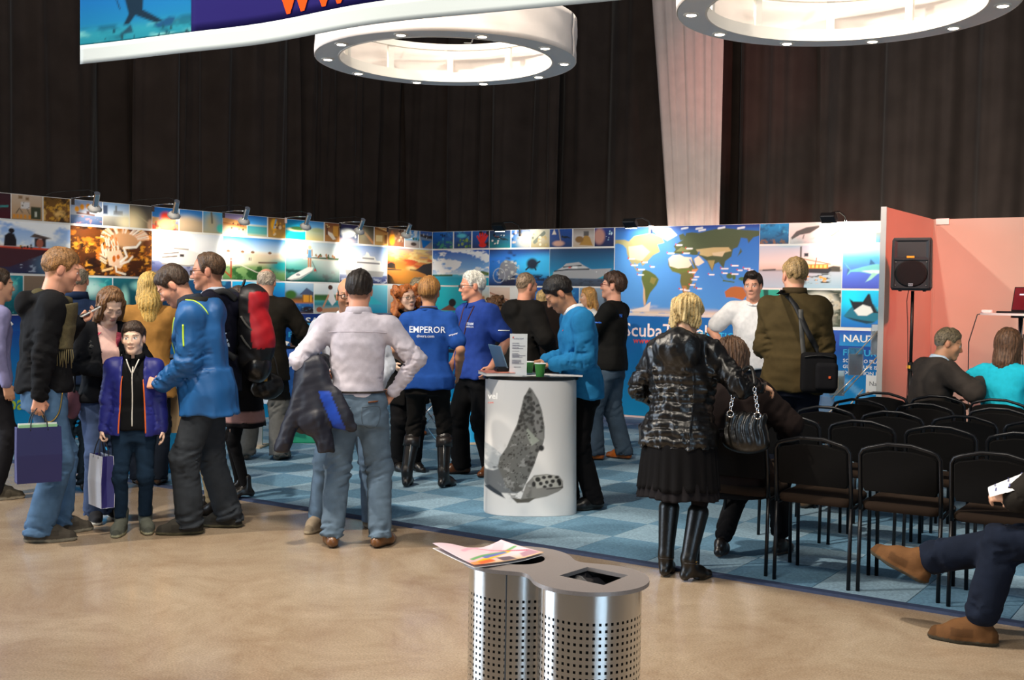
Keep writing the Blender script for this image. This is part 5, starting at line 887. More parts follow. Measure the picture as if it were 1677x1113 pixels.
# ------------------------------------------------------------------ figures: smooth blended solids meshed on a grid
def v3(*a): return np.array(a if len(a) == 3 else a[0], float)
def nrm(v): v = np.asarray(v, float); return v/max(np.linalg.norm(v), 1e-9)
def sn(x, y, z, seed, f):
    q = np.random.RandomState(seed); o = 0.
    for k in range(3):
        a = q.randn(3); a *= f*(1+.6*k)/np.linalg.norm(a); b = q.randn(3); b *= f*.7/np.linalg.norm(b); p1, p2 = q.rand(2)*6.3
        o = o+np.sin(a[0]*x+a[1]*y+a[2]*z+p1+1.4*np.sin(b[0]*x+b[1]*y+b[2]*z+p2))/(1+.5*k)
    return o*.5
class Solid:
    def __init__(s, h): s.h = h; s.ops = []
    def add(s, fn, lo, hi, k=.02): s.ops.append((0, fn, np.array(lo, float), np.array(hi, float), k)); return s
    def cut(s, fn, k=.005): s.ops.append((1, fn, None, None, k)); return s
    def cone(s, a, b, ra, rb, k=.02, flat=None):
        a = v3(a); b = v3(b); ba = b-a; L2 = float(ba@ba)+1e-9; R = max(ra, rb)+.03+k
        if flat is not None: fx = nrm(flat[0]); fs = 1/flat[1]-1
        def fn(x, y, z):
            px, py, pz = x-a[0], y-a[1], z-a[2]; t = np.clip((px*ba[0]+py*ba[1]+pz*ba[2])/L2, 0, 1)
            dx, dy, dz = px-t*ba[0], py-t*ba[1], pz-t*ba[2]; q = dx*dx+dy*dy+dz*dz
            if flat is not None: w = dx*fx[0]+dy*fx[1]+dz*fx[2]; q = q+w*w*((1+fs)**2-1)
            return np.sqrt(q)-(ra+(rb-ra)*t)
        return s.add(fn, np.minimum(a, b)-R, np.maximum(a, b)+R, k)
    def ell(s, c, r, k=.02, rot=None):
        c = v3(c); r = v3(r); m = float(r.min()); R = (r if rot is None else np.full(3, r.max()))+.03+k
        def fn(x, y, z):
            X, Y, Z = x-c[0], y-c[1], z-c[2]
            if rot is not None: X, Y, Z = [rot[0][i]*X+rot[1][i]*Y+rot[2][i]*Z for i in range(3)]
            q = np.sqrt((X/r[0])**2+(Y/r[1])**2+(Z/r[2])**2); g = np.sqrt((X/r[0]**2)**2+(Y/r[1]**2)**2+(Z/r[2]**2)**2)
            return q*(q-1)/np.maximum(g, 1e-6)
        return s.add(fn, c-R, c+R, k)
    def loft(s, O, R, F, U, tab, k=.02, ex=2.4):
        tb = np.array(tab, float); O = v3(O); tmin, tmax = tb[0, 0], tb[-1, 0]; m = tb[:, 1:3].max()+.06; oy = tb[:, 3] if tb.shape[1] > 3 else np.zeros(len(tb))
        pts = [O+U*t for t in (tmin, tmax)]; lo = np.min(pts, 0)-m; hi = np.max(pts, 0)+m
        def fn(x, y, z):
            px, py, pz = x-O[0], y-O[1], z-O[2]; t = px*U[0]+py*U[1]+pz*U[2]; a = px*R[0]+py*R[1]+pz*R[2]; b = px*F[0]+py*F[1]+pz*F[2]
            rx = np.interp(t, tb[:, 0], tb[:, 1]); ry = np.interp(t, tb[:, 0], tb[:, 2]); b = b-np.interp(t, tb[:, 0], oy)
            q = ((np.abs(a)/rx)**ex+(np.abs(b)/ry)**ex)**(1/ex); d = (q-1)*np.minimum(rx, ry)
            return np.maximum(d, np.maximum(tmin-t, t-tmax))
        return s.add(fn, lo, hi, k)
    def mesh(s, post=None):
        us = [o for o in s.ops if o[0] == 0]; h = s.h
        lo = np.min([o[2] for o in us], 0)-2*h; hi = np.max([o[3] for o in us], 0)+2*h
        n = np.ceil((hi-lo)/h).astype(int)+1; ax = [(lo[i]+h*np.arange(n[i])).astype(np.float32) for i in range(3)]
        d = np.full(n, .3, np.float32)
        for typ, fn, a, b, k in s.ops:
            if typ == 0: i0 = np.maximum(((a-lo)/h).astype(int), 0); i1 = np.minimum(((b-lo)/h).astype(int)+2, n)
            else: i0 = np.zeros(3, int); i1 = n
            sl = tuple(slice(i0[i], i1[i]) for i in range(3))
            x = ax[0][sl[0]][:, None, None]; y = ax[1][sl[1]][None, :, None]; z = ax[2][sl[2]][None, None, :]
            v = fn(x, y, z).astype(np.float32); c = d[sl]
            if typ == 0: hh = np.maximum(k-np.abs(c-v), 0)/k; d[sl] = np.minimum(c, v)-hh*hh*k*.25
            else: hh = np.maximum(k-np.abs(c-v), 0)/k; d[sl] = np.maximum(c, v)+hh*hh*k*.25
        if post is not None:
            I = np.nonzero(np.abs(d) < .035); d[I] += post(ax[0][I[0]], ax[1][I[1]], ax[2][I[2]]).astype(np.float32)
        d[0] = d[-1] = .3; d[:, 0] = d[:, -1] = .3; d[:, :, 0] = d[:, :, -1] = .3
        return snet(d, lo, h)
_C8 = [(0,0,0),(1,0,0),(0,1,0),(1,1,0),(0,0,1),(1,0,1),(0,1,1),(1,1,1)]
_E12 = [(0,1),(2,3),(4,5),(6,7),(0,2),(1,3),(4,6),(5,7),(0,4),(1,5),(2,6),(3,7)]
def snet(d, lo, h):
    s = d < 0; c = s[:-1, :-1, :-1].astype(np.int8).copy()
    for k in _C8[1:]: c += s[k[0]:s.shape[0]-1+k[0], k[1]:s.shape[1]-1+k[1], k[2]:s.shape[2]-1+k[2]]
    act = (c > 0) & (c < 8); I = np.argwhere(act); n = len(I)
    D = np.stack([d[I[:, 0]+k[0], I[:, 1]+k[1], I[:, 2]+k[2]] for k in _C8], 1)
    P = np.zeros((n, 3)); W = np.zeros(n); C = np.array(_C8, float)
    for a, b in _E12:
        m = (D[:, a] < 0) != (D[:, b] < 0); t = np.where(m, D[:, a]/np.where(m, D[:, a]-D[:, b], 1), 0)
        P += m[:, None]*(C[a]+t[:, None]*(C[b]-C[a])); W += m
    V = (I+P/W[:, None])*h+lo
    vid = np.full(act.shape, -1, np.int32); vid[act] = np.arange(n, dtype=np.int32); Q = []
    for ax in range(3):
        o = [0, 1, 2]; o.remove(ax); s0 = [slice(None)]*3; s1 = [slice(None)]*3; s0[ax] = slice(0, -1); s1[ax] = slice(1, None)
        E = np.argwhere(s[tuple(s0)] != s[tuple(s1)]); E = E[(E[:, o[0]] > 0) & (E[:, o[1]] > 0) & (E[:, o[0]] < s.shape[o[0]]-1) & (E[:, o[1]] < s.shape[o[1]]-1)]
        q = []
        for da, db in ((1, 1), (0, 1), (0, 0), (1, 0)):
            J = E.copy(); J[:, o[0]] -= da; J[:, o[1]] -= db; q.append(vid[J[:, 0], J[:, 1], J[:, 2]])
        q = np.stack(q, 1); neg = s[E[:, 0], E[:, 1], E[:, 2]]
        if ax == 1: neg = ~neg
        q[~neg] = q[~neg][:, ::-1]; Q.append(q)
    return V, np.concatenate(Q)
def dorsal(V, F, it=1):
    """one light smoothing pass"""
    for _ in range(it):
        A = np.zeros_like(V); N = np.zeros(len(V))
        for i in range(4):
            a, b = F[:, i], F[:, (i+1) % 4]
            for k in range(3): A[:, k] += np.bincount(a, V[b, k], len(V))+np.bincount(b, V[a, k], len(V))
            N += np.bincount(a, minlength=len(V))+np.bincount(b, minlength=len(V))
        V = V*.5+.5*A/np.maximum(N, 1)[:, None]
    return V
def ik(a, c, l1, l2, pole):
    a = v3(a); c = v3(c); d = c-a; L = np.linalg.norm(d)
    if L > (l1+l2)*.999: c = a+d/L*(l1+l2)*.999; d = c-a; L = np.linalg.norm(d)
    u = d/L; x = (l1*l1-l2*l2+L*L)/(2*L); h = math.sqrt(max(l1*l1-x*x, 0)); p = v3(pole); p = p-u*(p@u); p = nrm(p)
    return a+u*x+p*h, c
def rotm(yaw, pitch, roll):
    """yaw to the right, pitch downwards, roll towards the right shoulder (degrees)"""
    y, p, r = [math.radians(q) for q in (yaw, pitch, roll)]
    A = np.array([[math.cos(y), math.sin(y), 0], [-math.sin(y), math.cos(y), 0], [0, 0, 1]]); B = np.array([[1, 0, 0], [0, math.cos(p), math.sin(p)], [0, -math.sin(p), math.cos(p)]]); C = np.array([[math.cos(r), 0, math.sin(r)], [0, 1, 0], [-math.sin(r), 0, math.cos(r)]])
    return A @ B @ C
M_SKIN = mat('skin', attr=True, rough=.5, spec=.35, sss=.08, bump=.03, bscale=180)
M_CLOTH = mat('cloth', attr=True, rough=.85, spec=.14, bump=.2, bscale=300, var=.08, vscale=30)
M_DENIM = mat('denim', attr=True, rough=.9, spec=.15, bump=.2, bscale=350, var=.16, vscale=14)
M_SHELLF = mat('shell_fabric', attr=True, rough=.5, spec=.4, var=.04, vscale=10, bump=.05, bscale=200)
M_LEATH = mat('leather', attr=True, rough=.32, spec=.5, bump=.08, bscale=120, var=.08, vscale=20)
M_HAIR = mat('hair', attr=True, rough=.5, spec=.4, bump=.5, bscale=90, stretch=(1, 1, .22), var=.25, vscale=60)
M_PUFF = mat('wet_look_nylon', attr=True, rough=.33, spec=.5, bump=.12, bscale=45)
M_GLS = mat('spectacle_frame', '#1c1614', .3); M_LNS = mat('spectacle_lens', '#f4f8fa', .03, trans=.95, alpha=.35)
SK = {'fair': '#d9a585', 'pink': '#d99c80', 'tan': '#b98564', 'pale': '#e4bda4', 'ruddy': '#cf8f72'}
MALE = [(-.15, .157, .114), (0, .160, .118), (.12, .146, .107), (.26, .156, .115), (.38, .169, .117), (.46, .156, .097), (.52, .098, .074), (.58, .062, .060)]
FEM = [(-.15, .170, .122), (0, .170, .118), (.14, .132, .098), (.26, .145, .106, ), (.36, .152, .116), (.45, .142, .090), (.52, .085, .066), (.58, .056, .054)]
def fold_post(S, amp, seed, tor=1.):
    """wrinkles: S = list of (a, b, strength, wavelength, centre, width) limb segments, plus drape over the trunk"""
    segs = []
    for a, b, st, wl, t0, tw in S:
        a = v3(a); b = v3(b); u = nrm(b-a); e1 = nrm(np.cross(u, [.3, 1, .2])); segs.append((a, b, u, e1, np.cross(u, e1), float(np.linalg.norm(b-a)), st, wl, t0, tw))
    def post(x, y, z):
        o = amp*tor*sn(x, y, z*.55, seed, 24.)+amp*.45*tor*sn(x, y, z, seed+1, 55.)+amp*1.7*tor*(np.abs(sn(x+.3*z, y, z*.8, seed+3, 15.))**.8-.4)
        for i, (a, b, u, e1, e2, L, st, wl, t0, tw) in enumerate(segs):
            px, py, pz = x-a[0], y-a[1], z-a[2]; s = px*u[0]+py*u[1]+pz*u[2]; A = px*e1[0]+py*e1[1]+pz*e1[2]; B = px*e2[0]+py*e2[1]+pz*e2[2]; r = np.sqrt(A*A+B*B)
            w = np.exp(-((s/L-t0)/tw)**2)*np.clip((.17-r)/.05, 0, 1); th = np.arctan2(B, A)
            n_ = sn(s/wl+.45*A/wl, .33*A/wl, .33*B/wl, seed+7+i, 4.6)
            o = o+st*1.5*w*(n_*.5+1.1*np.abs(n_)**.8-.4)
        return o
    return post
def colarr(V, c, var=0., seed=0):
    c0 = np.array(lin(c)); c0 = c0*(.62 if c0.max() < .035 else 1.); C = np.tile(c0, (len(V), 1))
    if var: C = C*(1+var*sn(V[:, 0], V[:, 1], V[:, 2], seed+50, 30.))[:, None]
    return np.clip(C, 0, 1)
def person(label, px, yf, yh, face, P, height=None, pos=None):
    P = dict(P); sex = P.get('sex', 'm'); seed = P.get('seed', int(px)); q = random.Random(seed)
    fine = P.get('fine', 1.); HS = P.get('hs', 1.05)
    g = gz(px, yf) if pos is None else np.array(pos, float)
    if pos is None and g[1] > CY: g = gz(px, yf, .012)
    fd = g[:2]-CAM[:2]; th0 = math.atan2(-fd[0], fd[1]); rz = th0-math.radians(face)
    # --- skeleton (reference figure 1.80 m, x right, y forward, z up)
    pel = v3(P.get('pel', (0, 0, .95))); lean, side, tw = [math.radians(a) for a in (P.get('lean', 2), P.get('side', 0), P.get('twist', 0))]
    U = nrm((math.sin(side), math.sin(lean), math.cos(lean)*math.cos(side))); R = v3(math.cos(tw), -math.sin(tw), 0); R = nrm(R-U*(R@U)); F = np.cross(U, R)
    sw = P.get('sw', .19 if sex == 'm' else .165); nb = pel+U*.56
    sh = {'R': pel+U*.487+R*sw, 'L': pel+U*.487-R*sw}
    hy, hp, hr = P.get('head', (0, 0, 0)); HM = np.stack([R, F, U], 1) @ rotm(hy, hp-math.degrees(lean)*0, hr)
    hc = nb+U*.05+F*P.get('nf', .02)+HM @ v3(0, .012, .112*HS); top = hc+HM @ v3(0, -.01, .120*HS)
    depth = float((g-CAM) @ c_fw)
    if height is None: height = float((CAM+ray(px, yh)*depth)[2])-float(g[2])
    sc = P['sc'] if 'sc' in P else height/float(max(top[2], hc[2]+.1))
    root = empty('person', g, rz, label, 'person', scale=sc)
    kpx = FOC/depth*sc; hb = max(.0102, 2.65/kpx)*fine; hh = max(.0046, 1.25/kpx)*fine; hd = max(.0054, 1.4/kpx)*fine
    arms = {}
    for s, sg in (('R', 1), ('L', -1)):
        a = P.get('arm'+s, {}); tgt = v3(a['w']) if 'w' in a else sh[s]+v3(sg*.045, .03, -.525); el, wr = ik(sh[s], tgt, .285, .255, a.get('pole', (sg*.5, -1, -.1)))
        D = nrm(a['d']) if 'd' in a else nrm(wr-el); N = v3(a.get('n', (-sg, .15, 0))); N = nrm(N-D*(N@D)); arms[s] = (sh[s], el, wr, D, N, a.get('curl', .35), sg)
    feet = P.get('feet', ((-.1, 0, -10), (.1, 0, 10))); legs = {}
    for s, sg, ft in (('L', -1, feet[0]), ('R', 1, feet[1])):
        hip = pel+v3(sg*.088, 0, -.03); fz = ft[3] if len(ft) > 3 else 0.; fp = ft[4] if len(ft) > 4 else 0.
        an = v3(ft[0], ft[1], .085+fz); kn, an = ik(hip, an, .43, .425, (math.sin(math.radians(ft[2]))*.6, 1, .0) if len(ft) < 6 else ft[5]); legs[s] = (hip, kn, an, ft[2], fp)
    # --- skin: head, neck and hands (and bare arms), one body
    skin = SK.get(P.get('skin', 'fair'), P.get('skin', 'fair')); bodyV = []; bodyF = []; bodyC = []; nv = 0
    def put(V, Fc, C):
        nonlocal nv
        bodyV.append(V); bodyF.append(Fc+nv); bodyC.append(C); nv += len(V)
    S = Solid(hh); fm = sex == 'f'; ch = P.get('child', False)
    nloc = HM.T @ (nb-U*.06-hc); jw = .92 if fm or ch else 1.
    S.ell((0, -.012, .030), (.076, .098, .090), .02).ell((0, .034, -.032), (.060*jw, .060, .074), .025)
    S.cone((0, .018, -.062), (0, .066, -.094), .052*jw, .022*jw, .02); 
    for x in (-1, 1): S.cone((x*.050*jw, .0, -.052), (x*.012, .070, -.100), .018, .015, .022); S.ell((x*.038, .062, -.024), (.024, .022, .024), .02)
    S.cone((-.034, .082, .020), (.034, .082, .020), .012 if not (ch or fm) else .008, .012 if not (ch or fm) else .008, .016)
    S.cone((0, -.022, -.045), nloc*.55+v3(0, -.006, 0), .056 if not fm else .049, .056 if not fm else .047, .03).cone(nloc*.55, nloc, .056 if not fm else .048, .07, .03)
    for x in (-1, 1):
        S.cut(lambda X, Y, Z, x=x: .0175-np.sqrt((X-x*.032)**2+(Y-.106)**2+((Z-.001)*1.25)**2), .012)
    for x in (-1, 1): S.ell((x*.0315, .0775, .000), (.0150, .0135, .0125 if not ch else .014), .003)
    ns = P.get('nose', 1.) * (.55 if ch else .74 if fm else .86)
    S.cone((0, .088, .006), (0, .088+.025*ns, -.031), .0075, .0118*ns, .012); 
    for x in (-1, 1): S.ell((x*.0115, .098, -.036), (.0088, .011, .008), .008); S.ell((x*.0775, -.010, -.010), (.0085, .020, .031), .006)
    S.ell((0, .0875, -.0625), (.023, .0115, .0058), .007).ell((0, .086, -.0725), (.020, .0115, .0068), .007)
    V, Fc = S.mesh(); C = colarr(V, skin, .03, seed); X, Y, Z = V.T
    def tint(m, c, a): C[m] += a*(np.array(lin(c))-C[m])
    tint((np.abs(np.abs(X)-.04) < .02) & (Y > .05) & (np.abs(Z+.025) < .018), '#c86a52', .10); tint((Y > .098) & (np.abs(X) < .016) & (Z < -.01), '#c8705a', .15); tint(np.abs(X) > .075, '#c8705a', .25)
    be = P.get('beard')
    if be: bm = (Y > .0) & (Z < -.038) & (Z > -.13) & (Y > (.0 if Z is None else .0)) & ~((np.abs(X) < .024) & (np.abs(Z+.068) < .010)); tint(bm, be[0], be[1])
    tint((Y > .084) & (np.abs(X) < .0225*(1-np.abs(Z+.0675)/.02)) & (np.abs(Z+.0675) < .0115), '#b0584c' if fm else '#b06a58', .6 if fm else .45); tint((Y > .085) & (np.abs(X) < .023) & (np.abs(Z+.0675) < .0022), '#5a2a24', .75)
    br = P.get('brow', P.get('hair', ('short', '#4a3626'))[1]); bl2 = np.abs(np.abs(X)-.033); tint((Y > .06) & (bl2 < .0195) & (np.abs(Z-(.0235-.22*np.maximum(bl2, 0)*0-.10*np.maximum(np.abs(X)-.036, 0))) < .0042), br, .8)
    if 'hair' in P:
        ho = P['hair'][2] if len(P['hair']) > 2 else {}; fr_, sd_, np_ = ho.get('front', .070), ho.get('side', -.008), ho.get('nape', -.078)
        bz = np.interp(Y, [-.2, -.06, -.036, -.026, .008, .018, .034, .055, .085, .2], [np_, np_*.8, -.035, .024, .024, sd_, sd_+.012, fr_-.02, fr_, fr_])
        al = np.clip(1-(bz-Z)/.014, 0, 1)*(Y < .09)*(np.abs(X) < .0775 if False else 1.); al = np.where(np.abs(X) > .0785, 0, al)*(.65 if P['hair'][0] != 'ring' else .0)
        C += al[:, None]*(np.array(lin(P['hair'][1]))-C)
    gx = P.get('gaze', 0.)
    ex = np.abs(X)-.0315; eyer = (Y > .078) & (np.abs(ex) < .0135) & (np.abs(Z) < (.0062 if not ch else .0082))
    if P.get('closed'): tint((Y > .074) & (np.abs(ex) < .013) & (np.abs(Z+.004) < .0025), '#3a2820', .8)
    else:
        tint(eyer, '#efe6e0', .9); tint(eyer & (((X-np.sign(X)*.0315-gx)**2+Z**2) < (.0056 if not ch else .0068)**2), P.get('eye', '#4a3a2c'), 1.); tint(eyer & (((X-np.sign(X)*.0315-gx)**2+Z**2) < .0026**2), '#0c0a0a', 1.); tint((Y > .074) & (np.abs(ex) < .0145) & (np.abs(Z-(.0072 if not ch else .0092)) < .0022), '#33231c', .75)
    if HS != 1: V = V*np.where(V[:, 2:3] > -.09, HS, HS)
    put(V @ HM.T+hc, Fc, C)
    bare = P.get('bare', None)
    for s in 'RL':
        if P.get('nohand'+s): continue
        A0, el, wr, D, N, cu, sg = arms[s]; T = np.cross(D, N)*sg; S = Solid(hd); ff = .9 if fm else 1.; hz_ = ff*P.get('hand_s', 1.)
        if bare: S.cone(A0, el, .050*ff, .041*ff, .02).cone(el, el+(wr-el)*.35, .041*ff, .043*ff, .02).cone(el+(wr-el)*.35, wr, .043*ff, .028*ff, .02)
        else: S.cone(el+(wr-el)*.55, wr, .036*ff, .028*ff, .02)
        S.cone(wr-D*.01, wr+D*.03, .027*ff, .026*ff, .02, (N, .75))
        for k, (o, ln) in enumerate(((.030, .070), (.0105, .079), (-.0095, .073), (-.0285, .057))):
            o *= hz_; ln *= hz_; b0 = wr+D*.02+T*o*.6; b1 = wr+D*(.088-.004*abs(k-1))*hz_+T*o; S.cone(b0, b1, .0135, .0115, .014)
            a = 0.; p = b1; r = .0098*hz_
            for fr_, an_ in ((.44, 55), (.31, 75), (.25, 50)):
                a += math.radians(an_)*min(1.25, cu*(1+.06*k)); n_ = p+(D*math.cos(a)+N*math.sin(a))*ln*fr_; S.cone(p, n_, r, r*.9, .003); p = n_; r *= .9
        t0 = wr+D*.026+T*.024*hz_; t1 = t0+nrm(D*.62+T*.62+N*(.35+.3*cu))*.042*hz_; t2 = t1+nrm(D*.85+T*(.25-.5*cu)+N*(.3+.5*cu))*.033*hz_; S.cone(t0, t1, .0135, .0105, .012).cone(t1, t2, .0105, .0085, .004)
        V, Fc = S.mesh(); put(V, Fc, colarr(V, skin, .04, seed+3))
    S = Solid(.03); S.loft(pel, R, F, U, [(t, a*.82, b*.8) for t, a, b, *_ in (MALE if sex == 'm' else FEM)], .03)
    for s in 'RL':
        A0, el, wr = arms[s][:3]; S.cone(nb-U*.05, A0, .045, .045, .03)
        if not bare: S.cone(A0, el, .045, .036, .03)
        if not bare: S.cone(el, wr, .034, .024, .03)
        hip, kn, an = legs[s][:3]; S.cone(hip, kn, .068, .046, .03).cone(kn, an, .042, .032, .03)
    V, Fc = S.mesh(); put(V, Fc, colarr(V, skin))
    BV = np.concatenate(bodyV); mesh_np('body', BV, np.concatenate(bodyF), M_SKIN, root, True, np.concatenate(bodyC))
    ctx = dict(root=root, pel=pel, U=U, R=R, F=F, nb=nb, sh=sh, arms=arms, legs=legs, hc=hc, HM=HM, HS=HS, sc=sc, hb=hb, hh=hh, seed=seed, sex=sex, P=P, obj={}, pos=g, rz=rz)
    if 'hair' in P: do_hair(ctx, *P['hair'])
    if 'glasses' in P: do_glasses(ctx, P['glasses'])
    for b in P.get('bottom', []): b[0](ctx, *b[1:])
    for t in P.get('tops', []): do_top(ctx, **t)
    for s in 'LR':
        if P.get('shoes') and not P.get('noshoe'+s): do_shoe(ctx, s, *P['shoes'])
    return ctx
def to_head(ctx, V): return (np.asarray(V)*ctx['HS']) @ ctx['HM'].T+ctx['hc']
def do_glasses(ctx, style):
    col, w = style; m = mat('spectacles_'+col.strip('#'), col, .3, .2); mb = MB()
    for x in (-1, 1):
        r = [(x*.033+.0215*math.copysign(abs(math.cos(a))**.7, math.cos(a)), .1035, -.001+.0150*math.copysign(abs(math.sin(a))**.7, math.sin(a))) for a in [2*PI*k/20 for k in range(20)]]; mb.tube(r, w, 6, True); mb.tube([(x*.054, .1025, .006), (x*.07, .085, .008), (x*.079, .03, .006), (x*.080, -.01, .0), (x*.078, -.02, -.012)], w, 6)
    mb.tube([(-.012, .105, .002), (0, .107, .005), (.012, .105, .002)], w, 6)
    mesh_np('glasses', to_head(ctx, mb.v), mb.f, m, ctx['root'], True)
    mb = MB()
    for x in (-1, 1): mb.add([(x*.033+.020*math.cos(a), .1032, -.001+.014*math.sin(a)) for a in [2*PI*k/16 for k in range(16)]], [tuple(range(16))])
    mesh_np('glasses_lenses', to_head(ctx, mb.v), mb.f, M_LNS, ctx['root'], False)
def do_hair(ctx, style, col, o={}):
    """short: cropped or full cap; ring: bald on top; long / curly / bob / tied: volume falling from the head"""
    HM, hc = ctx['HM'], ctx['hc']; seed = ctx['seed']; S = Solid(ctx['hh']*(1.25 if style != 'short' else 1.)); th = o.get('th', .010)
    front, side, nape = o.get('front', .070), o.get('side', -.008), o.get('nape', -.078)
    yk = [-.2, -.06, -.036, -.026, .008, .018, .034, .055, .085, .2]; zk = [nape, nape*.8, -.035, .024, .024, side, side+.012, front-.02, front, front]
    def shell(x, y, z):
        tq = th*(.22+.78*sst(.0, .04, z-np.interp(y, yk, zk)))
        X, Y, Z = x/(.0765+tq), (y+.0125)/(.0985+tq*1.05), (z-.031)/(.0905+tq*o.get('tall', 1.15)); r = np.sqrt(X*X+Y*Y+Z*Z); return (r-1)*.088
    S.add(shell, (-.13, -.16, -.15), (.13, .15, .2), .005)
    if o.get('quiff'): S.ell((0, .05, .105), (.058, .05, .03), .02)
    yk = [-.2, -.06, -.036, -.026, .008, .018, .034, .055, .085, .2]; zk = [nape, nape*.8, -.035, .024, .024, side, side+.012, front-.02, front, front]
    def line(x, y, z): return (np.interp(y, yk, zk)+np.abs(x)*o.get('peak', .0)+.006*np.sin(x*210+y*170)*np.sin(y*260+1)-z)*.8
    S.cut(line, .006)
    if style == 'ring': S.cut(lambda x, y, z: (z-(o.get('topz', .055)-y*o.get('slope', .45))), .006)
    if style == 'long':
        ln = o.get('len', .3); w = o.get('w', .075)
        S.cone((0, -.045, .02), (0, -.085, -ln*.55), .085, w, .03, ((0, 1, 0), .75)).cone((0, -.085, -ln*.55), (0, -.095, -ln), w, w*.75, .03, ((0, 1, 0), .55))
        for x in (-1, 1): S.cone((x*.055, .0 if not o.get('open') else .03, .03), (x*.072, -.005 if not o.get('open') else .02, -.09), .034, .028, .02).cone((x*.072, -.01, -.09), (x*.07, -.03, -ln*.8), .028, .022, .02)
    if style == 'bob':
        ln = o.get('len', .16); S.cone((0, -.035, .03), (0, -.05, -ln), .095, .09, .03, ((0, 1, 0), .8))
        for x in (-1, 1): S.cone((x*.06, .02, .03), (x*.075, .01, -ln), .034, .026, .03)
    if style == 'curly':
        for k in range(46):
            a = k*2.4; z = .10-.26*(k/46.)**.9; r = .088+.02*math.sin(k*1.7)+(.025 if z < -.02 else 0); x, y = r*math.cos(a), r*math.sin(a)-.02
            if y > .045 and z < .06: continue
            S.ell((x, y, z), (.032, .032, .032), .02)
    if style == 'tied':
        S.ell((0, -.10, .03), (.045, .045, .05), .03).cone((0, -.12, .05), (.02, -.12, -.05), .03, .02, .02)
        for k in range(9): a = -1.2+.3*k; S.cone((.06*math.sin(a), -.09, .07), (.10*math.sin(a), -.085+.05*abs(math.sin(a)), -.09+.05*abs(math.cos(a*2))), .022, .012, .012)
    am = o.get('amp', .0025 if style in ('short', 'ring') else .0045); fz = o.get('fz', .25 if style != 'curly' else 1.)
    def post(x, y, z): a = np.arctan2(x, y+.02); return am*(np.sin(a*34+3*sn(x, y, z, seed, 30))+.8*sn(x*2.2, y*2.2, z*fz*2.2, seed+2, 60.)) if style in ('long', 'bob', 'tied') else am*(1.5*sn(x, y, z*fz*2, seed, o.get('cf', 150.))+1.2*sn(x, y, z*.5, seed+4, 60.))
    V, F = S.mesh(post); C = colarr(V, col, .28, seed); c2 = o.get('col2')
    C = np.clip(C*(1+.35*np.random.RandomState(seed).randn(len(V)))[:, None], 0, 1)
    if c2: w = .5+.5*np.sin(np.arctan2(V[:, 0], V[:, 1]+.02)*26+3*sn(*V.T, seed, 25)); C += (np.array(lin(c2))-C)*np.clip(w, 0, 1)[:, None]*.7
    if o.get('grey'): m = np.clip((-.0-V[:, 2])/.05, 0, 1)[:, None]; C += (np.array(lin(o['grey']))-C)*m
    mesh_np('hair', V*ctx['HS'] @ HM.T+hc, F, M_HAIR, ctx['root'], True, C)
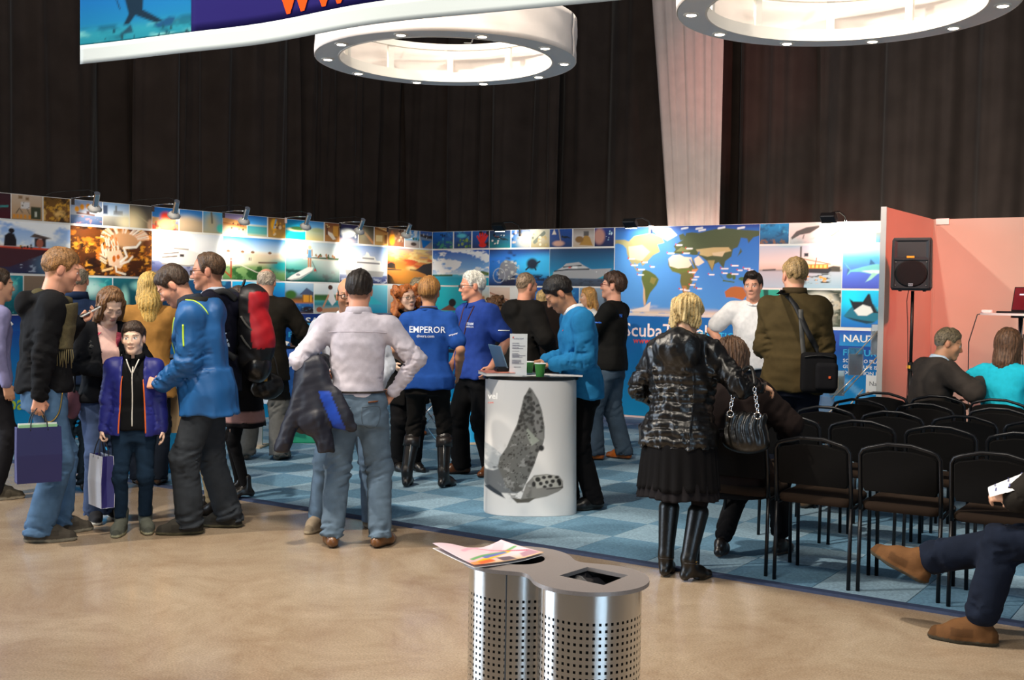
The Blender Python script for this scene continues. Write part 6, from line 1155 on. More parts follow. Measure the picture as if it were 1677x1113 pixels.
def do_top(ctx, name='shirt', col='#888888', m=None, off=.012, hem=-.06, sleeve='long', sl=None, amp=.004, folds=.006, tab=None, wide=1., deep=1., belly=0., collar=None, hood=None, paint=None, open_=None, puff=None, neck=.0, cuff=None, ext=None, hemw=None, label=None, waist=None):
    pel, U, R, F, nb = [ctx[k] for k in ('pel', 'U', 'R', 'F', 'nb')]; seed = ctx['seed']+len(name); T = [list(r) for r in (tab or (MALE if ctx['sex'] == 'm' else FEM))]
    T = [[r[0], r[1]*wide+off, r[2]*deep+off, belly*math.exp(-((r[0]-.1)/.14)**2)+(.012 if ctx['sex'] == 'f' and .25 < r[0] < .42 else 0)] for r in T]
    if hem < -.15: r0 = T[0]; T = [[hem-.05, r0[1]+(hemw or 0), r0[2]+(hemw or 0), r0[3]]]+T
    if waist: T = [[r[0], r[1]-waist*math.exp(-((r[0]-.13)/.07)**2), r[2]-waist*.6*math.exp(-((r[0]-.13)/.07)**2), r[3]] for r in T]
    T[-1][1] -= off*.4; T[-1][2] -= off*.4
    S = Solid(ctx['hb']); S.loft(pel, R, F, U, T, .03); seg = []
    hp = pel+U*hem
    if hem < .0:
        U2 = nrm(v3(0, 0, 1)*.6+U*.4); R2 = nrm(R-U2*(R@U2)); F2 = np.cross(U2, R2); S.loft(pel, R2, F2, U2, [(r[0], r[1]+.003, r[2]+.003) for r in T if r[0] < .13], .04)
        if hem < -.07 and not ctx['P'].get('seated'):
            for s in 'LR': hip, kn = ctx['legs'][s][:2]; S.cone(hip, hip+(kn-hip)*.45, .098+off*.7, .088+off*.7, .05)
    S.cut(lambda x, y, z: -(z-hp[2])+.004*np.sin(x*31+y*23)+0*x, .006)
    o2 = off if sl is None else sl
    for s in 'RL':
        A0, el, wr, D, N, cu, sg = ctx['arms'][s]; f_ = 1. if ctx['sex'] == 'm' else .88
        S.cone(nb-U*.035, A0, .05+off*.6, .058*f_+o2, .04)
        if sleeve == 'long': S.cone(A0, el, .056*f_+o2, .046*f_+o2, .035).cone(el, wr-D*.004, .045*f_+o2, .031*f_+o2*.85, .025); seg += [(A0, el, folds*.8, .05, .85, .4), (el, wr, folds, .042, .25, .4), (el, wr, folds*.8, .035, .9, .25)]
        elif sleeve == 'three': S.cone(A0, el, .056*f_+o2, .046*f_+o2, .035).cone(el, el+(wr-el)*.45, .045*f_+o2, .042*f_+o2, .025); seg += [(A0, el, folds, .05, .8, .4)]
        elif sleeve == 'short': e = A0+(el-A0)*.72; S.cone(A0, e, .058*f_+o2, .060*f_+o2, .035); seg += [(A0, el, folds*.5, .06, .4, .3)]
    if hood:
        for k in range(9):
            a = PI*(.05+.9*k/8); r = .105+.012*hood; p = nb+R*(r*math.cos(a))-F*(r*math.sin(a)*.95-.02)-U*(.012+.02*math.sin(a)); p2 = nb+R*(r*math.cos(a+PI*.9/8))-F*(r*math.sin(a+PI*.9/8)*.95-.02)-U*(.012+.02*math.sin(a+PI*.9/8)); S.cone(p, p2, .036*hood, .036*hood, .03)
        S.ell(nb-F*(.125+.02*hood)-U*.07, (.10*hood, .05*hood, .085*hood), .04)
    if ext: ext(S, ctx)
    if neck is not None: ctr = nb+U*(.075+neck)+F*.02; S.cut(lambda x, y, z: .062+.010-np.sqrt((x-ctr[0])**2+(y-ctr[1])**2+((z-ctr[2])*.8)**2), .006)
    if open_:
        w0, w1 = open_
        def wedge(x, y, z): px, py, pz = x-pel[0], y-pel[1], z-pel[2]; a = px*R[0]+py*R[1]+pz*R[2]; b = px*F[0]+py*F[1]+pz*F[2]; t = px*U[0]+py*U[1]+pz*U[2]; return np.minimum((w0+(w1-w0)*np.clip((t-hem)/(.5-hem), 0, 1))-np.abs(a), b-.02)
        S.cut(wedge, .01)
    fp = fold_post(seg, amp, seed)
    def post(x, y, z):
        o = fp(x, y, z)
        if puff:
            aa = np.abs((x-pel[0])*R[0]+(y-pel[1])*R[1]+(z-pel[2])*R[2]); t = (x-pel[0])*U[0]+(y-pel[1])*U[1]+(z-pel[2])*U[2]; o = o-puff[0]*(np.abs(np.sin(PI*t/puff[1]+.25*np.sin(x*30)))**.6-.6)*np.clip((.40-t)/.04, 0, 1)*np.clip((.24-aa)/.03, 0, 1)+.35*puff[0]*sn(x, y, z*.4, seed, 80.)-.008*np.exp(-((aa-.105)/.008)**2)*np.clip((.36-t)/.04, 0, 1)
        return o
    V, Fc = S.mesh(post); C = colarr(V, col, .05, seed)
    if paint: paint(V, C, ctx)
    ob = mesh_np(name, V, Fc, m or M_CLOTH, ctx['root'], True, C); ctx['obj'][name] = ob
    if label: ob['label'] = label
    if collar:
        kind, cc = collar; mb = MB(); rows = []
        prof = {'shirt': ((.066, -.035), (.064, .028), (.066, .034), (.074, .030), (.088, -.012)), 'polo': ((.066, -.03), (.066, .022), (.075, .026), (.092, -.012)), 'stand': ((.080, -.05), (.078, .0), (.074, .05), (.080, .052), (.09, .0)), 'roll': ((.07, -.05), (.066, .0), (.066, .05), (.074, .052), (.078, .0), (.08, -.02)), 'crew': ((.08, -.02), (.074, -.002), (.078, .004), (.088, -.012)), 'wide': ((.12, -.05), (.11, -.035), (.115, -.032))}[kind]
        M_ = .5*(ctx['HM'] @ v3(0, 0, 1))+.5*U; M_ = nrm(M_); n = 28; gap = .35 if kind in ('shirt', 'polo', 'stand') else 0.
        f_ = .9 if ctx['sex'] == 'f' else 1.
        for r, h in prof:
            row = []
            for k in range(n+1):
                a = gap*.5+(2*PI-gap)*k/n; dirv = F*math.cos(a)+R*math.sin(a); fr_ = max(0, math.cos(a)); row.append(nb+F*.014+M_*(h+.022-.034*fr_)+dirv*((r+.004)*f_)*(1+.05*fr_))
            rows.append(row)
        o = MB().sheet(rows).build('collar', m or M_CLOTH, ctx['root'], True, cols=colarr(np.zeros((len(prof)*(n+1), 3)), cc)); thick(o, .004, 0)
    return ob
def trousers(ctx, col, m=None, off=.012, knee=.012, ank=.022, top=.0, folds=.007, cut=.045, stack=.011, wide=1., name='trousers', paint=None):
    pel, U, R, F = ctx['pel'], ctx['U'], ctx['R'], ctx['F']; S = Solid(ctx['hb']); T = MALE if ctx['sex'] == 'm' else FEM; seg = []
    U2 = nrm(v3(0, 0, 1)*.6+U*.4); R2 = nrm(R-U2*(R@U2)); F2 = np.cross(U2, R2)
    S.loft(pel, R2, F2, U2, [(t, a*wide+off*.7, b*wide+off*.7) for t, a, b, *_ in T if t < .2], .03); 
    for s in 'LR':
        hip, kn, an, yaw, fp = ctx['legs'][s]; e = an+(kn-an)*.02-nrm(kn-an)*.045 if not ctx['P'].get('seated') else an+nrm(kn-an)*.075
        S.cone(hip+v3(0, -.005, .0), kn, .088*wide+off, .052+off+knee, .05).cone(kn, e, .052+off+knee, .036+off+ank, .04)
        seg += [(hip, kn, folds*.8, .075, .08, .2), (hip, kn, folds, .06, .95, .22), (kn, e, folds, .05, .1, .3), (kn, e, stack, .045, .97, .22)]
        if abs(fp) < 1: pass
    S.cut(lambda x, y, z: (z-(pel[2]+top)), .006)
    seated = ctx['P'].get('seated')
    if not seated: S.cut(lambda x, y, z: cut-z, .004)
    V, Fc = S.mesh(fold_post(seg, .0025, ctx['seed']+5)); C = colarr(V, col, .05, ctx['seed'])
    if paint: paint(V, C, ctx)
    ob = mesh_np(name, V, Fc, m or M_DENIM, ctx['root'], True, C); ctx['obj'][name] = ob; return ob
def P_boot(ctx): return ctx['P'].get('boot', .84)
def do_shoe(ctx, s, kind, col, sole='#3a332c', lace=None, m=None):
    hip, kn, an, yaw, pit = ctx['legs'][s]; y = math.radians(yaw); p = math.radians(pit); sg = -1 if s == 'L' else 1
    A = np.array([[math.cos(y), math.sin(y), 0], [-math.sin(y), math.cos(y), 0], [0, 0, 1]]); B = np.array([[1, 0, 0], [0, math.cos(p), math.sin(p)], [0, -math.sin(p), math.cos(p)]]); M = A @ B; O = an-M @ v3(0, 0, .085)
    S = Solid(max(.0055, ctx['hb']*.62)); w = 1. if ctx['sex'] == 'm' else .86; L = 1. if ctx['sex'] == 'm' else .93
    up = {'shoe': .095, 'trainer': .105, 'hiker': .165, 'ankle': .17, 'boot': .42, 'loafer': .085}[kind]
    S.cone((0, -.045*L, .040), (sg*.006, .085*L, .036), .040*w, .047*w, .03).cone((sg*.006, .085*L, .034), (sg*.000, .165*L, .026), .047*w, .033*w, .03)
    S.cone((0, -.005, .09), (0, .075*L, .055), .043*w, .040*w, .03)
    if kind == 'hiker': S.cone((0, -.01, .09), (0, -.005, up), .047*w, .056*w, .02)
    elif kind == 'boot': S.cone((0, -.01, .08), (0, -.014, .14), .050*w, .055*w, .03).cone((0, -.014, .14), M.T @ ((kn-O)*P_boot(ctx)), .056*w, .078*w, .02)
    else: S.cone((0, -.012, .08), (0, -.01, up), .043*w, .041*w, .02)
    S.cut(lambda x, y_, z: -z, .004)
    if kind in ('hiker', 'trainer'): S.add(lambda x, y_, z: np.maximum(np.maximum(np.abs(z-.012)-.012, 0)+0*x+0*y_, np.sqrt((x/(.052*w))**2+((y_-.06)/(.155*L))**2)*.05-.05), (-.08, -.13, -.02), (.08, .25, .05), .006)
    if ctx['P'].get('seated'):
        K = Solid(.008).cone((0, -.008, .07), M.T @ (an+nrm(kn-an)*.10-O), .040*w, .044*w); Vs, Fs = K.mesh(); mesh_np('sock', Vs @ M.T+O, Fs, M_CLOTH, ctx['root'], True, colarr(Vs, '#1c1a1c'))
    hgt = {'boot': .03, 'ankle': .025}.get(kind, .02)
    if kind in ('boot', 'ankle'): S.cut(lambda x, y_, z: np.minimum(np.minimum(.024-z, y_+.03), .045-y_), .004)
    V, Fc = S.mesh(); C = colarr(V, col, .08, ctx['seed']); C[V[:, 2] < hgt] = lin(sole)
    if kind in ('trainer', 'hiker'):
        pt = ((np.abs(V[:, 2]-.052) < .016) & (np.abs(V[:, 1]-.06) < .045) & (np.abs(V[:, 0]) > .02)) | (V[:, 1] > .165*L) | ((V[:, 1] < -.06) & (V[:, 2] < .07)); C[pt & (V[:, 2] > hgt)] *= .68; V = V*(1.06 if kind == 'trainer' else 1.16); m = m or M_CLOTH
    if kind == 'boot': C = C*(.85+.3*np.clip(sn(*V.T, 5, 40.), -1, 1))[:, None]
    o = mesh_np('shoe' if kind != 'boot' else 'boot', V @ M.T+O, Fc, m or M_LEATH, ctx['root'], True, C)
    if lace:
        mb = MB()
        for k in range(4): yy = .035+.026*k; zz = .098-.0165*k+(.0 if kind != 'hiker' else .006); mb.tube([(-.022, yy, zz-.006), (0, yy+.006, zz+.004), (.022, yy, zz-.006)], .0035, 5)
        mesh_np('laces', np.array(mb.v) @ M.T+O, mb.f, mat('lace_'+lace.strip('#'), lace, .8), o, True)
    return o
def strap(ctx, name, pts, w, th, m, target=None, off=.006, cols=None):
    """flat band through points (person space)"""
    P_ = [Vector(p) for p in pts]; n = len(P_); G = []
    for i in range(n):
        t = (P_[min(i+1, n-1)]-P_[max(i-1, 0)]).normalized(); nn = (P_[i]-Vector(ctx['pel']+ctx['U']*.3)); nn = (nn-t*nn.dot(t)).normalized(); b = t.cross(nn); G.append([P_[i]-b*w/2, P_[i]+b*w/2])
    o = MB().sheet(G).build(name, m, ctx['root'], True); thick(o, th, 0); return o
def snap(ctx, key, pts, dirv=None, off=.006):
    """press points onto a garment: ray from outside towards the body axis (or along dirv)"""
    me = ctx['obj'][key].data; bv = ctx.setdefault('bv_'+key, None) or BVHTree.FromPolygons([v.co[:] for v in me.vertices], [tuple(p.vertices) for p in me.polygons]); ctx['bv_'+key] = bv; out = []
    for p in pts:
        p = Vector(p); d = Vector(dirv) if dirv is not None else (Vector((ctx['pel'][0], ctx['pel'][1], p.z))-p); d.normalize(); h = bv.ray_cast(p-d*.5, d)
        out.append(tuple(h[0]-d*off) if h[0] is not None else tuple(p))
    return out
def dense(pts, n=6):
    P_ = [np.array(p, float) for p in pts]; out = []
    for i in range(len(P_)-1):
        a = P_[max(i-1, 0)]; b = P_[i]; c = P_[i+1]; d = P_[min(i+2, len(P_)-1)]
        for k in range(n): t = k/n; out.append(.5*((2*b)+(c-a)*t+(2*a-5*b+4*c-d)*t*t+(3*b-a-3*c+d)*t**3))
    return out+[P_[-1]]
def line_on(ctx, key, name, pts, r, m, dirv=None, off=.002, n=5, flat=1.):
    q = snap(ctx, key, dense(pts, n), dirv, off); return MB().tube(q, r, 6, flat=flat).build(name, m, ctx['root'], True)
def text_on(ctx, key, body, p0, ax, upv, width, col, dirv, bold=.02, height=None):
    V, F = text_np(body, 1., bold); V[:, 0] -= V[:, 0].min(); sx = width/V[:, 0].max(); sy = sx if not height else height/(V[:, 1].max()-V[:, 1].min())
    Q = v3(p0)+np.outer(V[:, 0]*sx, v3(ax))+np.outer(V[:, 1]*sy, v3(upv)); Q = snap(ctx, key, Q, dirv, .004)
    return mesh_np('lettering', Q, F, mat('print_'+col.strip('#'), col, .6), ctx['root'], False)
# ------------------------------------------------------------------ the people
def W(ctx, p): return np.array(ctx['pos'])+rotz(v3(p)*ctx['sc'], ctx['rz'])
BLACKJ = '#17171a'
PP = {}
PP['scarf'] = person('man in a black hooded jacket and olive fringed scarf looking at his phone', 72, 880, 408, 82, dict(seed=1, lean=3, head=(4, 12, 0), skin='pink', nf=.03, hair=('short', '#8a6238', ), brow='#7a5836', beard=('#8a6448', .25),
    armR=dict(w=(.245, -.07, .83), pole=(.3, -1, 0), curl=.8), armL=dict(w=(-.06, .20, 1.335), pole=(-.6, -.2, -1), d=(.1, .85, .38), n=(.15, -.35, 1), curl=.5), feet=((-.09, .10, -8), (.11, -.04, 12)),
    bottom=[(trousers, '#4a6684', None, .018, .016, .034)], tops=[dict(name='jacket', col=BLACKJ, off=.034, hem=-.035, hood=1.0, amp=.006, folds=.009, sl=.026, wide=.96)], shoes=('trainer', '#4c463e', '#8a8372', '#c8c0b0')))
PP['edge'] = person('partly visible person in dark trousers at the left picture edge', -14, 815, 440, 75, dict(seed=2, fine=1.3, bottom=[(trousers, '#2b2b30', M_CLOTH)], tops=[dict(name='shirt', col='#8c8ab4', off=.014, hem=-.06, amp=.004)], hair=('short', '#3a2c20'), shoes=('trainer', '#5a5448', '#b8b09c')))
PP['navy'] = person('balding man in a navy fleece seen from behind, left of the girl', 124, 803, 433, 8, dict(seed=3, head=(-3, 4, 0), skin='pink', hair=('ring', '#8d8270', dict(topz=.062, slope=.25, th=.008)), feet=((-.09, .02, -20), (.09, 0, 15)),
    armL=dict(w=(-.26, .22, 1.0), pole=(-1, -.4, 0)), armR=dict(w=(.22, .24, 1.05), pole=(1, -.4, 0)),
    bottom=[(trousers, '#1d2b38', None, .02, .014, .03)], tops=[dict(name='fleece', col='#182742', off=.026, hem=-.09, amp=.006, folds=.008, collar=('stand', '#182742'), wide=1.02)], shoes=('shoe', '#26282a', '#15181a')))
PP['girl'] = person('girl with long brown hair in a black fur trimmed jacket looking down', 172, 850, 475, 168, dict(sex='f', seed=4, lean=4, head=(-6, 30, 0), nf=.035, hs=1.06, skin='pale', closed=True, hair=('long', '#5a3c24', dict(open=True, len=.24, w=.07, col2='#8a6238', front=.085)), brow='#5a3c24',
    armR=dict(w=(.03, .25, 1.16), pole=(1, -.2, -.8), d=(-.55, .3, .6), n=(-.5, -.7, .2), curl=.6), armL=dict(w=(-.14, .26, 1.12), pole=(-1, -.3, -.8), curl=.5), feet=((-.07, -.04, -10), (.075, .03, 8)),
    bottom=[(trousers, '#3b4a68', None, .012, .012, .045)], tops=[dict(name='top', col='#e6bcb0', off=.012, hem=-.02, neck=-.03, sleeve='none'), dict(name='jacket', col='#15171c', off=.030, hem=-.04, amp=.006, folds=.008, open_=(.03, .07), sl=.02)], shoes=('trainer', '#2a2a2e', '#cfcabc', '#e8e4d8')))
PP['boy'] = person('boy in an open blue jacket with orange zips facing the viewer', 219, 870, 527, 186, dict(seed=5, child=True, hs=1.17, lean=0, sw=.17, head=(6, -2, 2), skin='pale', gaze=.002, hair=('short', '#3c2a1e', dict(front=.058, th=.013, side=-.0)), eye='#3a4048', brow='#4a3626', hand_s=.92,
    armR=dict(w=(.262, .03, .845), pole=(.4, -1, 0), curl=.75), armL=dict(w=(-.25, .06, .845), pole=(-.4, -1, 0)), feet=((-.095, -.03, -12), (.10, .05, 6)),
    bottom=[(trousers, '#16283a', None, .010, .006, .006, .0, .007, .135)], tops=[dict(name='sweater', col='#17181a', off=.016, hem=-.05, sleeve='none', collar=('stand', '#121214'), wide=.95), dict(name='jacket', col='#262a78', off=.040, hem=-.10, amp=.005, folds=.007, m=M_SHELLF, open_=(.105, .085), sl=.022, wide=.95, neck=.0)], shoes=('hiker', '#55574e', '#a5a183', '#8a8a80')))
PP['beige'] = person('blonde woman in a beige coat seen from behind, right of the boy', 243, 793, 447, 4, dict(sex='f', seed=6, head=(-8, 6, 0), hair=('long', '#c39a4c', dict(len=.26, w=.085, col2='#e4c478')), feet=((-.08, 0, -8), (.09, 0, 12)), armR=dict(w=(.22, .16, 1.0), pole=(1, -.5, 0)), armL=dict(w=(-.2, .18, 1.0), pole=(-1, -.5, 0)),
    bottom=[(trousers, '#1c2534', None)], tops=[dict(name='coat', col='#b58446', off=.03, hem=-.20, hemw=.02, amp=.005, folds=.007)], shoes=('ankle', '#3a2a20', '#1c1612')))
def two_tone(V, C, c): C[V[:, 2] < .56] = np.array(lin('#5b5a57'))*(1+.1*sn(*V[V[:, 2] < .56].T, 3, 20))[:, None]
PP['bluejacket'] = person('man in a bright blue outdoor jacket bending his head to the left', 338, 868, 443, -80, dict(seed=7, lean=9, head=(0, 30, 0), nf=.045, skin='pink', hair=('short', '#3b2a1c', dict(th=.011)), beard=('#4a3a30', .22),
    armL=dict(w=(-.13, .27, .985), pole=(-.5, -1, -.2), d=(.2, .9, .1), n=(.9, .1, -.3), curl=.6), armR=dict(w=(.10, .30, 1.0), pole=(.6, -1, -.2), curl=.6), feet=((-.11, .09, -6), (.11, -.13, 8)),
    bottom=[(trousers, '#2f3338', None, .018, .024, .036)], tops=[dict(name='undershirt', col='#2a2f38', off=.012, hem=.2, sleeve='none', collar=('stand', '#2c303a')), dict(name='jacket', col='#1b558e', off=.045, hem=-.17, hemw=.012, amp=.007, folds=.010, m=M_SHELLF, sl=.034, hood=1.12, wide=.98, deep=1.08)], shoes=('trainer', '#37342e', '#57523f', '#1c1c1c')))
PP['backpacker'] = person('tall man with glasses in a navy hoodie wearing a red and black backpack', 356, 838, 415, -78, dict(seed=8, lean=2, head=(-4, 3, 0), nf=.03, skin='ruddy', hair=('short', '#4a3420', dict(front=.098, peak=-.1, th=.006)), brow='#5a4028', beard=('#7a563c', .3), glasses=('#2a1c18', .0022),
    armL=dict(w=(-.25, -.02, .90), pole=(-.5, -1, 0)), armR=dict(w=(.2, .22, 1.05), pole=(.8, -1, 0)), feet=((-.1, -.08, -5), (.1, .02, 8)),
    bottom=[(trousers, '#a3875f', M_CLOTH, .018, .014, .028)], tops=[dict(name='shirt', col='#b8c8d8', off=.010, hem=.2, sleeve='none', collar=('shirt', '#b8c4d4')), dict(name='hoodie', col='#1b1b2c', off=.028, hem=-.10, hood=1.0, amp=.005, folds=.008, belly=.02)], shoes=('shoe', '#3a3026', '#2a241c')))
PP['striped'] = person('woman in black tights mostly hidden behind the backpack', 398, 812, 470, -85, dict(sex='f', seed=9, fine=1.3, hair=('long', '#3a2a20', dict(len=.2)), feet=((-.08, -.03, -6), (.08, .04, 6)), bottom=[(trousers, '#100f11', M_CLOTH, .0, .0, .0)], tops=[dict(name='tunic', col='#171417', off=.022, hem=-.34, hemw=.03, paint=lambda V, C, c: C.__setitem__((V[:, 2] > .66) & (V[:, 2] < .75), lin('#a87f78')))], shoes=('ankle', '#15120f', '#0c0a09')))
PP['grey_trousers'] = person('man in a dark brown jacket and grey work trousers seen from behind', 432, 752, 440, 14, dict(seed=10, head=(-4, 4, 0), skin='pink', hair=('ring', '#b7a692', dict(topz=.075, slope=.2, th=.006)), feet=((-.17, -.02, -14), (.15, 0, 16)), armR=dict(w=(.24, .32, 1.12), pole=(1, -.5, -.5)), armL=dict(w=(-.22, .32, 1.12), pole=(-1, -.5, -.5)),
    bottom=[(trousers, '#151412', M_CLOTH, .026, .026, .036, .0, .009, .045, .012, 1., 'trousers', two_tone)], tops=[dict(name='jacket', col='#27221a', off=.036, hem=-.20, amp=.006, folds=.009)], shoes=('shoe', '#4a4136', '#2c261e')))
PP['shirt'] = person('man in a pale lilac shirt and jeans seen from behind, hand on hip', 583, 894, 443, 3, dict(seed=11, head=(0, 3, 0), skin='pink', hair=('short', '#2a2019', dict(th=.010, nape=-.07, tall=1.2)), feet=((-.155, .0, -6), (.155, -.01, 26)), sw=.195,
    armR=dict(w=(.235, .02, 1.02), pole=(1, -.25, .1), d=(-.55, .35, -.7), n=(-.6, -.5, 0), curl=.4), armL=dict(w=(-.27, .20, 1.13), pole=(-.8, -.8, -.3), curl=.5),
    bottom=[(trousers, '#5b6d7e', None, .016, .016, .024, .085, .008, .062)], tops=[dict(name='shirt', col='#c8c1cb', off=.016, hem=.035, amp=.006, folds=.010, collar=('shirt', '#c8c1cb'), sl=.018)], shoes=('loafer', '#6a4526', '#4a3320')))
PP['bald_glasses'] = person('bald man with black glasses standing behind the man in the lilac shirt', 566, 864, 455, 172, dict(seed=12, fine=1.3, head=(6, 2, 0), skin='tan', glasses=('#151212', .0032), beard=('#3a2c24', .45), hair=('ring', '#3a2f28', dict(topz=.045, slope=.3, th=.004)), feet=((-.19, .03, -30), (.19, .0, 30)), armR=dict(w=(.2, .22, 1.05), pole=(1, -.6, 0)), armL=dict(w=(-.2, .2, 1.05), pole=(-.6, -1, 0)),
    bottom=[(trousers, '#6884a4', None, .014, .014, .03)], tops=[dict(name='shirt', col='#c6ccd8', off=.018, hem=-.07, collar=('shirt', '#d0d4de'))], shoes=('trainer', '#8a7c6a', '#a89c86', '#e0dcd0')))
PP['red_curls'] = person('woman with curly ginger hair and glasses in a black coat', 663, 770, 467, 176, dict(sex='f', seed=13, head=(-24, -6, 4), skin='pale', glasses=('#4a3428', .0022), hair=('curly', '#a4582a', dict(amp=.007, cf=70., col2='#c87c3c')), brow='#8a5830', feet=((-.09, .02, -30), (.08, 0, -20)), armR=dict(w=(.14, .24, 1.05), pole=(1, -.5, 0)), armL=dict(w=(-.12, .25, 1.05), pole=(-1, -.5, 0)),
    bottom=[(trousers, '#131214', M_CLOTH)], tops=[dict(name='rollneck', col='#121214', off=.014, hem=.1, sleeve='none', collar=('roll', '#121214')), dict(name='coat', col='#1d1b1a', off=.03, hem=-.30, hemw=.02, open_=(.01, .06))], shoes=('ankle', '#1a1512', '#100d0b')))
PP['emperor'] = person('short haired woman in a lettered royal blue polo shirt and tall black boots', 698, 797, 455, 4, dict(sex='f', seed=14, sw=.175, head=(6, 2, 0), skin='tan', bare=True, hair=('short', '#7d5226', dict(th=.016, nape=-.075, tall=1.2, col2='#a87a40')), feet=((-.165, 0, 6), (.155, -.01, 28)),
    armR=dict(w=(.26, .06, .985), pole=(.5, -1, 0)), armL=dict(w=(-.20, .22, 1.05), pole=(-.8, -1, 0)),
    bottom=[(trousers, '#191614', M_CLOTH, .006, .006, .0, .0, .008, .36, .008, 1.03)], tops=[dict(name='polo_shirt', col='#1f478e', off=.020, hem=-.10, sleeve='short', amp=.006, collar=('polo', '#1f478e'), tab=[(r[0], r[1]*1.08+.008, r[2]*1.05) for r in FEM])], shoes=('boot', '#1e1a18', '#0d0b0a')))
PP['navy_polo'] = person('grey haired man in a dark blue polo shirt leaning in between two women', 668, 711, 455, 78, dict(seed=15, fine=1.3, lean=5, head=(6, 8, 0), skin='ruddy', bare=True, glasses=('#1c1816', .002), hair=('short', '#8c7f66', dict(front=.085, th=.007)), brow='#8a7c68', bottom=[(trousers, '#20222a', M_CLOTH)], tops=[dict(name='polo_shirt', col='#34386a', off=.020, hem=-.09, sleeve='short', collar=('polo', '#2c3060'))], shoes=('shoe', '#8a4c22', '#4a2c18')))
PP['white_hair'] = person('white haired man with glasses in a royal blue polo shirt and black trousers', 779, 777, 445, -125, dict(seed=16, lean=1, head=(22, 4, 0), nf=.03, skin='ruddy', bare=True, glasses=('#3a2a24', .0022), hair=('short', '#d8d2c4', dict(front=.082, th=.012)), brow='#c8c0b0', feet=((-.10, -.10, -20), (.11, .08, 30)),
    armL=dict(w=(-.25, .02, .98), pole=(-.5, -1, 0)), armR=dict(w=(.24, .10, .98), pole=(.6, -1, 0)),
    bottom=[(trousers, '#0f0f11', M_CLOTH, .022, .02, .03)], tops=[dict(name='polo_shirt', col='#27418c', off=.026, hem=-.09, sleeve='short', amp=.007, belly=.035, wide=1.06, deep=1.1, collar=('polo', '#27418c'))], shoes=('shoe', '#5c3418', '#2a1a0e', '#c89a4c')))
PP['shaved'] = person('man with a shaved head in a black hooded coat behind the turtle counter', 850, 747, 447, 52, dict(seed=17, fine=1.3, head=(8, 2, 0), skin='ruddy', hair=('short', '#7a644e', dict(front=.10, peak=-.1, th=.003)), armR=dict(w=(.2, .24, 1.05), pole=(1, -1, 0)), bottom=[(trousers, '#1a1a1c', M_CLOTH)], tops=[dict(name='coat', col='#1b1815', off=.042, hem=-.16, hood=1.15, amp=.007, folds=.009)], shoes=('shoe', '#1c1a18')))
PP['far_blonde'] = person('woman with long fair hair far behind the turtle counter', 884, 703, 474, 60, dict(sex='f', seed=18, fine=1.3, head=(20, 0, 0), hair=('long', '#a88a58', dict(len=.26, w=.06, col2='#c8ac78')), bottom=[(trousers, '#20242c', M_CLOTH)], tops=[dict(name='jumper', col='#1c1c20', off=.02)], shoes=('shoe', '#1c1a18')))
PP['far_dark'] = person('dark haired man in a brown jacket far behind the man in the blue sweater', 907, 712, 455, 10, dict(seed=19, fine=1.3, hair=('short', '#1c1613', dict(th=.014)), bottom=[(trousers, '#1a1a1c', M_CLOTH)], tops=[dict(name='jacket', col='#2a1f1a', off=.03, hem=-.12)], shoes=('shoe', '#1c1a18')))
PP['far_curly'] = person('person with brown curly hair far behind the white haired man', 806, 700, 484, 30, dict(seed=20, fine=1.3, hair=('curly', '#6a4a30', dict(amp=.006, cf=80.)), bottom=[(trousers, '#1a1a1c', M_CLOTH)], tops=[dict(name='jacket', col='#2a2a30', off=.02, hem=-.1)], shoes=('shoe', '#1c1a18')))
PP['sweater'] = person('man in a bright blue sweater typing at the turtle counter', 950, 830, 459, -103, dict(seed=21, lean=6, head=(6, 32, 0), nf=.05, skin='tan', closed=True, hair=('short', '#221a15', dict(th=.014, front=.066)), beard=('#4a382e', .15), nose=1.1,
    armL=dict(w=(-.10, .24, 1.105), pole=(-.6, -1, -.5), d=(.3, .9, -.1), n=(.1, -.1, -1), curl=.3), armR=dict(w=(.12, .26, 1.12), pole=(.6, -1, -.5), d=(-.1, .9, -.1), n=(0, -.1, -1), curl=.3), feet=((-.1, -.08, -10), (.1, .06, 12)),
    bottom=[(trousers, '#100f12', M_CLOTH, .016, .012, .022)], tops=[dict(name='shirt', col='#e8e4e2', off=.010, hem=.3, sleeve='none', collar=('shirt', '#ece8e6')), dict(name='sweater', col='#2b7fb4', off=.030, hem=-.10, amp=.006, folds=.010, neck=-.005, belly=.02)], shoes=('shoe', '#141212')))
PP['far_wavy'] = person('fair haired woman in a white top behind the blue sweater man, facing left', 966, 692, 471, -105, dict(sex='f', seed=22, fine=1.3, head=(6, 0, 0), hair=('long', '#a8783c', dict(len=.2, w=.07, col2='#c89a58')), bottom=[(trousers, '#7f93a4', None)], tops=[dict(name='top', col='#e4e0da', off=.014)], shoes=('trainer', '#3a3c40', '#d0ccc0')))
PP['black_tee'] = person('man in a black t-shirt and jeans, arms folded, before the world map', 997, 752, 447, -72, dict(seed=23, lean=-3, head=(-6, -2, 0), skin='pink', bare=True, glasses=('#7a2a1c', .002), hair=('short', '#4a3122', dict(th=.017, cf=90., amp=.005, tall=1.3)), beard=('#6a4a38', .2), feet=((-.10, .10, -8), (.10, -.12, 12)),
    armL=dict(w=(.02, .25, 1.20), pole=(-.9, .1, -.6), d=(1, .2, .05), n=(0, -1, 0), curl=.3), armR=dict(w=(-.04, .22, 1.24), pole=(.9, .1, -.6), d=(-1, .2, .05), n=(0, -1, 0), curl=.3),
    bottom=[(trousers, '#3a4856', None, .02, .018, .03)], tops=[dict(name='t_shirt', col='#141311', off=.022, hem=-.08, sleeve='short', amp=.006, collar=('crew', '#141311'), neck=-.01)], shoes=('shoe', '#a8581c', '#3a2010')))
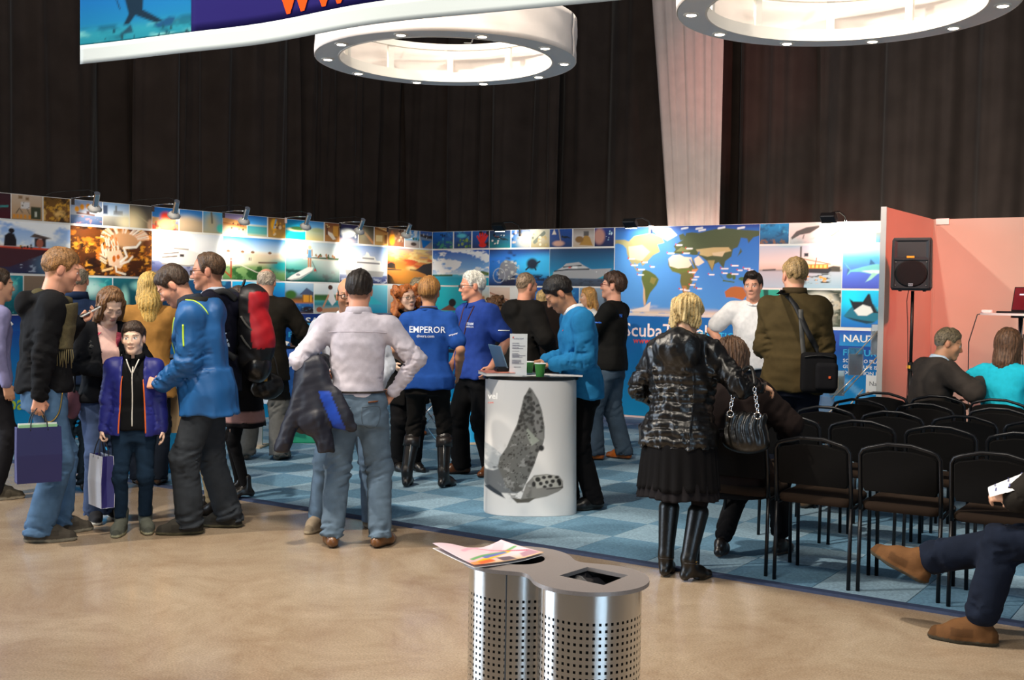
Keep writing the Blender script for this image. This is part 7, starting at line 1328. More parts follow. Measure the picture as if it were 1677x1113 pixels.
def skirt(ctx, col, z0, z1, r0, r1, name='skirt', pl=.012, n=22):
    pel = ctx['pel']; rows = []
    for i, z in enumerate(np.linspace(z0, z1, 12)):
        f_ = i/11; row = []
        for k in range(97): a = 2*PI*k/96; r = r0+(r1-r0)*f_**.8+pl*f_*math.sin(n*a+2*math.sin(3*a)); row.append((pel[0]+1.12*r*math.cos(a), pel[1]-.02+.86*r*math.sin(a), z+.008*math.sin(5*a)*f_))
        rows.append(row)
    return thick(MB().sheet(rows).build(name, M_CLOTH, ctx['root'], True, cols=colarr(np.zeros((12*97, 3)), col)), .004)
PP['puffer'] = person('blonde woman in a shiny black quilted jacket, skirt and riding boots', 1110, 946, 485, 14, dict(sex='f', seed=24, lean=7, side=0, pel=(.0, -.02, .95), head=(6, 8, 0), skin='fair', hair=('tied', '#b3935c', dict(col2='#dcc48c', th=.016)), feet=((-.085, .03, -2), (.085, -.03, 34)), nohandL=True, boot=.84,
    armR=dict(w=(.45, .22, 1.235), pole=(.5, -.6, -.6), d=(.6, .5, -.3), n=(-.1, .2, -1), curl=.4), armL=dict(w=(-.16, .24, 1.05), pole=(-1, -.6, 0)),
    bottom=[(trousers, '#171213', M_CLOTH, -.008, .004, .0, .08, .002, .37), (skirt, '#151314', .92, .58, .195, .225), (skirt, '#231f21', .66, .525, .205, .225, 'skirt_underlayer', .014, 26)],
    tops=[dict(name='quilted_jacket', col='#0f0d0c', off=.052, hem=-.10, hood=1.6, m=M_PUFF, amp=.007, folds=.013, puff=(.014, .055), waist=.010, sl=.032, tab=[(r[0], r[1]*1.08, r[2]*1.08) for r in FEM])], shoes=('boot', '#15130f', '#0a0908')))
PP['white_tee'] = person('dark haired man in a white t-shirt facing the viewer, hand on hip', 1228, 748, 447, 178, dict(seed=26, head=(14, 2, 4), skin='pink', bare=True, sw=.20, hair=('short', '#2c2018', dict(th=.014, quiff=True, cf=110., amp=.004)), gaze=-.003, armR=dict(w=(.26, .03, 1.03), pole=(1, -.3, .15), d=(-.5, .3, -.6), n=(-.6, -.4, 0), curl=.4), armL=dict(w=(-.24, .14, 1.02), pole=(-.7, -1, 0)),
    bottom=[(trousers, '#20242c', M_CLOTH)], tops=[dict(name='t_shirt', col='#e9e4e2', off=.024, hem=-.08, sleeve='short', amp=.007, wide=1.08, deep=1.1, belly=.03, collar=('crew', '#e9e4e2'), neck=-.012)], shoes=('shoe', '#1c1a18')))
PP['olive'] = person('man in an olive brown jacket with a black camera bag on his back', 1292, 828, 422, 6, dict(seed=27, head=(-28, 2, 0), skin='pink', hair=('short', '#9a7c50', dict(th=.007, nape=-.07)), sw=.178, feet=((-.10, .0, -10), (.12, .0, 14)), armL=dict(w=(-.17, .26, 1.06), pole=(-.25, -1, -.1)), armR=dict(w=(.18, .24, 1.05), pole=(.25, -1, -.1)),
    bottom=[(trousers, '#161a28', None)], tops=[dict(name='jacket', col='#43371f', off=.034, hem=-.12, amp=.009, folds=.012, collar=('stand', '#3a2f1c'), sl=.026)], shoes=('shoe', '#6a5038', '#3a2c1e')))
# --- seated people
SEAT = dict(seated=True)
def seat_at(key): l = CH[key].location; return l
l = seat_at((0, 0)); PP['seated_dark'] = person('person with brown hair in a dark coat seated beside the quilted jacket woman', 0, 0, 0, math.degrees(math.atan2(CAM[0]-(l[0]+.02), (l[1]+.19)-CAM[1])), dict(SEAT, sex='f', seed=25, sc=.93, pel=(-.03, 0, .57), lean=6, side=-9, head=(0, 4, 4), hair=('bob', '#4a3424', dict(len=.05, th=.02, amp=.006, col2='#6a4c34')), feet=((-.19, .12, -10, 0, 0, (0, 1, 1)), (.10, .42, 5, 0, 0, (0, 1, 1))),
    armR=dict(w=(.16, .36, .74), pole=(1, -.6, 0)), armL=dict(w=(-.14, .38, .74), pole=(-1, -.6, 0)), bottom=[(trousers, '#121114', M_CLOTH, .012, .01, .012)], tops=[dict(name='coat', col='#231815', off=.045, hem=-.10, amp=.007, wide=1.08)], shoes=('loafer', '#1c1614', '#5a3a22')), pos=(l[0]-.02, l[1]+.19, .012))
l = seat_at((4, 1)); PP['grey_sweater'] = person('man in a dark grey sweater seated in the back row, turning to the right', 0, 0, 0, 62, dict(SEAT, seed=28, fine=1.3, sc=.98, pel=(0, 0, .54), lean=12, head=(26, 4, 0), nf=.04, skin='tan', hair=('short', '#6a5c46', dict(front=.072, th=.011, grey='#8a8478')), brow='#5a4c3c', feet=((-.12, .44, -6, 0, 0, (0, 1, 1)), (.12, .44, 6, 0, 0, (0, 1, 1))),
    armR=dict(w=(.22, .40, .95), pole=(1, -.4, -.6)), armL=dict(w=(-.16, .36, .72), pole=(-1, -.6, 0)), bottom=[(trousers, '#20242c', M_CLOTH)], tops=[dict(name='undershirt', col='#b8c4d4', off=.010, hem=.3, sleeve='none', collar=('shirt', '#b8c8d8')), dict(name='sweater', col='#38322e', off=.036, hem=-.08, amp=.006, folds=.010, wide=1.05)], shoes=('shoe', '#1c1a18')), pos=(l[0]-.17, l[1]+.20, .012))
l = seat_at((4, 2)); PP['turquoise'] = person('woman with brown hair in a turquoise blouse seated in the back row', 0, 0, 0, 24, dict(SEAT, sex='f', seed=29, fine=1.3, sc=.97, pel=(0, 0, .54), lean=5, head=(0, 4, 0), hair=('bob', '#4a3222', dict(len=.14, th=.014, amp=.004, col2='#6e4c32')), skin='pink', feet=((-.1, .44, -6, 0, 0, (0, 1, 1)), (.1, .44, 6, 0, 0, (0, 1, 1))), bare=True,
    armL=dict(w=(-.26, .24, .90), pole=(-1, -.6, -.2)), armR=dict(w=(.2, .34, .74), pole=(1, -.6, 0)), bottom=[(trousers, '#2c3444', None)], tops=[dict(name='blouse', col='#22b4cc', off=.024, hem=-.09, sleeve='three', amp=.006, folds=.008, neck=-.045, wide=1.08, sl=.026)], shoes=('shoe', '#1c1a18')), pos=(l[0]-.02, l[1]+.20, .012))
g = gz(1604, 1062); fdir = g[:2]-CAM[:2]; fdir = fdir/np.linalg.norm(fdir); rgt = np.array([fdir[1], -fdir[0]]); rp = g[:2]+rgt*.50+fdir*.10
PP['reader'] = person('seated man with crossed legs in jeans and brown shoes at the right edge', 0, 0, 0, -86, dict(SEAT, seed=30, fine=1.2, sc=1.0, pel=(0, -.03, .56), lean=-4, head=(0, 25, 0), skin='fair', hair=('short', '#4a3a2c'), feet=((-.10, .50, -6, 0, 0, (0, 1, .6)), (-.04, .80, 10, .25, -22, (0, .5, 1))),
    armL=dict(w=(-.15, .42, .635), pole=(-1, -.8, .1), d=(.2, 1, .05), n=(.5, .1, -.6), curl=.5), armR=dict(w=(.04, .36, .66), pole=(1, -.5, -.3), curl=.5), bottom=[(trousers, '#171f30', None, .018, .014, .024, .0, .007)], tops=[dict(name='jacket', col='#2b2620', off=.036, hem=-.12, amp=.006)], shoes=('trainer', '#5e3f24', '#3a362c', '#2a1c14')), pos=(rp[0], rp[1], 0))
# ------------------------------------------------------------------ what people wear and carry
M_BLKF = mat('black_webbing', '#121214', .7); M_GOLD = mat('gold_metal', '#b8924a', .3, .9)
def sol(name, S, cols, m, parent, post=None, sm=0):
    V, F = S.mesh(post)
    if sm: V = dorsal(V, F, sm)
    return mesh_np(name, V, F, m, parent, True, colarr(V, cols, .05, 3) if isinstance(cols, str) else cols(V))
def facing(ctx, d=0.): return ctx['rz']+math.radians(d)
# scarf
c = PP['scarf']; nb, U, R, F = c['nb'], c['U'], c['R'], c['F']; S = Solid(.0075)
for k in range(12):
    a, b = 2*PI*k/12, 2*PI*(k+1)/12; f_ = lambda q: nb+R*(.088*math.sin(q))+F*(.095*math.cos(q)+.015)+U*(-.010-.045*max(0, math.cos(q))+.012*math.sin(3*q)); S.cone(f_(a), f_(b), .034, .034, .02)
sol('scarf', S, '#4c4630', M_CLOTH, c['root'], lambda x, y, z: .004*sn(x, y, z, 5, 90.))
q = snap(c, 'jacket', dense([(.20, .10, 1.46), (.24, .13, 1.38), (.25, .14, 1.28), (.25, .13, 1.18)], 5), None, .014); o = strap(c, 'scarf_tail', q, .10, .014, mat('scarf_wool', '#5a5136', .95, var=.2, vscale=50, bump=.4, bscale=200))
fr = mat('scarf_fringe', '#6b6142', .95)
for k in range(9): x = np.array(q[-1])+np.array([0, -.045+.011*k, 0]); MB().tube([x, x+np.array([.006, .004*math.sin(k), -.05]), x+np.array([.0, .006*math.sin(k*2), -.10-.02*math.sin(k*3)])], .0032, 5).build('fringe', fr, o, True)
h = c['arms']['L'][2]+c['arms']['L'][3]*.10+c['arms']['L'][4]*.035
def phone(ctx, p, label, tilt, col='#d8d8d4'):
    t = empty('phone', W(ctx, p), ctx['rz'], label, 'phone'); M = Matrix.Rotation(tilt[1], 4, 'Z') @ Matrix.Rotation(tilt[0], 4, 'X'); MB().box((-.036, -.07, -.005), (.036, .07, .005), M, .003).build('case', mat('phone_case'+col, col, .3), t); MB().box((-.032, -.062, .005), (.032, .062, .0058), M).build('screen', mat('phone_screen', '#222630', .1), t)
phone(c, h, 'white phone in the hand of the man with the scarf', (.5, .1))
line_on(c, 'trousers', 'key_chain', [(.22, -.06, .93), (.24, -.06, .82), (.24, .0, .74), (.24, .07, .80), (.22, .10, .92)], .0045, M_GOLD, None, .006)
w_ = c['arms']['R'][2]; MB().tube([tuple(w_+v3(.034*math.cos(a), .034*math.sin(a), .004*math.sin(2*a))) for a in [2*PI*k/16 for k in range(16)]], .003, 5, True).build('bracelet', M_GOLD, c['root'], True)
def shopping_bag(top, rz, w, d, h, col, col2, label, tissue=None, name='paper_bag', tote=False):
    t = empty(name, (top[0], top[1], top[2]-h-.10), rz, label, 'bag', 'paper carrier bags' if not tote else None); m = mat('bag_'+col, col, .45, var=.04, vscale=6); m2 = mat('bag_'+col2, col2, .45)
    k = .004
    V = [(-w/2, -d/2, 0), (w/2, -d/2, 0), (w/2, d/2, 0), (-w/2, d/2, 0), (-w/2-k, -d/2-k, h*.5), (w/2+k, -d/2-k, h*.5), (w/2, d/2+k, h*.5), (-w/2, d/2+k, h*.5), (-w/2, -d*.42, h), (w/2, -d*.42, h), (w/2, d*.42, h), (-w/2, d*.42, h)]
    [thick(mesh_np('panel', [V[i_] for i_ in sorted({v_ for f_ in fc_ for v_ in f_})], [tuple(sorted({v_ for g_ in fc_ for v_ in g_}).index(i_) for i_ in f_) for f_ in fc_], m, t, False), .002) for fc_ in ([(0, 1, 5, 4), (4, 5, 9, 8)], [(2, 3, 7, 6), (6, 7, 11, 10)])]
    Vg = V+[(w/2-.012, 0, 0), (w/2-.022, 0, h*.5), (w/2-.014, 0, h), (-w/2+.012, 0, 0), (-w/2+.022, 0, h*.5), (-w/2+.014, 0, h)]
    [thick(mesh_np('gusset', [Vg[i_] for i_ in sorted({v_ for f_ in fc_ for v_ in f_})], [tuple(sorted({v_ for g_ in fc_ for v_ in g_}).index(i_) for i_ in f_) for f_ in fc_], m2, t, False), .002) for fc_ in ([(1, 12, 13, 5), (12, 2, 6, 13), (5, 13, 14, 9), (13, 6, 10, 14)], [(15, 0, 4, 16), (3, 15, 16, 7), (16, 4, 8, 17), (7, 16, 17, 11)])]; mesh_np('bottom', V[:4], [(0, 3, 2, 1)], m, t, False)
    for y in (-d*.42, d*.42): MB().tube(dense([(-w*.2, y, h-.02), (-w*.15, y*.6, h+.06), (0, y*.15, h+.115), (w*.15, y*.6, h+.06), (w*.2, y, h-.02)], 4), .004 if not tote else .012, 6, flat=1 if not tote else .3).build('handle', mat('bag_cord', '#22222c', .7) if not tote else m, t, True)
    if tissue:
        for i, (cc, yy) in enumerate(((tissue, .0), ('#e8e8e4', .02))): MB().box((-w*.44, yy-.004, .03), (w*.44, yy+.004, h+.012+.008*i)).build('leaflet', mat('leaf_'+cc, cc, .6), t)
    return t
p = W(c, c['arms']['R'][2]+c['arms']['R'][3]*.085); shopping_bag(p, facing(c, 92), .25, .10, .335, '#1d1850', '#231e5c', 'navy paper carrier bag held by the man with the scarf', '#a8d8a0')
# boy: zips and paper bag
c = PP['boy']; OR = mat('orange_zip', '#e0641c', .5); WZ = mat('white_zip', '#d8d2c6', .5)
for sx in (-1, 1): line_on(c, 'jacket', 'jacket_zip', [(sx*.082, .2, 1.42), (sx*.092, .2, 1.30), (sx*.101, .2, 1.12), (sx*.110, .2, .95), (sx*.112, .2, .88)], .007, OR, (0, -1, 0), -.002)
line_on(c, 'sweater', 'sweater_zip', [(.0, .2, 1.45), (.004, .2, 1.36), (.0, .2, 1.2), (.002, .2, 1.05), (.0, .2, .94)], .006, WZ, (0, -1, 0), .0)
for sx in (-1, 1): MB().tube(dense([(sx*.005, .155, 1.40), (sx*.030, .15, 1.46), (sx*.052, .12, 1.515)], 5), .0055, 6).build('collar_zip', WZ, c['root'], True)
p = W(c, c['arms']['R'][2]+c['arms']['R'][3]*.085); shopping_bag(p, facing(c, 180-62), .22, .085, .33, '#e6e8f2', '#2b2766', 'white and navy paper carrier bag held by the boy', None)
# girl: fur trim, pink lining, object in hand, shoulder bag
c = PP['girl']; nb, U, R, F = c['nb'], c['U'], c['R'], c['F']; S = Solid(.009)
for k in range(11):
    a, b = PI*(.12+.76*k/10)+PI, PI*(.12+.76*(k+1)/10)+PI; f_ = lambda q: nb+R*(.135*math.cos(q))+F*(.115*math.sin(q)+.03)+U*(-.03-.06*(1+math.sin(q))); S.cone(f_(a), f_(b), .036, .036, .02)
for sx in (-1, 1): S.cone(nb+R*sx*.135+F*.03-U*.08, nb+R*sx*.11+F*.10-U*.20, .034, .022, .02)
sol('fur_trim', S, '#16191d', M_HAIR, c['root'], lambda x, y, z: .010*sn(x, y, z, 8, 160.)+.006*sn(x, y, z, 9, 260.))
for sx in (-1, 1): q = snap(c, 'jacket', dense([(sx*.075, .2, 1.44), (sx*.062, .2, 1.34), (sx*.048, .2, 1.22)], 4), (0, -1, 0), .004); strap(c, 'pink_lining', q, .05, .006, mat('pink_pattern', '#b8475c', .8, var=.5, vscale=120))
phone(c, c['arms']['R'][2]+c['arms']['R'][3]*.09+v3(-.03, .02, .0), 'small dark phone in the raised hand of the girl', (.9, .4), '#2a2024')
p = W(c, (.25, .06, .80)); t = empty('shoulder_bag', p, facing(c, 20), 'small patterned shoulder bag at the hip of the girl', 'bag'); sol('bag_body', Solid(.008).ell((0, 0, .09), (.06, .035, .10), .01), lambda V: colarr(V, '#7a5058', .5, 9), M_CLOTH, t); MB().tube(dense([(0, .02, .17), (-.02, .0, .34), (-.05, -.02, .52), (-.10, .0, .60)], 4), .009, 6).build('strap', M_BLKF, t, True)
# beige woman: tote bag
c = PP['beige']; p = W(c, c['arms']['R'][2]+c['arms']['R'][3]*.07); p[2] -= .03
t = shopping_bag(p+np.array([.02, -.05, 0]), facing(c, -8), .33, .06, .36, '#a58d6c', '#97805f', 'beige cloth tote bag hanging beside the blonde woman in beige', None, 'tote_bag', True)
MB().tube([(-.08, -.045, .12), (-.05, -.045, .2), (-.1, -.045, .26), (-.03, -.045, .3)], .004, 5).build('print', mat('tote_print', '#5a6a5c', .8), t)
# blue jacket: zips, hood lining, lanyard
c = PP['bluejacket']; LM = mat('lime_zip', '#b8d826', .5)
A0, el, wr = c['arms']['L'][:3]; d_ = nrm(el-A0)
line_on(c, 'jacket', 'sleeve_zip', [A0+d_*.05+v3(-.1, .025, 0), A0+d_*.13+v3(-.1, .02, 0), A0+d_*.19+v3(-.1, .012, 0)], .006, LM, (1, 0, 0), .001)
line_on(c, 'jacket', 'front_zip', [(-.03, .4, 1.42), (-.03, .4, 1.30), (-.03, .4, 1.15), (-.03, .4, .98)], .006, LM, (.12, -1, 0), .001)
line_on(c, 'jacket', 'shoulder_piping', [(-.12, .12, 1.62), (-.14, .05, 1.62), (-.15, -.03, 1.62)], .005, LM, (0, 0, -1), .001)
nb, U, R, F = c['nb'], c['U'], c['R'], c['F']; S = Solid(.009)
for k in range(10):
    a, b = PI*(.02+.96*k/10)+PI, PI*(.02+.96*(k+1)/10)+PI; f_ = lambda q: nb+R*(.105*math.cos(q))+F*(.115*math.sin(q)+.03)+U*(.020+.012*math.sin(q)); S.cone(f_(a), f_(b), .030, .030, .02)
sol('hood_lining', S, '#33322f', M_CLOTH, c['root'], lambda x, y, z: .004*sn(x, y, z, 8, 60.))
# backpack
c = PP['backpacker']; t = empty('backpack', W(c, (0, -.12, .98)), c['rz'], 'red and black backpack on the back of the man with glasses', 'backpack', scale=c['sc'])
S = Solid(.010); S.cone((0, -.10, .12), (0, -.10, .48), .125, .125, .05).ell((0, -.16, .22), (.13, .11, .20), .05).ell((0, -.12, .52), (.12, .10, .08), .04)
S.cut(lambda x, y, z: y+.035, .02)
def packcol(V): C = colarr(V, '#131215', .06, 2); m = (V[:, 1] < -.11) & (V[:, 2] > .17) & (V[:, 2] < .56) & (V[:, 1] < -.10-.10*np.clip((.56-V[:, 2])/.4, 0, 1)*.4); C[m] = np.array(lin('#a8101c'))*(1+.08*sn(*V[m].T, 4, 50))[:, None]; return C
sol('pack_body', S, packcol, M_SHELLF, t, lambda x, y, z: .005*sn(x, y, z, 12, 45.))
sol('lower_pocket', Solid(.010).ell((-.01, -.15, .04), (.12, .10, .11), .02), '#121113', M_LEATH, t, lambda x, y, z: .005*sn(x, y, z, 13, 40.))
for sx in (-1, 1): MB().tube(dense([(sx*.09, -.02, .50), (sx*.13, .06, .56), (sx*.14, .18, .50), (sx*.14, .20, .36), (sx*.17, .10, .20), (sx*.15, -.03, .10)], 5), .022, 8, flat=.35).build('shoulder_strap', M_BLKF, t, True)
for z in (.2, .33): MB().tube(dense([(-.13, -.06, z+.06), (-.135, -.10, z), (-.12, -.15, z-.05)], 4), .008, 6).build('side_strap', mat('grey_webbing', '#4a4844', .8), t, True)
MB().tube(dense([(-.02, -.04, .58), (0, -.06, .64), (.02, -.04, .58)], 4), .008, 6).build('grab_loop', M_BLKF, t, True)
# small black handbag between the backpack and the man in grey trousers
c = PP['striped']; t = empty('handbag', W(c, (-.20, -.20, .98)), c['rz'], 'small black leather handbag below the red backpack', 'handbag'); sol('bag_body', Solid(.009).ell((0, 0, 0), (.05, .13, .10), .01).ell((0, 0, -.03), (.06, .12, .08), .02), '#12100f', M_LEATH, t, lambda x, y, z: .006*sn(x, y, z, 3, 40.)); MB().tube(dense([(0, .09, .06), (0, .05, .22), (0, -.05, .22), (0, -.09, .06)], 5), .007, 6).build('strap', M_BLKF, t, True); MB().box((-.055, -.015, .03), (-.048, .015, .06)).build('clasp', M_GOLD, t)
# lilac shirt: belt, patch, pocket stitching
c = PP['shirt']; pel = c['pel']; q = snap(c, 'trousers', [(pel[0]+.3*math.sin(a), pel[1]-.3*math.cos(a), 1.015) for a in [2*PI*k/40 for k in range(41)]], None, .004)
o = strap(c, 'belt', q, .034, .006, mat('dark_belt', '#2a2320', .5))
q = snap(c, 'trousers', dense([(.075, -.4, .955), (.135, -.4, .96)], 3), (0, 1, 0), .005); strap(c, 'leather_patch', q, .032, .003, mat('brown_patch', '#7a4a2c', .6))
st = mat('denim_stitch', '#44525f', .8)
for sx in (-1, 1): line_on(c, 'trousers', 'back_pocket', [(sx*.035, -.4, .925), (sx*.145, -.4, .925), (sx*.14, -.4, .82), (sx*.09, -.4, .785), (sx*.04, -.4, .82), (sx*.035, -.4, .925)], .003, st, (0, 1, 0), .0, 3)
line_on(c, 'shirt', 'yoke_seam', [(-.19, -.4, 1.40), (-.08, -.4, 1.405), (.08, -.4, 1.405), (.19, -.4, 1.40)], .0028, mat('shirt_seam', '#b8aeb8', .8), (0, 1, 0), .0)
# jacket draped over his left forearm
A0, el, wr = c['arms']['L'][:3]; t = empty('draped_jacket', W(c, (0, 0, 0)), c['rz'], 'dark jacket with blue lining draped over the forearm of the lilac shirt man', 'jacket', scale=c['sc'])
S = Solid(.010); S.cone((-.28, -.07, 1.20), (-.23, .18, 1.19), .055, .055, .04).cone((-.25, -.10, 1.17), (-.27, -.13, .84), .075, .10, .05, ((0, 1, 0), .5)).cone((-.25, -.12, 1.10), (-.09, -.15, .86), .06, .075, .05, ((0, 1, 0), .45))
S.cone((-.16, -.14, .98), (-.03, -.15, .80), .06, .04, .04, ((0, 1, 0), .5)).cone((-.32, -.07, 1.10), (-.455, -.10, .70), .052, .050, .03).cone((-.455, -.10, .70), (-.475, -.10, .655), .052, .050, .01).cone((-.24, -.13, .86), (-.19, -.13, .64), .06, .055, .03).cone((-.34, .0, 1.16), (-.36, .02, .80), .06, .07, .05).cone((-.29, .12, 1.18), (-.30, .14, .78), .05, .06, .05)
S.cut(lambda x, y, z: .635-z+0*x+0*y, .004)
def jc(V): C = colarr(V, '#20212f', .08, 3); m = (V[:, 1] < -.12) & (np.abs((V[:, 0]+.20)-(1.02-V[:, 2])*.42) < .038) & (V[:, 2] > .76) & (V[:, 2] < 1.03); C[m] = lin('#123c9c'); return C
sol('jacket_cloth', S, jc, M_SHELLF, t, lambda x, y, z: .009*sn(x, y, z*.5, 31, 30.)+.004*sn(x, y, z, 32, 70.))
# lettering on shirts
c = PP['emperor']; text_on(c, 'polo_shirt', 'EMPEROR', (-.155, -.4, 1.335), (1, 0, 0), (0, 0, 1), .31, '#d8dce4', (0, 1, 0), .01, .055); text_on(c, 'polo_shirt', 'divers.com', (-.09, -.4, 1.295), (1, 0, 0), (0, 0, 1), .15, '#d8dce4', (0, 1, 0), .01)
A0, el, wr = c['arms']['R'][:3]; d_ = nrm(el-A0); text_on(c, 'polo_shirt', 'emperor', A0+d_*.15+v3(.0, -.3, 0), (.9, 0, .25), (-.25, 0, .9), .085, '#d8dce4', (-.2, 1, 0), .02)
MB().tube([tuple(c['nb']+v3(.078*math.sin(a), .07*math.cos(a)+.005, .024-.02*math.cos(a))) for a in [2*PI*k/24 for k in range(24)]], .006, 6, True, flat=.4).build('lanyard', mat('lanyard_cord', '#3a2a2c', .7), c['root'], True)
for s in 'LR':
    hip, kn, an, yaw, _ = c['legs'][s]; d_ = nrm(kn-an); top_ = an+(kn-an)*.80; e1 = nrm(np.cross(d_, (0, 1, 0))); e2 = np.cross(d_, e1); V_ = []
    G = [[top_+d_*zz+e1*(r*math.cos(a))+e2*(r*math.sin(a)) for a in [2*PI*k/24 for k in range(25)]] for zz, r in ((-.075, .074), (-.03, .072), (.008, .070), (.006, .064))]
    thick(MB().sheet(G).build('boot_cuff', mat('boot_leather_dark', '#1c1614', .4), c['root'], True), .003); MB().tube([top_-d_*.05-e2*0+v3(.0, -.076, 0), top_-d_*.25+v3(0, -.07, 0)], .004, 6).build('boot_zip', M_STEEL, c['root'], True)
c = PP['white_hair']; text_on(c, 'polo_shirt', 'TEAM', (-.055, .5, 1.335), (-1, 0, 0), (0, 0, 1), .075, '#d8dce8', (0, -1, 0), .03); text_on(c, 'polo_shirt', 'EMPEROR', (-.05, .5, 1.312), (-1, 0, 0), (0, 0, 1), .085, '#d8dce8', (0, -1, 0), .02)
LC = mat('lanyard_red', '#4a1c20', .7)
for sx in (-1, 1): line_on(c, 'polo_shirt', 'lanyard', [(sx*.075, .4, 1.50), (sx*.065, .4, 1.40), (sx*.035, .4, 1.25), (sx*.012, .4, 1.12)], .006, LC, (0, -1, 0), .002)
A0, el, wr = c['arms']['L'][:3]; d_ = nrm(el-A0); q = snap(c, 'polo_shirt', dense([A0+d_*.17+v3(-.3, .06, 0), A0+d_*.17+v3(-.3, .0, 0), A0+d_*.17+v3(-.3, -.04, 0)], 3), (1, 0, 0), .003); strap(c, 'sleeve_mark', q, .010, .002, M_TW)
c = PP['black_tee']; A0 = c['sh']['L']; BLU = mat('print_blue', '#2a5ab8', .6)
text_on(c, 'polo_shirt' if 'polo_shirt' in c['obj'] else 't_shirt', 'W', (-.14, -.5, 1.38), (1, 0, 0), (0, 0, 1), .05, '#2a6ad0', (0, 1, 0), .03)
A0, el, wr = c['arms']['L'][:3]; text_on(c, 't_shirt', 'worldwide', (A0+(el-A0)*.5)+v3(-.4, .05, .0), (0, -1, 0), (0, 0, 1), .10, '#2a6ad0', (1, 0, 0), .02)
q = snap(c, 't_shirt', dense([(-.12, .30, .90), (-.10, .30, .90)], 2), (0, -1, 0), .003); strap(c, 'hem_tag', q, .016, .002, M_TRED)
c = PP['sweater']; q = snap(c, 'sweater', dense([(-.07, .5, 1.36), (-.055, .5, 1.36)], 2), (0, -1, 0), .003); strap(c, 'chest_logo', q, .014, .002, M_TRED)
# olive jacket: strap and camera bag
c = PP['olive']; q = snap(c, 'jacket', dense([(-.06, -.4, 1.55), (.02, -.4, 1.46), (.10, -.4, 1.30), (.18, -.4, 1.14), (.22, -.4, 1.04)], 5), (0, 1, 0), .006); q = [(-.09, .08, 1.545), (-.085, .0, 1.56)]+list(q); strap(c, 'bag_strap', q, .042, .005, M_BLKF)
q = snap(c, 'jacket', dense([(.06, -.4, 1.43), (.075, -.4, 1.25), (.10, -.4, 1.05)], 5), (0, 1, 0), .008); strap(c, 'second_strap', q, .032, .005, mat('grey_webbing', '#4a4844', .8))
t = empty('camera_bag', W(c, (.20, -.21, .86)), c['rz']+.15, 'black camera bag hanging at the back of the man in olive', 'bag', scale=c['sc']); sol('bag_body', Solid(.009).add(lambda x, y, z: np.sqrt(np.maximum(np.abs(x)-.09, 0)**2+np.maximum(np.abs(y)-.05, 0)**2+np.maximum(np.abs(z-.13)-.11, 0)**2)-.03, (-.15, -.11, -.05), (.15, .11, .32), .01), '#141315', M_CLOTH, t)
sol('front_pocket', Solid(.008).add(lambda x, y, z: np.sqrt(np.maximum(np.abs(x-.05)-.05, 0)**2+np.maximum(np.abs(y+.09)-.02, 0)**2+np.maximum(np.abs(z-.11)-.07, 0)**2)-.025, (-.06, -.16, -.02), (.16, -.02, .24), .01), '#18171a', M_CLOTH, t); MB().tube(dense([(-.1, -.082, .24), (0, -.09, .255), (.1, -.082, .24)], 4), .005, 6).build('zip', M_BLKM, t, True); MB().box((.06, -.142, .1), (.075, -.138, .115)).build('logo', mat('orange_logo', '#c8501c', .5), t)
# puffer woman: handbag hanging from her arm, boot straps
c = PP['puffer']; wr = c['arms']['R'][2]; pw = W(c, wr+v3(-.02, -.06, -.02)); hbp = gz(1222, 735, .55); dd = float((np.array(pw)-CAM) @ c_fw)-.12; hb_ = dep(1222, 700, dd)
t = empty('handbag', (hb_[0], hb_[1], hb_[2]-.13), c['rz']-.1, 'black gathered leather handbag hanging from the quilted jacket woman\'s arm', 'handbag')
S = Solid(.007); S.ell((0, 0, .10), (.125, .055, .10), .02).ell((0, 0, .05), (.135, .06, .06), .03).cone((-.10, 0, .19), (.10, 0, .19), .022, .022, .04)
sol('bag_body', S, '#14120f', M_LEATH, t, lambda x, y, z: .006*np.sin(x*150+3*np.sin(z*12)+2*sn(x, y, z, 4, 20.))*np.clip((z-.02)/.08, 0, 1))
for sx in (-1, 1):
    xx = sx*.075; MB().tube([(xx+.018*math.cos(a), -.05, .205+.018*math.sin(a)) for a in [2*PI*k/14 for k in range(14)]], .004, 6, True).build('ring', M_CHR, t, True)
    for k in range(6): z = .235+.022*k; MB().tube([(xx-sx*.004*k+(.008*math.cos(a) if k % 2 else .003*math.cos(a)), -.048+(.003*math.cos(a) if k % 2 else .008*math.cos(a)), z+.014*math.sin(a)) for a in [2*PI*q_/10 for q_ in range(10)]], .0032, 5, True).build('chain_link', M_CHR, t, True)
MB().tube(dense([(-.055, -.045, .37), (-.03, .0, .44), (.0, .03, .46), (.03, .0, .44), (.055, -.045, .37)], 5), .010, 8).build('handle', mat('handle_leather', '#14120f', .4), t, True)
for s in 'LR':
    hip, kn, an, yaw, _ = c['legs'][s]; MB().tube([tuple(an+v3(.048*math.cos(a), .05*math.sin(a)-.01, .035)) for a in [2*PI*k/20 for k in range(20)]], .006, 6, True).build('boot_strap', mat('boot_leather_dark', '#1c1614', .4), c['root'], True); MB().lathe([(.012, -.003), (.012, .003)], 12, M=Matrix.Translation(tuple(an+v3(.045, -.02, .035))) @ Matrix.Rotation(PI/2, 4, 'Y')).build('boot_stud', M_GOLD, c['root'])
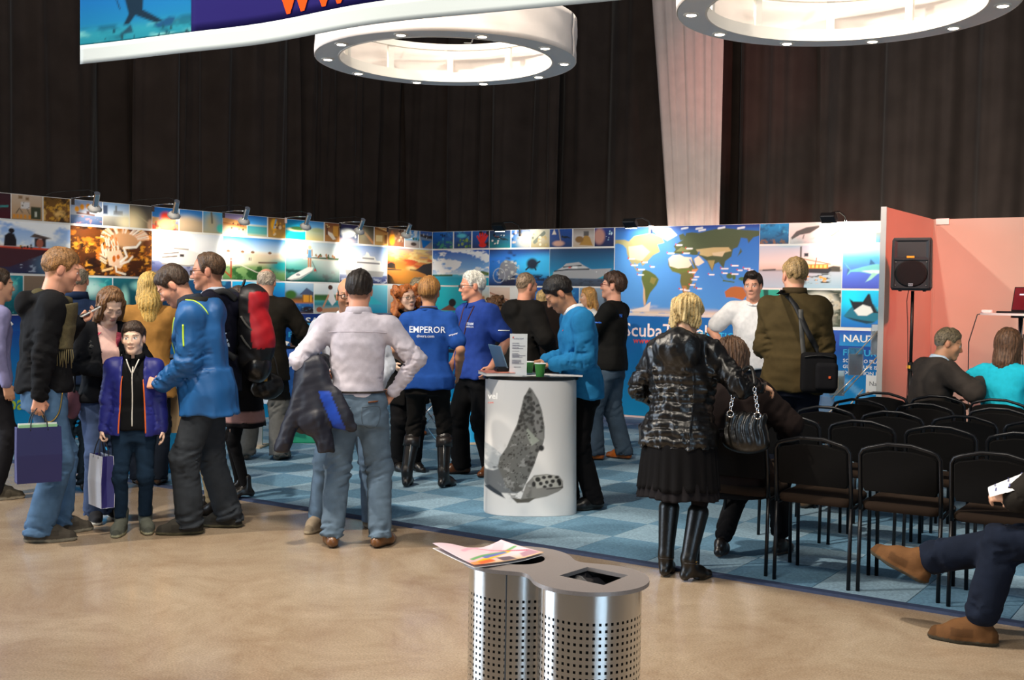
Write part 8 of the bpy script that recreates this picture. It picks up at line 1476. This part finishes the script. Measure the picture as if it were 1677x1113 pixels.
# reader: papers, watch, chair and coat
c = PP['reader']; hp_ = c['arms']['L'][2]+c['arms']['L'][3]*.08; papn = ['front sheet of the printed papers held by the seated reader', 'middle sheet of the printed papers held by the seated reader', 'rear sheet of the printed papers held by the seated reader']
for k in range(3):
    t = empty('paper_sheet', W(c, hp_+v3(.06+.01*k, .0-.02*k, .03)), c['rz']+.35+.12*k, papn[k], 'paper', 'papers of the seated reader'); M = Matrix.Rotation(-.45+.12*k, 4, 'X') @ Matrix.Rotation(.25*k-.2, 4, 'Z'); G = [[tuple(M @ Vector((.06-.2*u, .05-.29*v, .02*math.sin(3*u+v)+.006*k))) for u in np.linspace(0, 1, 6)] for v in np.linspace(0, 1, 6)]; o = MB().sheet(G).build('sheet', mat('paper_white', '#e6e2de', .7), t, True); thick(o, .0008)
    if k == 0:
        for i in range(3):
            for j in range(4): x0, y0 = .03-.055*i, .01-.06*j; mesh_np('print_mark', [tuple(M @ Vector((x, y, .02*math.sin(3*(.06-x)/.2+(.05-y)/.29)+.004))) for x, y in ((x0, y0), (x0-.03, y0+.006), (x0-.03, y0+.012), (x0, y0+.006))], [(0, 1, 2, 3)], mat('print_navy', '#4a4e7a'), o, False)
w_ = c['arms']['L'][2]; dA = c['arms']['L'][3]; e1 = nrm(np.cross(dA, (0, 0, 1))); e2 = np.cross(dA, e1); MB().tube([tuple(w_-dA*.01+e1*.034*math.cos(a)+e2*.034*math.sin(a)) for a in [2*PI*k/16 for k in range(16)]], .006, 6, True).build('watch', M_BLKM, c['root'], True)
cp = W(c, (0, -.24, 0)); chair(cp[0], cp[1], c['rz'], 'black padded chair under the seated reader at the right edge'); CH['reader'] = 1
bpy.data.objects  # keep
for o in list(bpy.data.objects):
    if o.get('label', '').startswith('black padded chair under the seated reader'): o.location.z = 0
S = Solid(.012); S.cone((-.27, -.06, .46), (-.29, .02, .16), .05, .06, .05, ((1, 0, 0), .35)).cone((-.27, -.20, .50), (-.29, -.2, .14), .05, .07, .05, ((1, 0, 0), .35))
t = empty('hanging_coat', W(c, (0, 0, 0)), c['rz'], 'dark grey coat hanging down beside the seated reader', 'coat'); sol('coat_cloth', S, '#24231f', M_CLOTH, t, lambda x, y, z: .008*sn(x, y, z*.3, 7, 35.))
